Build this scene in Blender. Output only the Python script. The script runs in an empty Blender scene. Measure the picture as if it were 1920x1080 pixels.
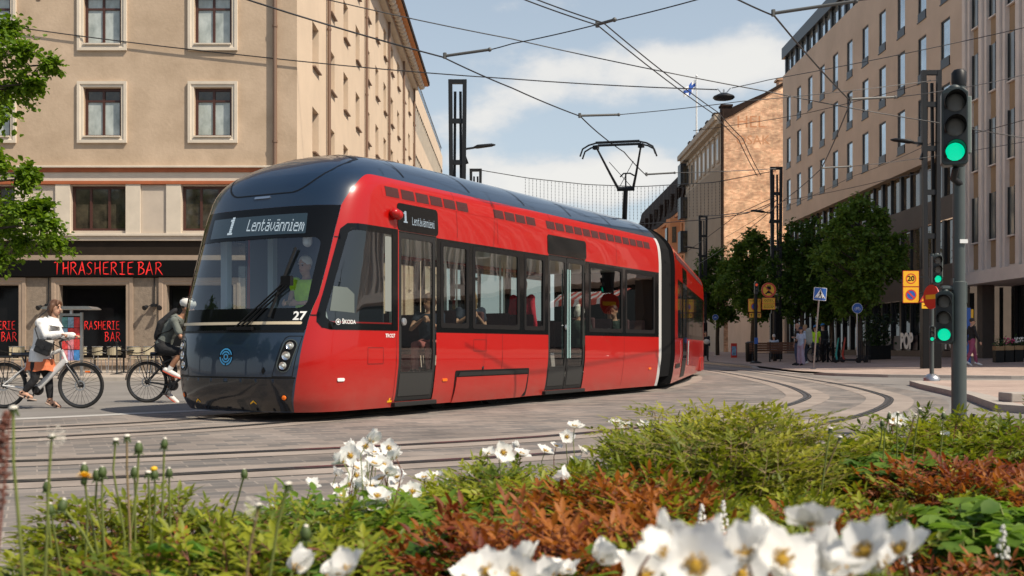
import bpy, bmesh, math, random
from mathutils import Vector, Matrix, Euler, noise as mnoise
R = math.radians
SC = bpy.context.scene
COL = SC.collection
random.seed(7)

# ---------------------------------------------------------------- camera
cam_d = bpy.data.cameras.new('camera'); CAM = bpy.data.objects.new('camera', cam_d); COL.objects.link(CAM)
CAM.location = (0, 0, .95); CAM.rotation_euler = (R(90), 0, 0)
cam_d.sensor_width = 36; cam_d.lens = 37.5; cam_d.shift_y = 110 / 1920
cam_d.clip_start = .05; cam_d.clip_end = 5000
cam_d.dof.use_dof = True; cam_d.dof.focus_distance = 15; cam_d.dof.aperture_fstop = 6.8
SC.camera = CAM
SC.view_settings.view_transform = 'Standard'; SC.view_settings.look = 'None'
SC.view_settings.gamma = 1; SC.view_settings.exposure = 0.2
SC.cycles.max_bounces = 8; SC.cycles.transparent_max_bounces = 12

# ---------------------------------------------------------------- sky and sun
SUN = Vector((1.0, -.62, 1.42)).normalized()          # towards the sun
wd = bpy.data.worlds.new('World'); SC.world = wd; wd.use_nodes = True
nt = wd.node_tree; nt.nodes.clear()
def wn(t, **k):
    n = nt.nodes.new(t)
    for a, b in k.items(): setattr(n, a, b)
    return n
wout = wn('ShaderNodeOutputWorld'); wbg = wn('ShaderNodeBackground'); wbg.inputs[1].default_value = .105
sky = wn('ShaderNodeTexSky', sky_type='NISHITA', sun_disc=False)
sky.sun_elevation = math.asin(SUN.z); sky.sun_rotation = math.atan2(SUN.x, SUN.y)
sky.air_density = 1.0; sky.dust_density = 1.6; sky.ozone_density = 1.0
tc = wn('ShaderNodeTexCoord'); sepd = wn('ShaderNodeSeparateXYZ')
nt.links.new(tc.outputs['Generated'], sepd.inputs[0])
def wmath(op, a, b=None):
    n = wn('ShaderNodeMath', operation=op)
    for i, q in enumerate((a, b)):
        if q is None: continue
        if isinstance(q, (int, float)): n.inputs[i].default_value = q
        else: nt.links.new(q, n.inputs[i])
    return n.outputs[0]
# clouds: noise on the direction, denser in a few banks
wmap = wn('ShaderNodeMapping'); wmap.inputs['Scale'].default_value = (6.5, 6.5, 11.5); wmap.inputs['Location'].default_value = (1.7, .4, 2.3)
nt.links.new(tc.outputs['Generated'], wmap.inputs[0])
wno = wn('ShaderNodeTexNoise'); wno.inputs['Scale'].default_value = 1.5; wno.inputs['Detail'].default_value = 9; wno.inputs['Roughness'].default_value = .58
nt.links.new(wmap.outputs[0], wno.inputs['Vector'])
dens = wmath('SUBTRACT', wno.outputs[0], .5)
dens = wmath('MULTIPLY', dens, 2.6)
BANKS = [(1040, 350, 150, 45, .95), (1190, 330, 150, 45, .9), (1130, 125, 190, 42, .85), (1290, 110, 120, 40, .6), (1420, 120, 90, 60, .55), (870, 215, 110, 40, .7),
         (1100, 15, 260, 40, .55), (1010, 180, 90, 20, .3), (600, 300, 200, 60, .7), (1700, 200, 300, 80, .6), (-600, 100, 700, 120, .6), (2700, 0, 600, 150, .6)]
acc = None
for (px, py, sx, sy, w) in BANKS:
    # position in the tangent plane of the +Y direction
    ux = wmath('DIVIDE', sepd.outputs[0], wmath('MAXIMUM', sepd.outputs[1], .05)); uz = wmath('DIVIDE', sepd.outputs[2], wmath('MAXIMUM', sepd.outputs[1], .05))
    dx = wmath('DIVIDE', wmath('SUBTRACT', ux, (px - 960) / 2000), sx / 2000); dz = wmath('DIVIDE', wmath('SUBTRACT', uz, (650 - py) / 2000), sy / 2000)
    q = wmath('ADD', wmath('MULTIPLY', dx, dx), wmath('MULTIPLY', dz, dz))
    g = wmath('MULTIPLY', wmath('EXPONENT', wmath('MULTIPLY', q, -.7)), w)
    acc = g if acc is None else wmath('ADD', acc, g)
dens = wmath('ADD', wmath('ADD', dens, acc), -.36)
wmr = wn('ShaderNodeMapRange', interpolation_type='SMOOTHSTEP'); wmr.inputs['From Min'].default_value = 0; wmr.inputs['From Max'].default_value = .72
wmr.inputs['To Max'].default_value = .85
nt.links.new(dens, wmr.inputs['Value'])
# cloud tone: greyer where the cloud is thin or low in its bank
wmr2 = wn('ShaderNodeMapRange'); wmr2.inputs['From Min'].default_value = .1; wmr2.inputs['From Max'].default_value = .95; nt.links.new(dens, wmr2.inputs['Value'])
ctone = wn('ShaderNodeMix', data_type='RGBA'); ctone.inputs['A'].default_value = (6.3, 6.3, 6.35, 1); ctone.inputs['B'].default_value = (7.6, 7.4, 7.0, 1)
nt.links.new(wmr2.outputs[0], ctone.inputs['Factor'])
# a thin veil makes the blue paler
veil = wn('ShaderNodeMix', data_type='RGBA'); nt.links.new(wmath('SUBTRACT', .74, wmath('MULTIPLY', wmath('MAXIMUM', sepd.outputs[2], 0.0), .95)), veil.inputs['Factor']); veil.inputs['B'].default_value = (5.9, 6.7, 7.15, 1)
nt.links.new(sky.outputs[0], veil.inputs['A'])
wmix = wn('ShaderNodeMix', data_type='RGBA')
nt.links.new(wmr.outputs[0], wmix.inputs['Factor']); nt.links.new(veil.outputs['Result'], wmix.inputs['A']); nt.links.new(ctone.outputs['Result'], wmix.inputs['B'])
nt.links.new(wmix.outputs['Result'], wbg.inputs[0]); nt.links.new(wbg.outputs[0], wout.inputs[0])
sun_d = bpy.data.lights.new('sun', 'SUN'); sun_d.energy = 5.0; sun_d.angle = R(.5); sun_d.color = (1, .90, .75)
sun_o = bpy.data.objects.new('sun', sun_d); COL.objects.link(sun_o)
sun_o.rotation_euler = SUN.to_track_quat('Z', 'Y').to_euler()
# ---------------------------------------------------------------- helpers
FPX = 2000.0
def at(px, py, Y):                       # point of the photograph at depth Y
    return Vector(((px - 960) * Y / FPX, Y, .95 - (py - 650) * Y / FPX))
def ath(px, py, h):                      # point of the photograph at height h
    return at(px, py, FPX * (h - .95) / (650 - py))
def lerp(a, b, t): return a + (b - a) * t
def interp(tab, x):
    if x <= tab[0][0]: return tab[0][1]
    for (x0, y0), (x1, y1) in zip(tab, tab[1:]):
        if x <= x1: return lerp(y0, y1, (x - x0) / (x1 - x0))
    return tab[-1][1]
def sm_interp(tab, x):                   # monotone smooth (catmull) interpolation
    n = len(tab)
    if x <= tab[0][0]: return tab[0][1]
    if x >= tab[-1][0]: return tab[-1][1]
    for i in range(n - 1):
        if x <= tab[i + 1][0]:
            x0, y0 = tab[i]; x1, y1 = tab[i + 1]
            def slope(k):
                if k <= 0: return (tab[1][1] - tab[0][1]) / (tab[1][0] - tab[0][0])
                if k >= n - 1: return (tab[-1][1] - tab[-2][1]) / (tab[-1][0] - tab[-2][0])
                a = (tab[k][1] - tab[k - 1][1]) / (tab[k][0] - tab[k - 1][0]); b = (tab[k + 1][1] - tab[k][1]) / (tab[k + 1][0] - tab[k][0])
                return 0 if a * b <= 0 else 2 * a * b / (a + b)
            h = x1 - x0; t = (x - x0) / h; m0 = slope(i) * h; m1 = slope(i + 1) * h
            return (2*t**3 - 3*t*t + 1) * y0 + (t**3 - 2*t*t + t) * m0 + (-2*t**3 + 3*t*t) * y1 + (t**3 - t*t) * m1

class MB:
    def __init__(s): s.v = []; s.f = []; s.m = []
    def add(s, vs, fs, mi=0):
        o = len(s.v); s.v += [tuple(v) for v in vs]; s.f += [tuple(o + i for i in f) for f in fs]; s.m += [mi] * len(fs)
        return s
    def box(s, x0, x1, y0, y1, z0, z1, mi=0, M=None):
        vs = [Vector((x, y, z)) for z in (z0, z1) for y in (y0, y1) for x in (x0, x1)]
        if M: vs = [M @ v for v in vs]
        return s.add(vs, [(0, 2, 3, 1), (4, 5, 7, 6), (0, 1, 5, 4), (2, 6, 7, 3), (0, 4, 6, 2), (1, 3, 7, 5)], mi)
    def quad(s, a, b, c, d, mi=0): return s.add([a, b, c, d], [(0, 1, 2, 3)], mi)
    def loft(s, rings, mi=0, cap=True):
        n = len(rings[0]); vs = [p for r in rings for p in r]; fs = []
        for i in range(len(rings) - 1):
            for j in range(n):
                k = (j + 1) % n; fs.append((i*n + j, i*n + k, (i+1)*n + k, (i+1)*n + j))
        if cap:
            fs.append(tuple(reversed(range(n)))); fs.append(tuple((len(rings)-1)*n + j for j in range(n)))
        return s.add(vs, fs, mi)
    def tube(s, pts, r, n=8, mi=0, cap=True, side=None, rb=None, rnd=False):
        """round tube along pts; r a number or a list; rb a second radius for elliptic sections, measured along `side`"""
        pts = [Vector(p) for p in pts]; L = len(pts)
        rs = list(r) if isinstance(r, (list, tuple)) else [r] * L
        rbs = list(rb) if isinstance(rb, (list, tuple)) else ([rb] * L if rb else rs)
        if rnd:                              # rounded ends
            def ends(p, q, ra, rbb):
                d = (p - q).normalized(); out = []
                for k in (.97, .75, .4): out.append((p + d * ra * k, ra * math.sqrt(1 - k*k), rbb * math.sqrt(1 - k*k)))
                return out
            a = ends(pts[0], pts[1], rs[0], rbs[0]); b = ends(pts[-1], pts[-2], rs[-1], rbs[-1])
            pts = [x[0] for x in a] + pts + [x[0] for x in reversed(b)]; rs = [x[1] for x in a] + rs + [x[1] for x in reversed(b)]; rbs = [x[2] for x in a] + rbs + [x[2] for x in reversed(b)]
            L = len(pts)
        rings = []; u = None
        for i in range(L):
            if i == 0: d = pts[1] - pts[0]
            elif i == L - 1: d = pts[-1] - pts[-2]
            else: d = (pts[i+1] - pts[i]).normalized() + (pts[i] - pts[i-1]).normalized()
            if d.length < 1e-9: d = Vector((0, 0, 1))
            d.normalize()
            if u is None:
                u = Vector(side) if side else (Vector((0, 0, 1)) if abs(d.z) < .9 else Vector((1, 0, 0)))
            elif side: u = Vector(side)
            u = u - d * u.dot(d)
            if u.length < 1e-6: u = d.orthogonal()
            u.normalize(); w = d.cross(u)
            rings.append([pts[i] + u * (math.cos(2*math.pi*j/n) * rbs[i]) + w * (math.sin(2*math.pi*j/n) * rs[i]) for j in range(n)])
        return s.loft(rings, mi, cap)
    def bar(s, p, q, w, h=None, mi=0, up=(0, 0, 1)):
        p = Vector(p); q = Vector(q); h = h or w; d = (q - p).normalized(); u = Vector(up)
        if abs(d.dot(u)) > .98: u = Vector((0, 1, 0))
        a = d.cross(u).normalized(); b = a.cross(d).normalized()
        r = lambda c: [c - a*w/2 - b*h/2, c + a*w/2 - b*h/2, c + a*w/2 + b*h/2, c - a*w/2 + b*h/2]
        return s.loft([r(p), r(q)], mi)
    def lathe(s, prof, n=16, mi=0, M=None, cap=True):
        rings = []
        for r, z in prof:
            ring = [Vector((r * math.cos(2*math.pi*j/n), r * math.sin(2*math.pi*j/n), z)) for j in range(n)]
            rings.append([M @ p for p in ring] if M else ring)
        return s.loft(rings, mi, cap)
    def sphere(s, c, r, n=10, mi=0, sc=(1, 1, 1), M=None):
        prof = [(max(1e-3, math.sin(math.pi*k/n)) * 1, -math.cos(math.pi*k/n)) for k in range(n + 1)]
        T = Matrix.Translation(Vector(c)) @ (M or Matrix.Identity(4)) @ Matrix.Diagonal((r*sc[0], r*sc[1], r*sc[2], 1))
        return s.lathe(prof, max(8, n), mi, T)
    def prism(s, poly, O, U, V, D, mi=0):    # polygon in the U,V plane, thickened along D
        O = Vector(O); U = Vector(U); V = Vector(V); D = Vector(D)
        a = [O + U*x + V*y for x, y in poly]
        return s.loft([a, [p + D for p in a]], mi)
    def build(s, name, mats, parent=None, smooth=None, loc=None, rot=None, bevel=None):
        me = bpy.data.meshes.new(name); me.from_pydata(s.v, [], s.f)
        mats = mats if isinstance(mats, (list, tuple)) else [mats]
        for m in mats: me.materials.append(m)
        if len(mats) > 1: me.polygons.foreach_set('material_index', s.m)
        me.update()
        o = link(name, me, parent, smooth)
        if loc is not None: o.location = loc
        if rot is not None: o.rotation_euler = rot
        if bevel:
            b = o.modifiers.new('bevel', 'BEVEL'); b.width = bevel; b.segments = 2; b.limit_method = 'ANGLE'; b.harden_normals = False
        return o
def fixn(me):
    bm = bmesh.new(); bm.from_mesh(me); bmesh.ops.recalc_face_normals(bm, faces=bm.faces); bm.to_mesh(me); bm.free()
def link(name, me, parent=None, smooth=None):
    o = bpy.data.objects.new(name, me); COL.objects.link(o)
    if smooth is not None:
        me.shade_smooth()
        if smooth < 180: me.set_sharp_from_angle(angle=R(smooth))
    if parent is not None: o.parent = parent
    return o
def thing(name, label, cat, loc=(0, 0, 0), rz=0, group=None):
    o = bpy.data.objects.new(name, None); COL.objects.link(o); o.empty_display_size = .2
    o.location = loc; o.rotation_euler = (0, 0, rz)
    return tag(o, label, cat, group)
def tag(o, label, cat, group=None, kind=None):
    if label: o['label'] = label
    if cat: o['category'] = cat
    if group: o['group'] = group
    if kind: o['kind'] = kind
    return o
def struct(o): o['kind'] = 'structure'; return o
def copy_tree(o, parent=None):
    c = o.copy(); COL.objects.link(c)
    if parent is not None: c.parent = parent
    for ch in list(o.children): copy_tree(ch, c)
    return c
def dup(o, loc, rz=0, label=None, group=None, scale=None):
    c = copy_tree(o); c.location = loc; c.rotation_euler = (0, 0, rz)
    if label: c['label'] = label
    if group: c['group'] = group
    if scale: c.scale = (scale,) * 3 if not isinstance(scale, tuple) else scale
    return c
def text(name, s, size, mat, parent=None, M=None, ext=.002, sx=1, align='CENTER', bold=0):
    cu = bpy.data.curves.new('t', 'FONT'); cu.body = s; cu.size = size; cu.extrude = ext; cu.align_x = align; cu.align_y = 'CENTER'; cu.resolution_u = 3; cu.offset = bold
    t = bpy.data.objects.new('t', cu); COL.objects.link(t)
    bpy.context.view_layer.update()
    me = bpy.data.meshes.new_from_object(t.evaluated_get(bpy.context.evaluated_depsgraph_get()))
    bpy.data.objects.remove(t)
    me.transform(Matrix.Diagonal((sx, 1, 1, 1)))
    if M: me.transform(M)
    me.materials.clear(); me.materials.append(mat)
    return link(name, me, parent)
def frame3(O, U, V):                      # matrix whose x is U, y is V, z is U x V
    U = Vector(U).normalized(); V = Vector(V).normalized(); W = U.cross(V)
    return Matrix(((U.x, V.x, W.x, O[0]), (U.y, V.y, W.y, O[1]), (U.z, V.z, W.z, O[2]), (0, 0, 0, 1)))
def rrect(x0, x1, y0, y1, r, n=5):
    out = []
    for cx, cy, a in ((x1-r, y0+r, -90), (x1-r, y1-r, 0), (x0+r, y1-r, 90), (x0+r, y0+r, 180)):
        for k in range(n + 1):
            t = R(a + 90*k/n); out.append((cx + r*math.cos(t), cy + r*math.sin(t)))
    return out
def circ(cx, cy, r, n=24): return [(cx + r*math.cos(2*math.pi*k/n), cy + r*math.sin(2*math.pi*k/n)) for k in range(n)]

# ---------------------------------------------------------------- materials
MATS = {}
def pbr(name, c, rough=.5, metal=0, coat=0, var=0, vs=3, bump=0, bs=40, em=None, es=1, spec=.5, alpha=None, stretch=None, var2=None, rnd=False):
    m = bpy.data.materials.new(name); m.use_nodes = True; nt = m.node_tree; b = nt.nodes['Principled BSDF']
    b.inputs['Base Color'].default_value = (*c, 1); b.inputs['Roughness'].default_value = rough; b.inputs['Metallic'].default_value = metal
    b.inputs['Specular IOR Level'].default_value = spec
    if coat: b.inputs['Coat Weight'].default_value = coat; b.inputs['Coat Roughness'].default_value = .03
    if em: b.inputs['Emission Color'].default_value = (*em, 1); b.inputs['Emission Strength'].default_value = es
    if var or bump:
        tc = nt.nodes.new('ShaderNodeTexCoord'); mp = nt.nodes.new('ShaderNodeMapping'); nt.links.new(tc.outputs['Object'], mp.inputs[0])
        if rnd: oi = nt.nodes.new('ShaderNodeObjectInfo'); mu = nt.nodes.new('ShaderNodeMath'); mu.operation = 'MULTIPLY'; mu.inputs[1].default_value = 90; nt.links.new(oi.outputs['Random'], mu.inputs[0]); nt.links.new(mu.outputs[0], mp.inputs['Location'])
        if stretch: mp.inputs['Scale'].default_value = stretch
    if var:
        n = nt.nodes.new('ShaderNodeTexNoise'); n.inputs['Scale'].default_value = vs; n.inputs['Detail'].default_value = 8; n.inputs['Roughness'].default_value = .62
        nt.links.new(mp.outputs[0], n.inputs['Vector'])
        mr = nt.nodes.new('ShaderNodeMapRange'); mr.inputs['From Min'].default_value = .3; mr.inputs['From Max'].default_value = .7; nt.links.new(n.outputs[0], mr.inputs['Value'])
        mx = nt.nodes.new('ShaderNodeMix'); mx.data_type = 'RGBA'
        mx.inputs['A'].default_value = (*[x * (1 - var) for x in c], 1); mx.inputs['B'].default_value = (*(var2 or [min(1, x * (1 + var)) for x in c]), 1)
        nt.links.new(mr.outputs[0], mx.inputs['Factor']); nt.links.new(mx.outputs['Result'], b.inputs['Base Color'])
    if bump:
        n2 = nt.nodes.new('ShaderNodeTexNoise'); n2.inputs['Scale'].default_value = bs; n2.inputs['Detail'].default_value = 4; nt.links.new(mp.outputs[0], n2.inputs['Vector'])
        bp = nt.nodes.new('ShaderNodeBump'); bp.inputs['Strength'].default_value = bump; bp.inputs['Distance'].default_value = .02
        nt.links.new(n2.outputs[0], bp.inputs['Height']); nt.links.new(bp.outputs[0], b.inputs['Normal'])
    return m
def glass(name, tint=(.6, .65, .65), rough=.0, thin=.75, wave=0):
    """thin see-through pane: part transparent, part mirror by fresnel"""
    m = bpy.data.materials.new(name); m.use_nodes = True; nt = m.node_tree; nt.nodes.clear()
    o = nt.nodes.new('ShaderNodeOutputMaterial'); t = nt.nodes.new('ShaderNodeBsdfTransparent'); g = nt.nodes.new('ShaderNodeBsdfGlossy'); mx = nt.nodes.new('ShaderNodeMixShader'); lw = nt.nodes.new('ShaderNodeLayerWeight'); pw = nt.nodes.new('ShaderNodeMath'); fr = nt.nodes.new('ShaderNodeMath')
    t.inputs[0].default_value = (*tint, 1); g.inputs['Roughness'].default_value = rough; g.inputs[0].default_value = (.95, .97, 1, 1); lw.inputs[0].default_value = .5; pw.operation = 'POWER'; pw.inputs[1].default_value = 4.5; nt.links.new(lw.outputs['Facing'], pw.inputs[0]); r0 = ((thin - 1) / (thin + 1)) ** 2; fr.operation = 'MULTIPLY_ADD'; fr.inputs[1].default_value = 1 - r0; fr.inputs[2].default_value = r0; nt.links.new(pw.outputs[0], fr.inputs[0])
    if wave:
        tc = nt.nodes.new('ShaderNodeTexCoord'); n = nt.nodes.new('ShaderNodeTexNoise'); n.inputs['Scale'].default_value = 1.3; n.inputs['Detail'].default_value = 1; nt.links.new(tc.outputs['Object'], n.inputs['Vector'])
        bp = nt.nodes.new('ShaderNodeBump'); bp.inputs['Strength'].default_value = wave; bp.inputs['Distance'].default_value = .05; nt.links.new(n.outputs[0], bp.inputs['Height']); nt.links.new(bp.outputs[0], g.inputs['Normal'])
    nt.links.new(fr.outputs[0], mx.inputs[0]); nt.links.new(t.outputs[0], mx.inputs[1]); nt.links.new(g.outputs[0], mx.inputs[2]); nt.links.new(mx.outputs[0], o.inputs[0])
    return m
def leafmat(name, c1, c2, trans=.35, rough=.45, vs=9):
    m = bpy.data.materials.new(name); m.use_nodes = True; nt = m.node_tree; b = nt.nodes['Principled BSDF']; o = nt.nodes['Material Output']
    b.inputs['Roughness'].default_value = rough
    tc = nt.nodes.new('ShaderNodeTexCoord'); n = nt.nodes.new('ShaderNodeTexNoise'); n.inputs['Scale'].default_value = vs; n.inputs['Detail'].default_value = 3; nt.links.new(tc.outputs['Object'], n.inputs['Vector'])
    oi = nt.nodes.new('ShaderNodeObjectInfo'); ad = nt.nodes.new('ShaderNodeMath'); ad.operation = 'MULTIPLY_ADD'; ad.inputs[1].default_value = .35; nt.links.new(oi.outputs['Random'], ad.inputs[0])
    sb = nt.nodes.new('ShaderNodeMath'); sb.operation = 'SUBTRACT'; sb.inputs[1].default_value = .175; nt.links.new(n.outputs[0], sb.inputs[0]); nt.links.new(sb.outputs[0], ad.inputs[2])
    mr = nt.nodes.new('ShaderNodeMapRange'); mr.inputs['From Min'].default_value = .3; mr.inputs['From Max'].default_value = .7; nt.links.new(ad.outputs[0], mr.inputs['Value'])
    mx = nt.nodes.new('ShaderNodeMix'); mx.data_type = 'RGBA'; mx.inputs['A'].default_value = (*c1, 1); mx.inputs['B'].default_value = (*c2, 1); nt.links.new(mr.outputs[0], mx.inputs['Factor'])
    nt.links.new(mx.outputs['Result'], b.inputs['Base Color'])
    tr = nt.nodes.new('ShaderNodeBsdfTranslucent'); ms = nt.nodes.new('ShaderNodeMixShader'); ms.inputs[0].default_value = trans
    nt.links.new(mx.outputs['Result'], tr.inputs[0]); nt.links.new(b.outputs[0], ms.inputs[1]); nt.links.new(tr.outputs[0], ms.inputs[2]); nt.links.new(ms.outputs[0], o.inputs[0])
    return m
def brickmat(name, c1, c2, mortar, bw, bh, ms=.012, rot=0, rough=.8, stain=.25, bump=.3, plane='XY', off=.5, sq=0, ns=.5):
    m = bpy.data.materials.new(name); m.use_nodes = True; nt = m.node_tree; b = nt.nodes['Principled BSDF']; b.inputs['Roughness'].default_value = rough
    tc = nt.nodes.new('ShaderNodeTexCoord'); mp = nt.nodes.new('ShaderNodeMapping'); mp.inputs['Rotation'].default_value = (R(90) if plane == 'XZ' else 0, 0, rot)
    if plane == 'XZ': mp.inputs['Rotation'].default_value = (R(-90), 0, 0)
    nt.links.new(tc.outputs['Object'], mp.inputs[0])
    br = nt.nodes.new('ShaderNodeTexBrick'); br.inputs['Scale'].default_value = 1; br.inputs['Brick Width'].default_value = bw; br.inputs['Row Height'].default_value = bh; br.inputs['Mortar Size'].default_value = ms
    br.inputs['Color1'].default_value = (*c1, 1); br.inputs['Color2'].default_value = (*c2, 1); br.inputs['Mortar'].default_value = (*mortar, 1); br.offset = off; br.inputs['Mortar Smooth'].default_value = .3
    nt.links.new(mp.outputs[0], br.inputs['Vector'])
    n = nt.nodes.new('ShaderNodeTexNoise'); n.inputs['Scale'].default_value = ns; n.inputs['Detail'].default_value = 9; n.inputs['Roughness'].default_value = .65; nt.links.new(tc.outputs['Object'], n.inputs['Vector'])
    mr = nt.nodes.new('ShaderNodeMapRange'); mr.inputs['From Min'].default_value = .3; mr.inputs['From Max'].default_value = .7; mr.inputs['To Min'].default_value = 1 - stain; mr.inputs['To Max'].default_value = 1 + stain; nt.links.new(n.outputs[0], mr.inputs['Value'])
    mx = nt.nodes.new('ShaderNodeMix'); mx.data_type = 'RGBA'; mx.blend_type = 'MULTIPLY'; mx.inputs['Factor'].default_value = 1
    cv = nt.nodes.new('ShaderNodeCombineColor'); [nt.links.new(mr.outputs[0], cv.inputs[i]) for i in range(3)]
    nt.links.new(br.outputs['Color'], mx.inputs['A']); nt.links.new(cv.outputs[0], mx.inputs['B']); nt.links.new(mx.outputs['Result'], b.inputs['Base Color'])
    bp = nt.nodes.new('ShaderNodeBump'); bp.inputs['Strength'].default_value = bump; bp.inputs['Distance'].default_value = .01; bp.invert = True
    nt.links.new(br.outputs['Fac'], bp.inputs['Height']); nt.links.new(bp.outputs[0], b.inputs['Normal'])
    return m
BLACK = pbr('black_paint', (.009, .009, .0095), .4, spec=.18)
DARK = pbr('dark_metal', (.014, .015, .017), .45, spec=.25)
STEEL = pbr('steel', (.45, .46, .47), .35, .9, var=.1, vs=8)
GREYP = pbr('grey_green_paint', (.055, .068, .066), .45, var=.08, vs=6)
WHITE = pbr('white_paint', (.78, .78, .76), .4)
RUBBER = pbr('rubber', (.012, .012, .012), .75)
LED = pbr('led_white', (.02, .02, .02), .4, em=(.72, .86, .95), es=.55)
YELLOWS = pbr('yellow_sign', (.80, .42, .008), .4, var=.06, vs=4)
REDS = pbr('red_sign', (.55, .03, .015), .4)
BLUES = pbr('blue_sign', (.01, .09, .38), .4)
ORANGEL = pbr('orange_lens', (.8, .16, .01), .25)
DGLASS = pbr('dark_window_glass', (.012, .015, .017), .03, spec=.6)
# ---------------------------------------------------------------- ground, paving, tracks
ASPH = pbr('asphalt', (.20, .185, .17), .85, var=.2, vs=.6, bump=.3, bs=120)
PAVER = brickmat('tram_pavers', (.115, .108, .101), (.235, .198, .170), (.25, .215, .185), .31, .155, .007, rot=R(-24), stain=.40, bump=.25)
BAND = pbr('track_concrete', (.275, .23, .195), .85, var=.26, vs=1.2, bump=.25, bs=90)
RUBJ = pbr('track_joint', (.035, .033, .031), .7, var=.3, vs=6)
RAIL = pbr('rail_steel', (.28, .27, .27), .3, .8, var=.2, vs=4)
GRAN = brickmat('granite_strip', (.36, .35, .33), (.42, .40, .37), (.2, .19, .18), 1.0, 3, .012, rot=R(40), stain=.12)
PAVE = brickmat('pink_pavers', (.34, .25, .205), (.42, .32, .265), (.27, .21, .18), .30, .15, .008, rot=R(0), stain=.2)
PAVE_L = brickmat('pavement_slabs', (.36, .31, .26), (.42, .36, .30), (.2, .18, .16), .6, .4, .012, stain=.15)
KERB = pbr('kerb_granite', (.36, .32, .28), .8, var=.15, vs=3, bump=.3, bs=60)

def sheet(name, poly, z, mat, sub=None):
    bm = bmesh.new(); vs = [bm.verts.new((p[0], p[1], p[2] if len(p) > 2 else z)) for p in poly]; f = bm.faces.new(vs); f.normal_update()
    if f.normal.z < 0: f.normal_flip()
    bmesh.ops.triangulate(bm, faces=bm.faces[:])
    me = bpy.data.meshes.new(name); bm.to_mesh(me); bm.free(); me.materials.append(mat)
    return struct(link(name, me))
g = MB(); g.quad((-900, -60, 0), (900, -60, 0), (900, 2500, 0), (-900, 2500, 0)); struct(g.build('ground', ASPH))

def spline(pts, step=.5):
    P = [Vector((p[0], p[1])) for p in pts]; P = [P[0]*2 - P[1]] + P + [P[-1]*2 - P[-2]]; out = []
    for i in range(1, len(P) - 2):
        n = max(2, int((P[i+1] - P[i]).length / step)); n = min(n, 60)
        for k in range(n):
            t = k / n; a, b, c, d = P[i-1], P[i], P[i+1], P[i+2]
            # centripetal-ish Catmull-Rom
            out.append(.5 * ((2*b) + (c - a)*t + (2*a - 5*b + 4*c - d)*t*t + (3*b - a - 3*c + d)*t**3))
    out.append(P[-2]); return out
def offset(line, d):                      # d > 0: to the right of the direction of travel
    out = []
    for i, p in enumerate(line):
        t = (line[min(i+1, len(line)-1)] - line[max(i-1, 0)]).normalized(); out.append(p + Vector((t.y, -t.x)) * d)
    return out
def ribbon(mb, line, a, b, z, mi=0):
    A = offset(line, a); B = offset(line, b)
    for i in range(len(line) - 1): mb.quad((*B[i], z), (*B[i+1], z), (*A[i+1], z), (*A[i], z), mi)
# near track: its outer rail, as surveyed; the inner rail is one gauge to the left
NEAR = spline([(-30, -4), (-16, 2.0), (-6.14, 6.4), (-2.48, 7.85), (.665, 9.6), (2.79, 11.7), (4.6, 14.3), (6.35, 18.0), (7.34, 21.4), (8.35, 28.2), (9.2, 40), (9.6, 55), (9.8, 80), (9.8, 200)])
FARC = spline([(-30, -3.5), (-16, 3.8), (-8.5, 9.05), (-5.6, 11.4), (-3.85, 13.0), (-2.45, 15.5), (-.6, 18.67), (2.0, 23.3), (3.55, 27.5), (4.9, 34), (5.5, 42), (5.8, 60), (5.8, 200)])
G = 1.435
RL = [(NEAR, 0), (NEAR, -G), (FARC, G/2), (FARC, -G/2)]
# paving under the tracks
left = offset(FARC, -2.35); right = offset(NEAR, .95)
poly = [(p.x, p.y) for p in left] + [(p.x, p.y) for p in reversed(right)]
def strip_between(name, A, B, z, mat):
    n = 160; mb = MB()
    def res(L):
        acc = [0]
        for a, b in zip(L, L[1:]): acc.append(acc[-1] + (b - a).length)
        out = []; j = 0
        for k in range(n + 1):
            s = acc[-1] * (k / n) ** 1.6
            while j < len(L) - 2 and acc[j+1] < s: j += 1
            t = (s - acc[j]) / max(1e-9, acc[j+1] - acc[j]); out.append(L[j].lerp(L[j+1], min(1, t)))
        return out
    a = res(A); b = res(B)
    for i in range(n): mb.quad((*a[i], z), (*b[i], z), (*b[i+1], z), (*a[i+1], z))
    return struct(mb.build(name, mat))
strip_between('tram_paving', left, right, .004, PAVER)
# the paved square in front of the flower bed
sheet('square_paving', [(-30, -8), (14, -8), (9.5, 9.5), (7.0, 13.0), (6.0, 14.6), (4.2, 12.2), (2.2, 9.6), (-1, 7.3), (-5, 5.3), (-14, 1.0), (-30, -6)], .004, PAVER) if False else None
mb = MB(); near_out = offset(NEAR, .95)
pts = [p for p in near_out if p.y < 15.5]
for a, b in zip(pts, pts[1:]): mb.quad((*a, .004), (a.x + 14, a.y - 24, .004), (b.x + 14, b.y - 24, .004), (*b, .004))
struct(mb.build('square_paving', PAVER))
for nm, w, z, m in (('track_bands', .40, .008, BAND), ('track_joints', .075, .012, RUBJ), ('rails', .034, .016, RAIL)):
    mb = MB()
    for L, d in RL:
        for x in ([(-w, w)] if nm != 'rails' else [(-.07, -.012), (.03, .05)]): ribbon(mb, L, d + x[0], d + x[1], z)
    struct(mb.build(nm, m))
# granite strip along the outer side of the far track
gl = spline([(-30, 1.2), (-16, 7.6), (-9.5, 11.8), (-6.67, 13.75), (-5.1, 15.3), (-3.8, 16.7), (-2.4, 18.8), (-.8, 22.5)])
mb = MB(); ribbon(mb, gl, -.16, .16, .008); struct(mb.build('granite_strip', GRAN))

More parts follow.
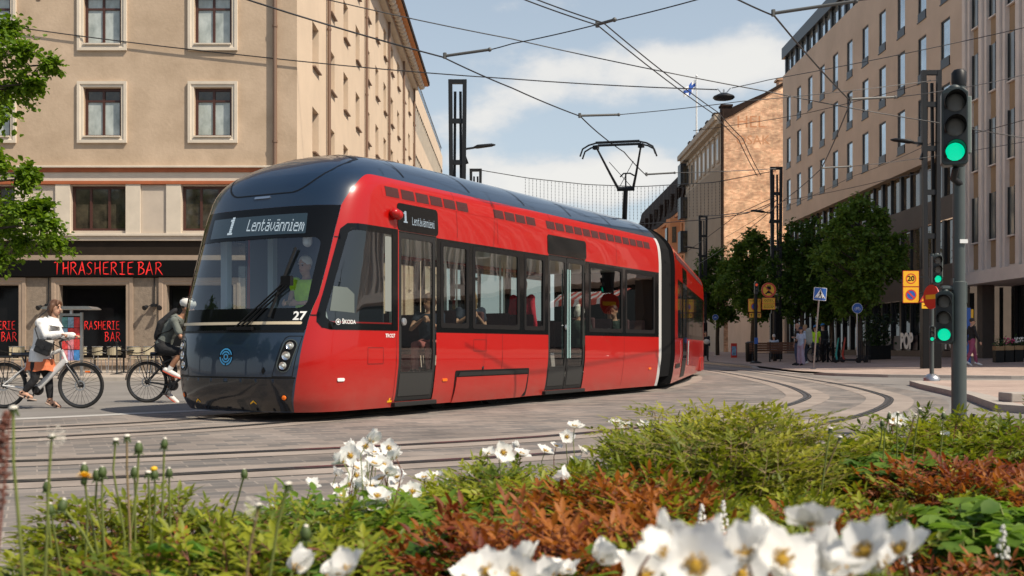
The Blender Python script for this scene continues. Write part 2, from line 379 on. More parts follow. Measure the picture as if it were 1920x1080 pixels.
# pavements with kerbs
def pavement(name, poly, h, mat, kerb=True, hf=None):
    """a raised slab: top sheet, kerb stones along its edge (real step)"""
    P = [Vector((p[0], p[1])) for p in poly]; n = len(P)
    area = sum(P[i].x * P[(i+1) % n].y - P[(i+1) % n].x * P[i].y for i in range(n))
    if area < 0: P.reverse()
    hh = hf or (lambda x, y: h)
    inner = []
    for i in range(n):
        a = (P[i] - P[i-1]).normalized(); b = (P[(i+1) % n] - P[i]).normalized(); t = (a + b).normalized(); nn = Vector((-t.y, t.x)); c = max(.4, nn.dot(Vector((-a.y, a.x))))
        inner.append(P[i] + nn * (.30 / c))
    k = MB()
    for i in range(n):
        j = (i + 1) % n
        z0, z1 = hh(*P[i]), hh(*P[j]); z2, z3 = hh(*inner[i]), hh(*inner[j])
        k.quad((*P[i], -.05), (*P[j], -.05), (*P[j], z1), (*P[i], z0)); k.quad((*P[i], z0), (*P[j], z1), (*inner[j], z3 + .001), (*inner[i], z2 + .001))
    struct(k.build(name.replace('pavement', 'kerb'), KERB))
    return struct_top(name, [(p.x, p.y, hh(p.x, p.y)) for p in inner], mat)
def struct_top(name, poly, mat): return sheet(name, poly, 0, mat)
def pav_h(x, y):                          # the right-hand pavement rises towards its houses
    ye = interp([(11.6, 32.9), (14.7, 31.4), (22, 29.8), (60, 27)], x); t = max(0, min(1, (x - 10.4) / 10.6)); return .09 + .34 * t * max(0, min(1, (y - ye - .4) / 9))
RIGHT_EDGE = [(11.2, 200), (10.8, 60), (10.6, 47.5), (10.0, 40), (9.9, 37.6), (10.5, 34.6), (11.6, 32.9), (14.7, 31.4), (22, 29.8), (60, 27)]
mb = MB(); k = MB()
dense = []
for a, b in zip(RIGHT_EDGE, RIGHT_EDGE[1:]):
    for i in range(8): dense.append(Vector(a).lerp(Vector(b), i / 8))
dense.append(Vector(RIGHT_EDGE[-1]))
def edge_h(p): return .02 if 36 < p.y < 47 and p.x < 11 else .09
for a, b in zip(dense, dense[1:]):
    ta = (b - a).normalized(); n_ = Vector((-ta.y, ta.x))
    if n_.x < 0 and abs(n_.x) > abs(n_.y): n_ = -n_
    if n_.y < 0 and abs(n_.y) >= abs(n_.x): n_ = -n_
    za, zb = edge_h(a), edge_h(b); ia, ib = a + n_ * .28, b + n_ * .28
    k.quad((*a, -.05), (*b, -.05), (*b, zb), (*a, za)); k.quad((*a, za), (*b, zb), (*ib, zb + .002), (*ia, za + .002))
fixn(struct(k.build('kerb', KERB)).data)
# pavement top as a grid that follows the rise
xs = [10.2 + i * 1.2 for i in range(20)] + [40, 60]; 
ys = [33.2, 34.5, 36, 38, 40, 44, 48, 56, 70, 90, 120, 200]
def left_edge(y): return interp([(31, 14.7 + .3), (32.9, 11.9), (34.6, 10.8), (37.6, 10.2), (40, 10.3), (47.5, 10.9), (60, 11.1), (200, 11.5)], y)
rows = []
for y in ys:
    x0 = left_edge(y); rows.append([(x0 + (60 - x0) * (i / 24) ** 1.5, y) for i in range(25)])
first = [];  e2 = [(11.9, 33.15), (14.8, 31.68), (22, 30.08), (60, 27.28)]
for i in range(25):
    x = rows[0][i][0]; first.append((x, interp(e2, x)))
rows = [first] + rows
for r0, r1 in zip(rows, rows[1:]):
    for i in range(24):
        mb.add([(*r0[i], pav_h(*r0[i])), (*r0[i+1], pav_h(*r0[i+1])), (*r1[i+1], pav_h(*r1[i+1])), (*r1[i], pav_h(*r1[i]))], [(0, 1, 2, 3)])
struct(mb.build('pavement', PAVE))
# island corner pavement on the right, rounded kerb
corner = [(60, 24.5), (22, 26.0), (13, 26.9), (10.6, 26.95), (9.8, 26.3), (9.2, 24), (8.55, 21), (8.0, 18.6), (7.45, 16.8), (7.1, 15.6), (7.4, 14.6), (9, 13.5), (60, 9)]
pavement('pavement', corner, .11, PAVE)
# left pavement before the bar
pavement('pavement', [(-60, 30.6), (-30, 30.0), (-13, 29.3), (-8, 29.6), (-5, 31), (-3.6, 33), (-1.5, 37), (-.6, 45), (-.4, 200), (-60, 200)], .10, PAVE_L)
# a strip of grass at the kerb of the left pavement
# ---------------------------------------------------------------- buildings
def facade(mb, O, U, W, H0, H1, holes, depth, mi=0, mir=0, N=None, z0=0):
    """wall in the plane O + U*u + z; holes = (u0,u1,z0,z1); reveals go in by depth against the outward normal N"""
    O = Vector(O); U = Vector(U); N = Vector(N)
    us = sorted({0.0, W} | {round(h[0], 4) for h in holes} | {round(h[1], 4) for h in holes}); zs = sorted({H0, H1} | {round(h[2], 4) for h in holes} | {round(h[3], 4) for h in holes})
    us = [u for u in us if 0 <= u <= W]; zs = [z for z in zs if H0 <= z <= H1]
    P = lambda u, z, d=0: O + U*u + Vector((0, 0, z)) - N*d
    flip = U.cross(Vector((0, 0, 1))).dot(N) < 0
    def q(a, b, c, d, m): mb.quad(*((d, c, b, a) if flip else (a, b, c, d)), m)
    # merge cells along u when no hole is there
    for za, zb in zip(zs, zs[1:]):
        run = None; zc = (za + zb) / 2
        for ua, ub in zip(us, us[1:]):
            uc = (ua + ub) / 2; inh = any(h[0] < uc < h[1] and h[2] < zc < h[3] for h in holes)
            if inh:
                if run is not None: q(P(run, za), P(ua, za), P(ua, zb), P(run, zb), mi); run = None
            elif run is None: run = ua
        if run is not None: q(P(run, za), P(us[-1], za), P(us[-1], zb), P(run, zb), mi)
    for (a, b, c, d) in holes:
        q(P(a, c), P(a, c, depth), P(a, d, depth), P(a, d), mir); q(P(b, c, depth), P(b, c), P(b, d), P(b, d, depth), mir)
        q(P(a, c), P(b, c), P(b, c, depth), P(a, c, depth), mir); q(P(a, d, depth), P(b, d, depth), P(b, d), P(a, d), mir)
PLAST = pbr('tan_plaster', (.47, .345, .235), .9, var=.15, vs=.8, bump=.35, bs=9, var2=(.55, .415, .295))
PLASTS = pbr('pale_plaster', (.60, .47, .345), .9, var=.07, vs=.5, bump=.25, bs=9)
TRIM = pbr('cream_trim', (.60, .52, .42), .8, var=.08, vs=2)
BEIGE = pbr('beige_panel', (.50, .42, .34), .85, var=.08, vs=1.5)
RUST = pbr('rust_band', (.36, .10, .035), .7, var=.15, vs=2)
BROWNW = pbr('brown_window_frame', (.065, .022, .014), .5)
FASC = pbr('dark_fascia', (.024, .017, .012), .7, var=.2, vs=2, spec=.15)
STONE = pbr('rough_stone', (.235, .185, .14), .9, var=.22, vs=6, bump=.6, bs=25)
SURR = pbr('stone_surround', (.33, .245, .18), .85, var=.1, vs=3)
SOFFIT = pbr('orange_soffit', (.50, .21, .075), .8, var=.12, vs=2)
ROOFM = pbr('roof_metal', (.030, .019, .015), .8, var=.3, vs=2, spec=.1)
PIPE = pbr('downpipe_brown', (.17, .10, .065), .6)
SIGNB = pbr('sign_black', (.005, .0045, .0045), .6, spec=.1)
GLOWRED = pbr('glowing_red', (.70, .02, .02), .5, em=(1, .03, .02), es=.34)  # red lettering colour with weak emission
# window panes: blinds and curtains show through the reflection
def panemat(name, c1, c2, vs, rough=.06, st=(1, 1, 1)):
    return pbr(name, c1, rough, var=.0 if c2 is None else .001, vs=vs, var2=c2, spec=.7, stretch=st, rnd=True)
PANEA = panemat('pane_with_blind', (.24, .27, .25), (.52, .56, .53), 2.2, st=(1, 1, .6))
PANED = panemat('pane_dark', (.018, .016, .014), (.09, .075, .05), 2.5)
PANEB = pbr('pane_shop', (.006, .0055, .006), .05, var=.3, vs=1.5, spec=.16)

def make_window(w, h, frame, pane, mull=.085, transom=None, cols=2, surround=None, sillm=None, sur_w=.2, sur_d=.07, depth=.2, upper=None):
    """origin: bottom centre of the opening on the wall face; x along the wall, -y out of the wall"""
    f = MB(); e = .095; y0, y1 = depth - .07, depth
    f.box(-w/2, -w/2 + e, y0, y1, 0, h); f.box(w/2 - e, w/2, y0, y1, 0, h); f.box(-w/2 + e, w/2 - e, y0, y1, 0, e); f.box(-w/2 + e, w/2 - e, y0, y1, h - e, h)
    for c in range(1, cols):
        x = -w/2 + w*c/cols; f.box(x - mull/2, x + mull/2, y0 - .004, y1, e, h - e)
    if transom:
        xs = [-w/2 + e] + [-w/2 + w*c/cols for c in range(1, cols)] + [w/2 - e]
        for a, b in zip(xs, xs[1:]): f.box(a + (mull/2 if a > -w/2 + e + .01 else 0), b - (mull/2 if b < w/2 - e - .01 else 0), y0 - .002, y1, transom - .035, transom + .035)
    o = f.build('window', frame)
    p = MB(); yp = depth - .03
    zt = transom if (transom and upper) else h - .02
    p.quad((-w/2 + .02, yp, .02), (w/2 - .02, yp, .02), (w/2 - .02, yp, zt), (-w/2 + .02, yp, zt)); p.build('pane', pane, o)
    if transom and upper:
        p = MB(); p.quad((-w/2 + .02, yp, zt), (w/2 - .02, yp, zt), (w/2 - .02, yp, h - .02), (-w/2 + .02, yp, h - .02)); p.build('pane', upper, o)
    if surround:
        s = MB(); a = sur_w
        def frame_ring(a0, a1, d0, d1):
            # moulded ring from inset a0 to a1 around the opening
            i = [(-w/2 - a0, -a0), (w/2 + a0, -a0), (w/2 + a0, h + a0), (-w/2 - a0, h + a0)]; q = [(-w/2 - a1, -a1), (w/2 + a1, -a1), (w/2 + a1, h + a1), (-w/2 - a1, h + a1)]
            for k in range(4):
                j = (k + 1) % 4
                s.quad((i[k][0], -d0, i[k][1]), (q[k][0], -d1, q[k][1]), (q[j][0], -d1, q[j][1]), (i[j][0], -d0, i[j][1]))
        frame_ring(0, .02, -.03, sur_d*.55); frame_ring(.02, a*.45, sur_d*.55, sur_d*.62); frame_ring(a*.45, a*.55, sur_d*.62, sur_d); frame_ring(a*.55, a, sur_d, sur_d); frame_ring(a, a, sur_d, -.01)
        so = s.build('surround', surround, o); fixn(so.data)
    if sillm:
        s = MB(); s.box(-w/2 + .003, w/2 - .003, -sur_d - .03, depth - .075, -.02, .03); s.build('sill', sillm, o)
    return o

# ---------- corner building with the bar
FY = 38.0; CX = -7.66; TOPH = 20.9
LB = thing('apartment_building', 'tan plaster corner building with brown windows, orange eaves and a bar on its ground floor', 'building', (0, 0, 0))
fh = []; front_win = []
for k in range(6):
    x = -10.65 - 3.94 * k
    for f in range(4): front_win.append((x, 8.42 + 3.29 * f))
U0 = -36.0
for x, z in front_win: fh.append((x - .66 - U0, x + .66 - U0, z, z + 1.75))
mid = [(-14.72 + 3.94 * k, 5.08) for k in range(-5, 2)]        # first-floor windows
for x, z in mid: fh.append((x - .98 - U0, x + .98 - U0, 5.08, 6.68))
bar = [(-14.94 + 3.82 * k, 0) for k in range(-5, 2)]
for x, z in bar: fh.append((x - 1.18 - U0, x + 1.18 - U0, .55, 3.14))
w = MB(); facade(w, (U0, FY, 0), (1, 0, 0), CX - U0, 7.35, TOPH, [h for h in fh if h[2] > 7], .2, 0, 0, (0, -1, 0))
facade(w, (U0, FY, 0), (1, 0, 0), CX - U0, 4.93, 6.75, [h for h in fh if 5 < h[2] < 7], .2, 1, 1, (0, -1, 0))
facade(w, (U0, FY, 0), (1, 0, 0), CX - U0, 6.75, 7.35, [], .2, 1, 1, (0, -1, 0))
facade(w, (U0, FY, 0), (1, 0, 0), CX - U0, 3.4, 4.93, [], .2, 3, 3, (0, -1, 0))
facade(w, (U0, FY, 0), (1, 0, 0), CX - U0, 0, 3.4, [h for h in fh if h[2] < 1], .35, 2, 2, (0, -1, 0))
# long side down the street: 12 bays
SZ = [41.6 + 3.78 * k for k in range(12)]; sh = []
SROWS = [4.9 + 3.29 * f for f in range(5)]
side_win = [(y, z) for y in SZ for z in [8.42 - 3.29 + 3.29 * f for f in range(5)]]
for y, z in side_win: sh.append((y - .68 - FY, y + .68 - FY, z, z + 1.75))
facade(w, (CX, FY, 0), (0, 1, 0), 45.0, 0, TOPH, sh, .36, 4, 4, (1, 0, 0))
w.quad((CX, FY + 45, 0), (U0, FY + 45, 0), (U0, FY + 45, TOPH), (CX, FY + 45, TOPH), 0)
w.build('wall', [PLAST, BEIGE, STONE, FASC, PLASTS], LB)
# pilasters and panels of the first floor
for x, z in mid:
    for s in (-1, 1): pl = MB(); pl.box(x + s*1.25 - .26, x + s*1.25 + .26, FY - .10, FY - .002, 4.98, 6.72); pl.build('pilaster', TRIM, LB)
for (x, z) in mid[:-1]: pn = MB(); pn.box(x + 1.52, x + 3.94 - 1.52, FY - .03, FY - .002, 5.0, 6.70); pn.build('panel', BEIGE, LB)
c = MB()
c.box(U0, CX + .10, FY - .22, FY - .003, 7.30, 7.37, 0); c.box(U0, CX + .05, FY - .12, FY - .003, 7.16, 7.30, 1); c.box(U0, CX + .02, FY - .06, FY - .003, 6.84, 7.16, 0)
c.box(U0, CX + .05, FY - .13, FY - .003, 6.72, 6.84, 1); c.box(U0, CX + .06, FY - .16, FY - .003, 4.88, 4.98, 0); c.box(U0, CX + .05, FY - .10, FY - .003, 4.72, 4.88, 2)
c.build('cornice', [TRIM, RUST, BEIGE], LB, bevel=.01)
c = MB(); c.box(U0, CX + .03, FY - .12, FY - .003, 4.02, 4.20); c.build('ledge', SURR, LB)
# eaves
e = MB(); e.box(U0, CX + 1.12, FY - 1.1, FY + 45.6, TOPH + .42, TOPH + .50, 0)
e.box(U0, CX + 1.2, FY - 1.18, FY + 45.7, TOPH + .5, TOPH + .78, 1); e.box(U0, CX + .35, FY - .3, FY + 45.1, TOPH + .001, TOPH + .42, 2)
e.build('eaves', [SOFFIT, ROOFM, TRIM], LB)
r = MB(); r.loft([[(U0, FY - 1.1, TOPH + .78), (CX + 1.1, FY - 1.1, TOPH + .78), (CX + 1.1, FY + 45.6, TOPH + .78), (U0, FY + 45.6, TOPH + .78)], [(U0, FY + 7, TOPH + 4), (CX - 6, FY + 7, TOPH + 4), (CX - 6, FY + 38, TOPH + 4), (U0, FY + 38, TOPH + 4)]]); r.build('roof', ROOFM, LB)
bk = MB()
for i in range(58):
    y = FY - .2 + i * .79
    bk.sphere((CX + .66, y, TOPH + .20), .2, 8, 0, (1.2, 1, 1)); 
bk.build('bracket', TRIM, LB, 180)['kind'] = 'stuff'
dp = MB()
for y in (FY + 5.5, FY + 12.7, FY + 20.2, FY + 31, FY + 44.6): pass
for i, y in enumerate((FY + 6.0, FY + 17.4, FY + 27.6, FY + 36.6, FY + 44.5)):
    d = MB(); d.tube([(CX + .12, y, .2), (CX + .12, y, TOPH + .1)], .075, 8)
    for z in (3, 8.5, 14, 18): d.tube([(CX + .12, y, z), (CX + .12, y, z + .08)], .095, 8)
    d.build('downpipe', PIPE, LB, 40)
d = MB(); d.tube([(-8.42, FY - .12, 4.2), (-8.42, FY - .12, TOPH + .1)], .075, 8)
for z in (8.2, 12.3, 16): d.tube([(-8.42, FY - .12, z), (-8.42, FY - .12, z + .08)], .095, 8)
d.build('downpipe', PIPE, LB, 40)
# windows
W1 = make_window(1.32, 1.75, BROWNW, PANEA, transom=1.30, surround=TRIM, sillm=TRIM, sur_w=.22, sur_d=.09, upper=PANED)
W2 = make_window(1.32, 1.75, BROWNW, PANEA, transom=1.30, surround=TRIM, sillm=TRIM, sur_w=.22, sur_d=.09, upper=PANEA)
done = 0
for x, z in front_win:
    src = W1 if z < 9 else W2
    c = copy_tree(src, LB); c.location = (x, FY, z)
W3 = make_window(1.36, 1.75, PIPE, pbr('lit_blind_pane', (.50, .40, .30), .25, var=.1, vs=2), transom=1.22, sillm=PIPE, sur_d=.10, depth=.36, upper=PANED)  # window shade put into the colours: dark upper pane, brown sill, sunlit pale blind
for y, z in side_win:
    c = copy_tree(W3, LB); c.location = (CX, y, z); c.rotation_euler = (0, 0, R(90))
W4 = make_window(1.96, 1.6, BROWNW, PANED, cols=3, depth=.2)
for x, z in mid:
    c = copy_tree(W4, LB); c.location = (x, FY, 5.08)
W5 = make_window(2.36, 2.59, SIGNB, PANEB, cols=1, surround=SURR, sur_w=.27, sur_d=.06, depth=.35)
bar_objs = []
for x, z in bar:
    c = copy_tree(W5, LB); c.location = (x, FY, .55); bar_objs.append(c)
for t in (W1, W2, W3, W4, W5):
    for ch in list(t.children): bpy.data.objects.remove(ch)
    bpy.data.objects.remove(t)
for z in (10.05, 13.28): v = MB(); v.box(-16.93, -16.8, FY - .02, FY - .002, z, z + .2); v.build('vent', PIPE, LB)
# brushed lettering: strokes per letter in a 1 x 1.4 box
STR = {'T': [[(-.05, 1.32), (.4, 1.38), (1.0, 1.30)], [(.45, 1.45), (.42, .7), (.38, -.08)]], 'H': [[(.1, 1.35), (.12, .7), (.05, -.05)], [(.85, 1.45), (.8, .6), (.88, -.12)], [(.05, .62), (.9, .75)]],
       'R': [[(.12, 1.35), (.15, .6), (.05, -.1)], [(.0, 1.25), (.55, 1.4), (.9, 1.1), (.7, .8), (.15, .65)], [(.35, .68), (.7, .3), (1.05, -.12)]], 'A': [[(.0, -.1), (.3, .7), (.5, 1.42)], [(.5, 1.42), (.7, .6), (.98, -.12)], [(.15, .4), (.85, .48)]],
       'S': [[(.9, 1.2), (.5, 1.4), (.12, 1.1), (.4, .75), (.8, .5), (.75, .1), (.35, -.08), (.0, .12)]], 'E': [[(.15, 1.3), (.12, .6), (.12, 0)], [(.1, 1.28), (.95, 1.38)], [(.12, .7), (.8, .74)], [(.1, .02), (.98, -.02)]],
       'I': [[(.5, 1.4), (.48, .7), (.5, -.05)], [(.1, 1.32), (.95, 1.38)], [(.1, .0), (.95, -.06)]], 'B': [[(.2, 1.35), (.2, .6), (.1, -.08)], [(.0, 1.3), (.6, 1.4), (.85, 1.12), (.55, .78), (.2, .72)], [(.3, .75), (.85, .6), (.95, .25), (.6, -.02), (.05, -.06)]], ' ': []}
def brush(mb, s, O, U, V, N, h, adv, seed=1, gap=.35):
    rnd = random.Random(seed); O = Vector(O); U = Vector(U); V = Vector(V); N = Vector(N); x = 0; sc = h / 1.4; k = 0
    for ch in s:
        if ch == ' ': x += gap; continue
        for st in STR[ch]:
            P = [Vector((a * adv * .82, b)) for a, b in st]; Q = []
            for i in range(len(P) - 1):
                for t in (0, .33, .66): Q.append(P[i].lerp(P[i+1], t))
            Q.append(P[-1]); n = len(Q)
            if len(st) > 2:
                for _ in range(2): Q = [Q[0]] + [(Q[i-1] + 2*Q[i] + Q[i+1]) / 4 for i in range(1, n - 1)] + [Q[-1]]
            wd = rnd.uniform(.09, .155); A = []; B = []
            for i, p in enumerate(Q):
                d = (Q[min(i+1, n-1)] - Q[max(i-1, 0)]).normalized(); e = Vector((-d.y, d.x)); t = i / (n - 1)
                ww = wd * (1 - .75 * t ** 2) * (.55 + .45 * min(1, t * 5)) * rnd.uniform(.75, 1.2)
                A.append(p + e * ww / 2); B.append(p - e * ww / 2)
            k += 1
            for i in range(n - 1): mb.quad(*[O + U*((x + q.x) * sc) + V*(q.y * sc) + N*(.002 + .0015*(k % 7)) for q in (A[i], B[i], B[i+1], A[i+1])])
        x += adv * rnd.uniform(.93, 1.07)
    return x * sc
SB = thing('bar_sign', 'long black sign board with red brushed letters reading THRASHERIE BAR above the bar windows', 'sign', (0, 0, 0))
b = MB(); b.box(-24.5, -8.9, FY - .16, FY - .004, 3.44, 4.02); b.build('board', SIGNB, SB, bevel=.01)
l = MB(); brush(l, 'THRASHERIE', (-16.23, FY - .162, 3.53), (1, 0, 0), (0, 0, 1), (0, -1, 0), .43, .93, 3); brush(l, 'BAR', (-13.28, FY - .162, 3.53), (1, 0, 0), (0, 0, 1), (0, -1, 0), .43, 1.0, 5); l.build('lettering', GLOWRED, SB)
for i, ox in enumerate((-15.68, -19.40)):
    l = MB(); brush(l, 'THRASHERIE', (ox, FY + .31, 1.58), (1, 0, 0), (0, 0, 1), (0, -1, 0), .29, .79, 7 + i); brush(l, 'BAR', (ox + 1.05, FY + .31, 1.16), (1, 0, 0), (0, 0, 1), (0, -1, 0), .32, .86, 9 + i)
    l.build('window_lettering', GLOWRED, LB)
# flood lamps on the stone piers
for k, px in enumerate((92, 290)):
    x = (px - 960) * FY / FPX
    t = thing('wall_lamp', ('pair of black flood lamps left of the lettered bar window', 'pair of black flood lamps right of the lettered bar window')[k], 'lamp', (x, FY, 2.45), 0, 'flood lamps on the bar front')
    m = MB(); m.tube([(0, -.04, 0), (0, -.04, .95)], .02, 6); m.box(-.1, .1, -.14, -.003, -.08, .02); m.build('bracket', DARK, t)
    for s in (-1, 1):
        m = MB(); m.lathe([(.03, -.1), (.05, -.08), (.09, .08), (.09, .1)], 10, 0, Matrix.Translation((s * .24, -.22, -.1)) @ Matrix.Rotation(R(115), 4, 'X') @ Matrix.Rotation(R(20 * s), 4, 'Y')); m.bar((s*.08, -.1, -.03), (s*.22, -.18, -.08), .03); m.build('flood_head', DARK, t, 40)

# ---------- the building beyond on the left
B2 = thing('office_building', 'long flat-roofed office block with ribbon windows behind the tan corner building', 'building')
m = MB(); X = CX + .03; Y0, Y1 = FY + 45.4, 117.0
zs = [0, 6, 8.2, 10.0, 12.2, 14.0, 16.2, 18, 20.2, 21.8]
for i in range(len(zs) - 1):
    dz = i % 2
    if i == 0 or not dz: m.quad((X, Y0, zs[i]), (X, Y1, zs[i]), (X, Y1, zs[i+1]), (X, Y0, zs[i+1]))
m.quad((-30, Y1, 0), (X, Y1, 0), (X, Y1, 21.8), (-30, Y1, 21.8)); m.quad((X, Y0, 21.8), (X, Y1, 21.8), (-30, Y1, 21.8), (-30, Y0, 21.8))
m.build('wall', PLASTS, B2)
for i in (1, 3, 5, 7):
    p = MB(); p.quad((X - .12, Y0, zs[i]), (X - .12, Y1, zs[i]), (X - .12, Y1, zs[i+1]), (X - .12, Y0, zs[i+1]), 0)
    for k in range(26):
        y = Y0 + k * 1.25; p.box(X - .11, X - .02, y - .05, y + .05, zs[i], zs[i+1], 1)
    p.build('ribbon_window', [DGLASS, TRIM], B2)
m = MB()
for k in range(33): m.bar((X - .1, Y0 + k, 21.8), (X - .1, Y0 + k, 22.7), .04)
m.bar((X - .1, Y0, 22.7), (X - .1, Y1, 22.7), .05); m.build('roof_railing', DARK, B2)

# ---------- right side of the street
RX = 21.0; ZB = .40
SAND = pbr('sand_render', (.56, .43, .325), .9, var=.10, vs=.4, bump=.2, bs=14, var2=(.61, .475, .365))
BRNW = pbr('brown_cladding', (.085, .067, .054), .7, var=.15, vs=1)
FRAMED = pbr('dark_frame', (.018, .018, .02), .4)
PANER = pbr('mirror_pane', (.50, .56, .60), .08, metal=.75, spec=1.0, var=.35, vs=.35, rnd=True)
NB = thing('office_building', 'sand coloured office block with narrow dark windows, glazed top storey and brown lower floors', 'building')
BY0, BY1 = 49.6, 82.7
cols = [81.0 - 2.93 * k for k in range(11)]; rowsB = [11.36, 14.52, 17.68]
holes = [(y - .56 - BY0, y + .56 - BY0, z, z + 2.3) for y in cols for z in rowsB]
m = MB(); facade(m, (RX, BY0, 0), (0, 1, 0), BY1 - BY0, 10.3, 21.9, holes, .13, 0, 0, (-1, 0, 0))
m.quad((RX, BY1, 10.3), (RX + 24, BY1, 10.3), (RX + 24, BY1, 21.9), (RX, BY1, 21.9)); m.quad((RX, BY0, 10.3), (RX, BY1, 10.3), (RX + .5, BY1, 10.3), (RX + .5, BY0, 10.3)); m.build('wall', SAND, NB)
w = MB(); w.box(-.56, -.51, .04, .13, 0, 2.3); w.box(.51, .56, .04, .13, 0, 2.3); w.box(-.51, .51, .04, .13, 2.24, 2.3); w.box(-.51, .51, -.03, .13, 0, .42); w.box(-.6, .6, -.05, -.002, -.05, .0)
w0 = w.build('window', FRAMED); p = MB(); p.quad((-.51, .09, .42), (.51, .09, .42), (.51, .09, 2.24), (-.51, .09, 2.24)); p.build('pane', PANER, w0)
for y in cols:
    for z in rowsB:
        c = copy_tree(w0, NB); c.location = (RX, y, z); c.rotation_euler = (0, 0, R(-90))
for ch in list(w0.children): bpy.data.objects.remove(ch)
bpy.data.objects.remove(w0)
# glazed top storey
m = MB(); m.box(RX + .25, RX + 20, BY0 + .1, BY1 - .05, 21.9, 23.2, 1); m.box(RX - .1, RX + 20, BY0, BY1, 23.2, 24.05, 0)
k = 0; y = BY1 - .25
while y > BY0:
    m.box(RX + .1, RX + .249, y - .28, y, 21.9, 23.2, 0); m.box(RX + .15, RX + .249, y - 1.63, y - 1.57, 21.9, 23.2, 0); y -= 2.93
m.build('top_storey', [FRAMED, PANER], NB)
# brown lower floors with strips of glass
m = MB(); L = BY1 - BY0
def strip(z0, z1, dx, mi): m.quad((RX + dx, BY0, z0), (RX + dx, BY1, z0), (RX + dx, BY1, z1), (RX + dx, BY0, z1), mi)
strip(.2, .75, .3, 0); strip(3.45, 5.0, .3, 0); strip(7.2, 8.35, .3, 0); 
for z in (.75, 5.0, 8.35): m.quad((RX + .3, BY0, z), (RX + .3, BY1, z), (RX + .6, BY1, z), (RX + .6, BY0, z), 0)
m.quad((RX + .3, BY1, 0), (RX + 20, BY1, 0), (RX + 20, BY1, 10.3), (RX + .3, BY1, 10.3), 0); m.build('lower_wall', BRNW, NB)
PANEW = pbr('warm_reflection_pane', (.06, .05, .04), .02, spec=1.0, var=.4, vs=.6, var2=(.16, .13, .09))  # warm mottling paints in the reflection of sunlit walls
for (z0, z1, mt) in ((.75, 3.45, DGLASS), (5.0, 7.2, PANEW), (8.35, 10.3, PANEW)):
    p = MB(); p.quad((RX + .5, BY0, z0), (RX + .5, BY1, z0), (RX + .5, BY1, z1), (RX + .5, BY0, z1), 0)
    y = BY0 + .3; k = 0
    while y < BY1:
        p.box(RX + .35, RX + .49, y - (.13 if k % 2 == 0 else .04), y + (.13 if k % 2 == 0 else .04), z0, z1, 1); y += 1.46; k += 1
    p.build('ribbon_window', [mt, FRAMED], NB)
# shop lettering in the ground floor
for k, (y0) in enumerate((57.6, 51.6)):
    b = MB(); b.quad((RX + .44, y0 - 1.2, .78), (RX + .44, y0 + 4.4, .78), (RX + .44, y0 + 4.4, 1.55), (RX + .44, y0 - 1.2, 1.55)); b.build('shop_band', pbr('purple_band', (.018, .010, .022), .4), NB)
    text('shop_lettering', 'POP', 1.15, WHITE, NB, frame3((RX + .30, y0, 1.22), (0, -1, 0), (0, 0, 1)), .01, .85, bold=.05)

# pale ribbed building nearest on the right
PALE = pbr('pale_stone', (.70, .62, .56), .85, var=.1, vs=.8, bump=.2, bs=15)
OCHRE = pbr('ochre_panel', (.30, .205, .12), .8, var=.1, vs=1)
RBB = thing('commercial_building', 'pale stone building with tall vertical fins, narrow windows and glazed shop front', 'building')
PY0, PY1 = 35.0, 49.57
m = MB(); m.box(RX + .12, RX + 40, PY0 + .12, PY1, 4.3, 24.0, 0)
m.box(RX - .35, RX + 40, PY0 - .35, PY1, 3.75, 4.3, 0); m.build('wall', PALE, RBB)
fin = MB()
for i in range(9):
    y = PY1 - .35 - i * 1.75
    for d in (-.30, .0, .30): fin.box(RX - .16 + abs(d) * .3, RX + .118, y + d - .11, y + d + .11, 4.302, 24)
for i in range(23):
    x = RX + .3 + i * 1.75
    for d in (-.30, .0, .30): fin.box(x + d - .11, x + d + .11, PY0 - .16 + abs(d) * .3, PY0 + .118, 4.302, 24)
fin.build('fin', PALE, RBB)['kind'] = 'stuff'
def slotwin(cx, cy, z, rot):
    f = MB(); f.box(-.33, .33, -.06, .115, 0, .06, 0); f.box(-.31, -.27, -.02, .115, .06, 2.1, 1); f.box(.27, .31, -.02, .115, .06, 2.1, 1); f.quad((-.27, .05, .06), (.27, .05, .06), (.27, .05, 2.1), (-.27, .05, 2.1), 2); f.box(-.3, .3, .06, .115, -1.15, 0, 3)
    return f
sw = slotwin(0, 0, 0, 0).build('window', [PALE, FRAMED, pbr('grey_pane', (.16, .17, .16), .08, spec=.7, var=.5, vs=.5, rnd=True), OCHRE])
for i in range(8):
    for fl in range(6):
        c = copy_tree(sw, RBB); c.location = (RX, PY1 - 1.22 - i * 1.75, 5.6 + fl * 3.25); c.rotation_euler = (0, 0, R(-90))
for i in range(8):
    for fl in range(6):
        c = copy_tree(sw, RBB); c.location = (RX + 1.17 + i * 1.75, PY0, 5.6 + fl * 3.25)
bpy.data.objects.remove(sw)
m = MB(); m.box(RX + 2.2, RX + 39, PY0 + 2.2, PY1, ZB - .3, 3.75, 0)
for i in range(10): m.box(RX + 2.05, RX + 2.19, PY0 + 2.3 + i*1.45, PY0 + 2.4 + i*1.45, ZB, 3.75, 1)
m.build('shop_front', [DGLASS, FRAMED], RBB)
for i in range(3): m = MB(); m.box(RX + .3, RX + .85, PY0 + .5 + i * 6.4, PY0 + 1.05 + i * 6.4, ZB - .2, 3.748); m.build('column', BRNW, RBB)
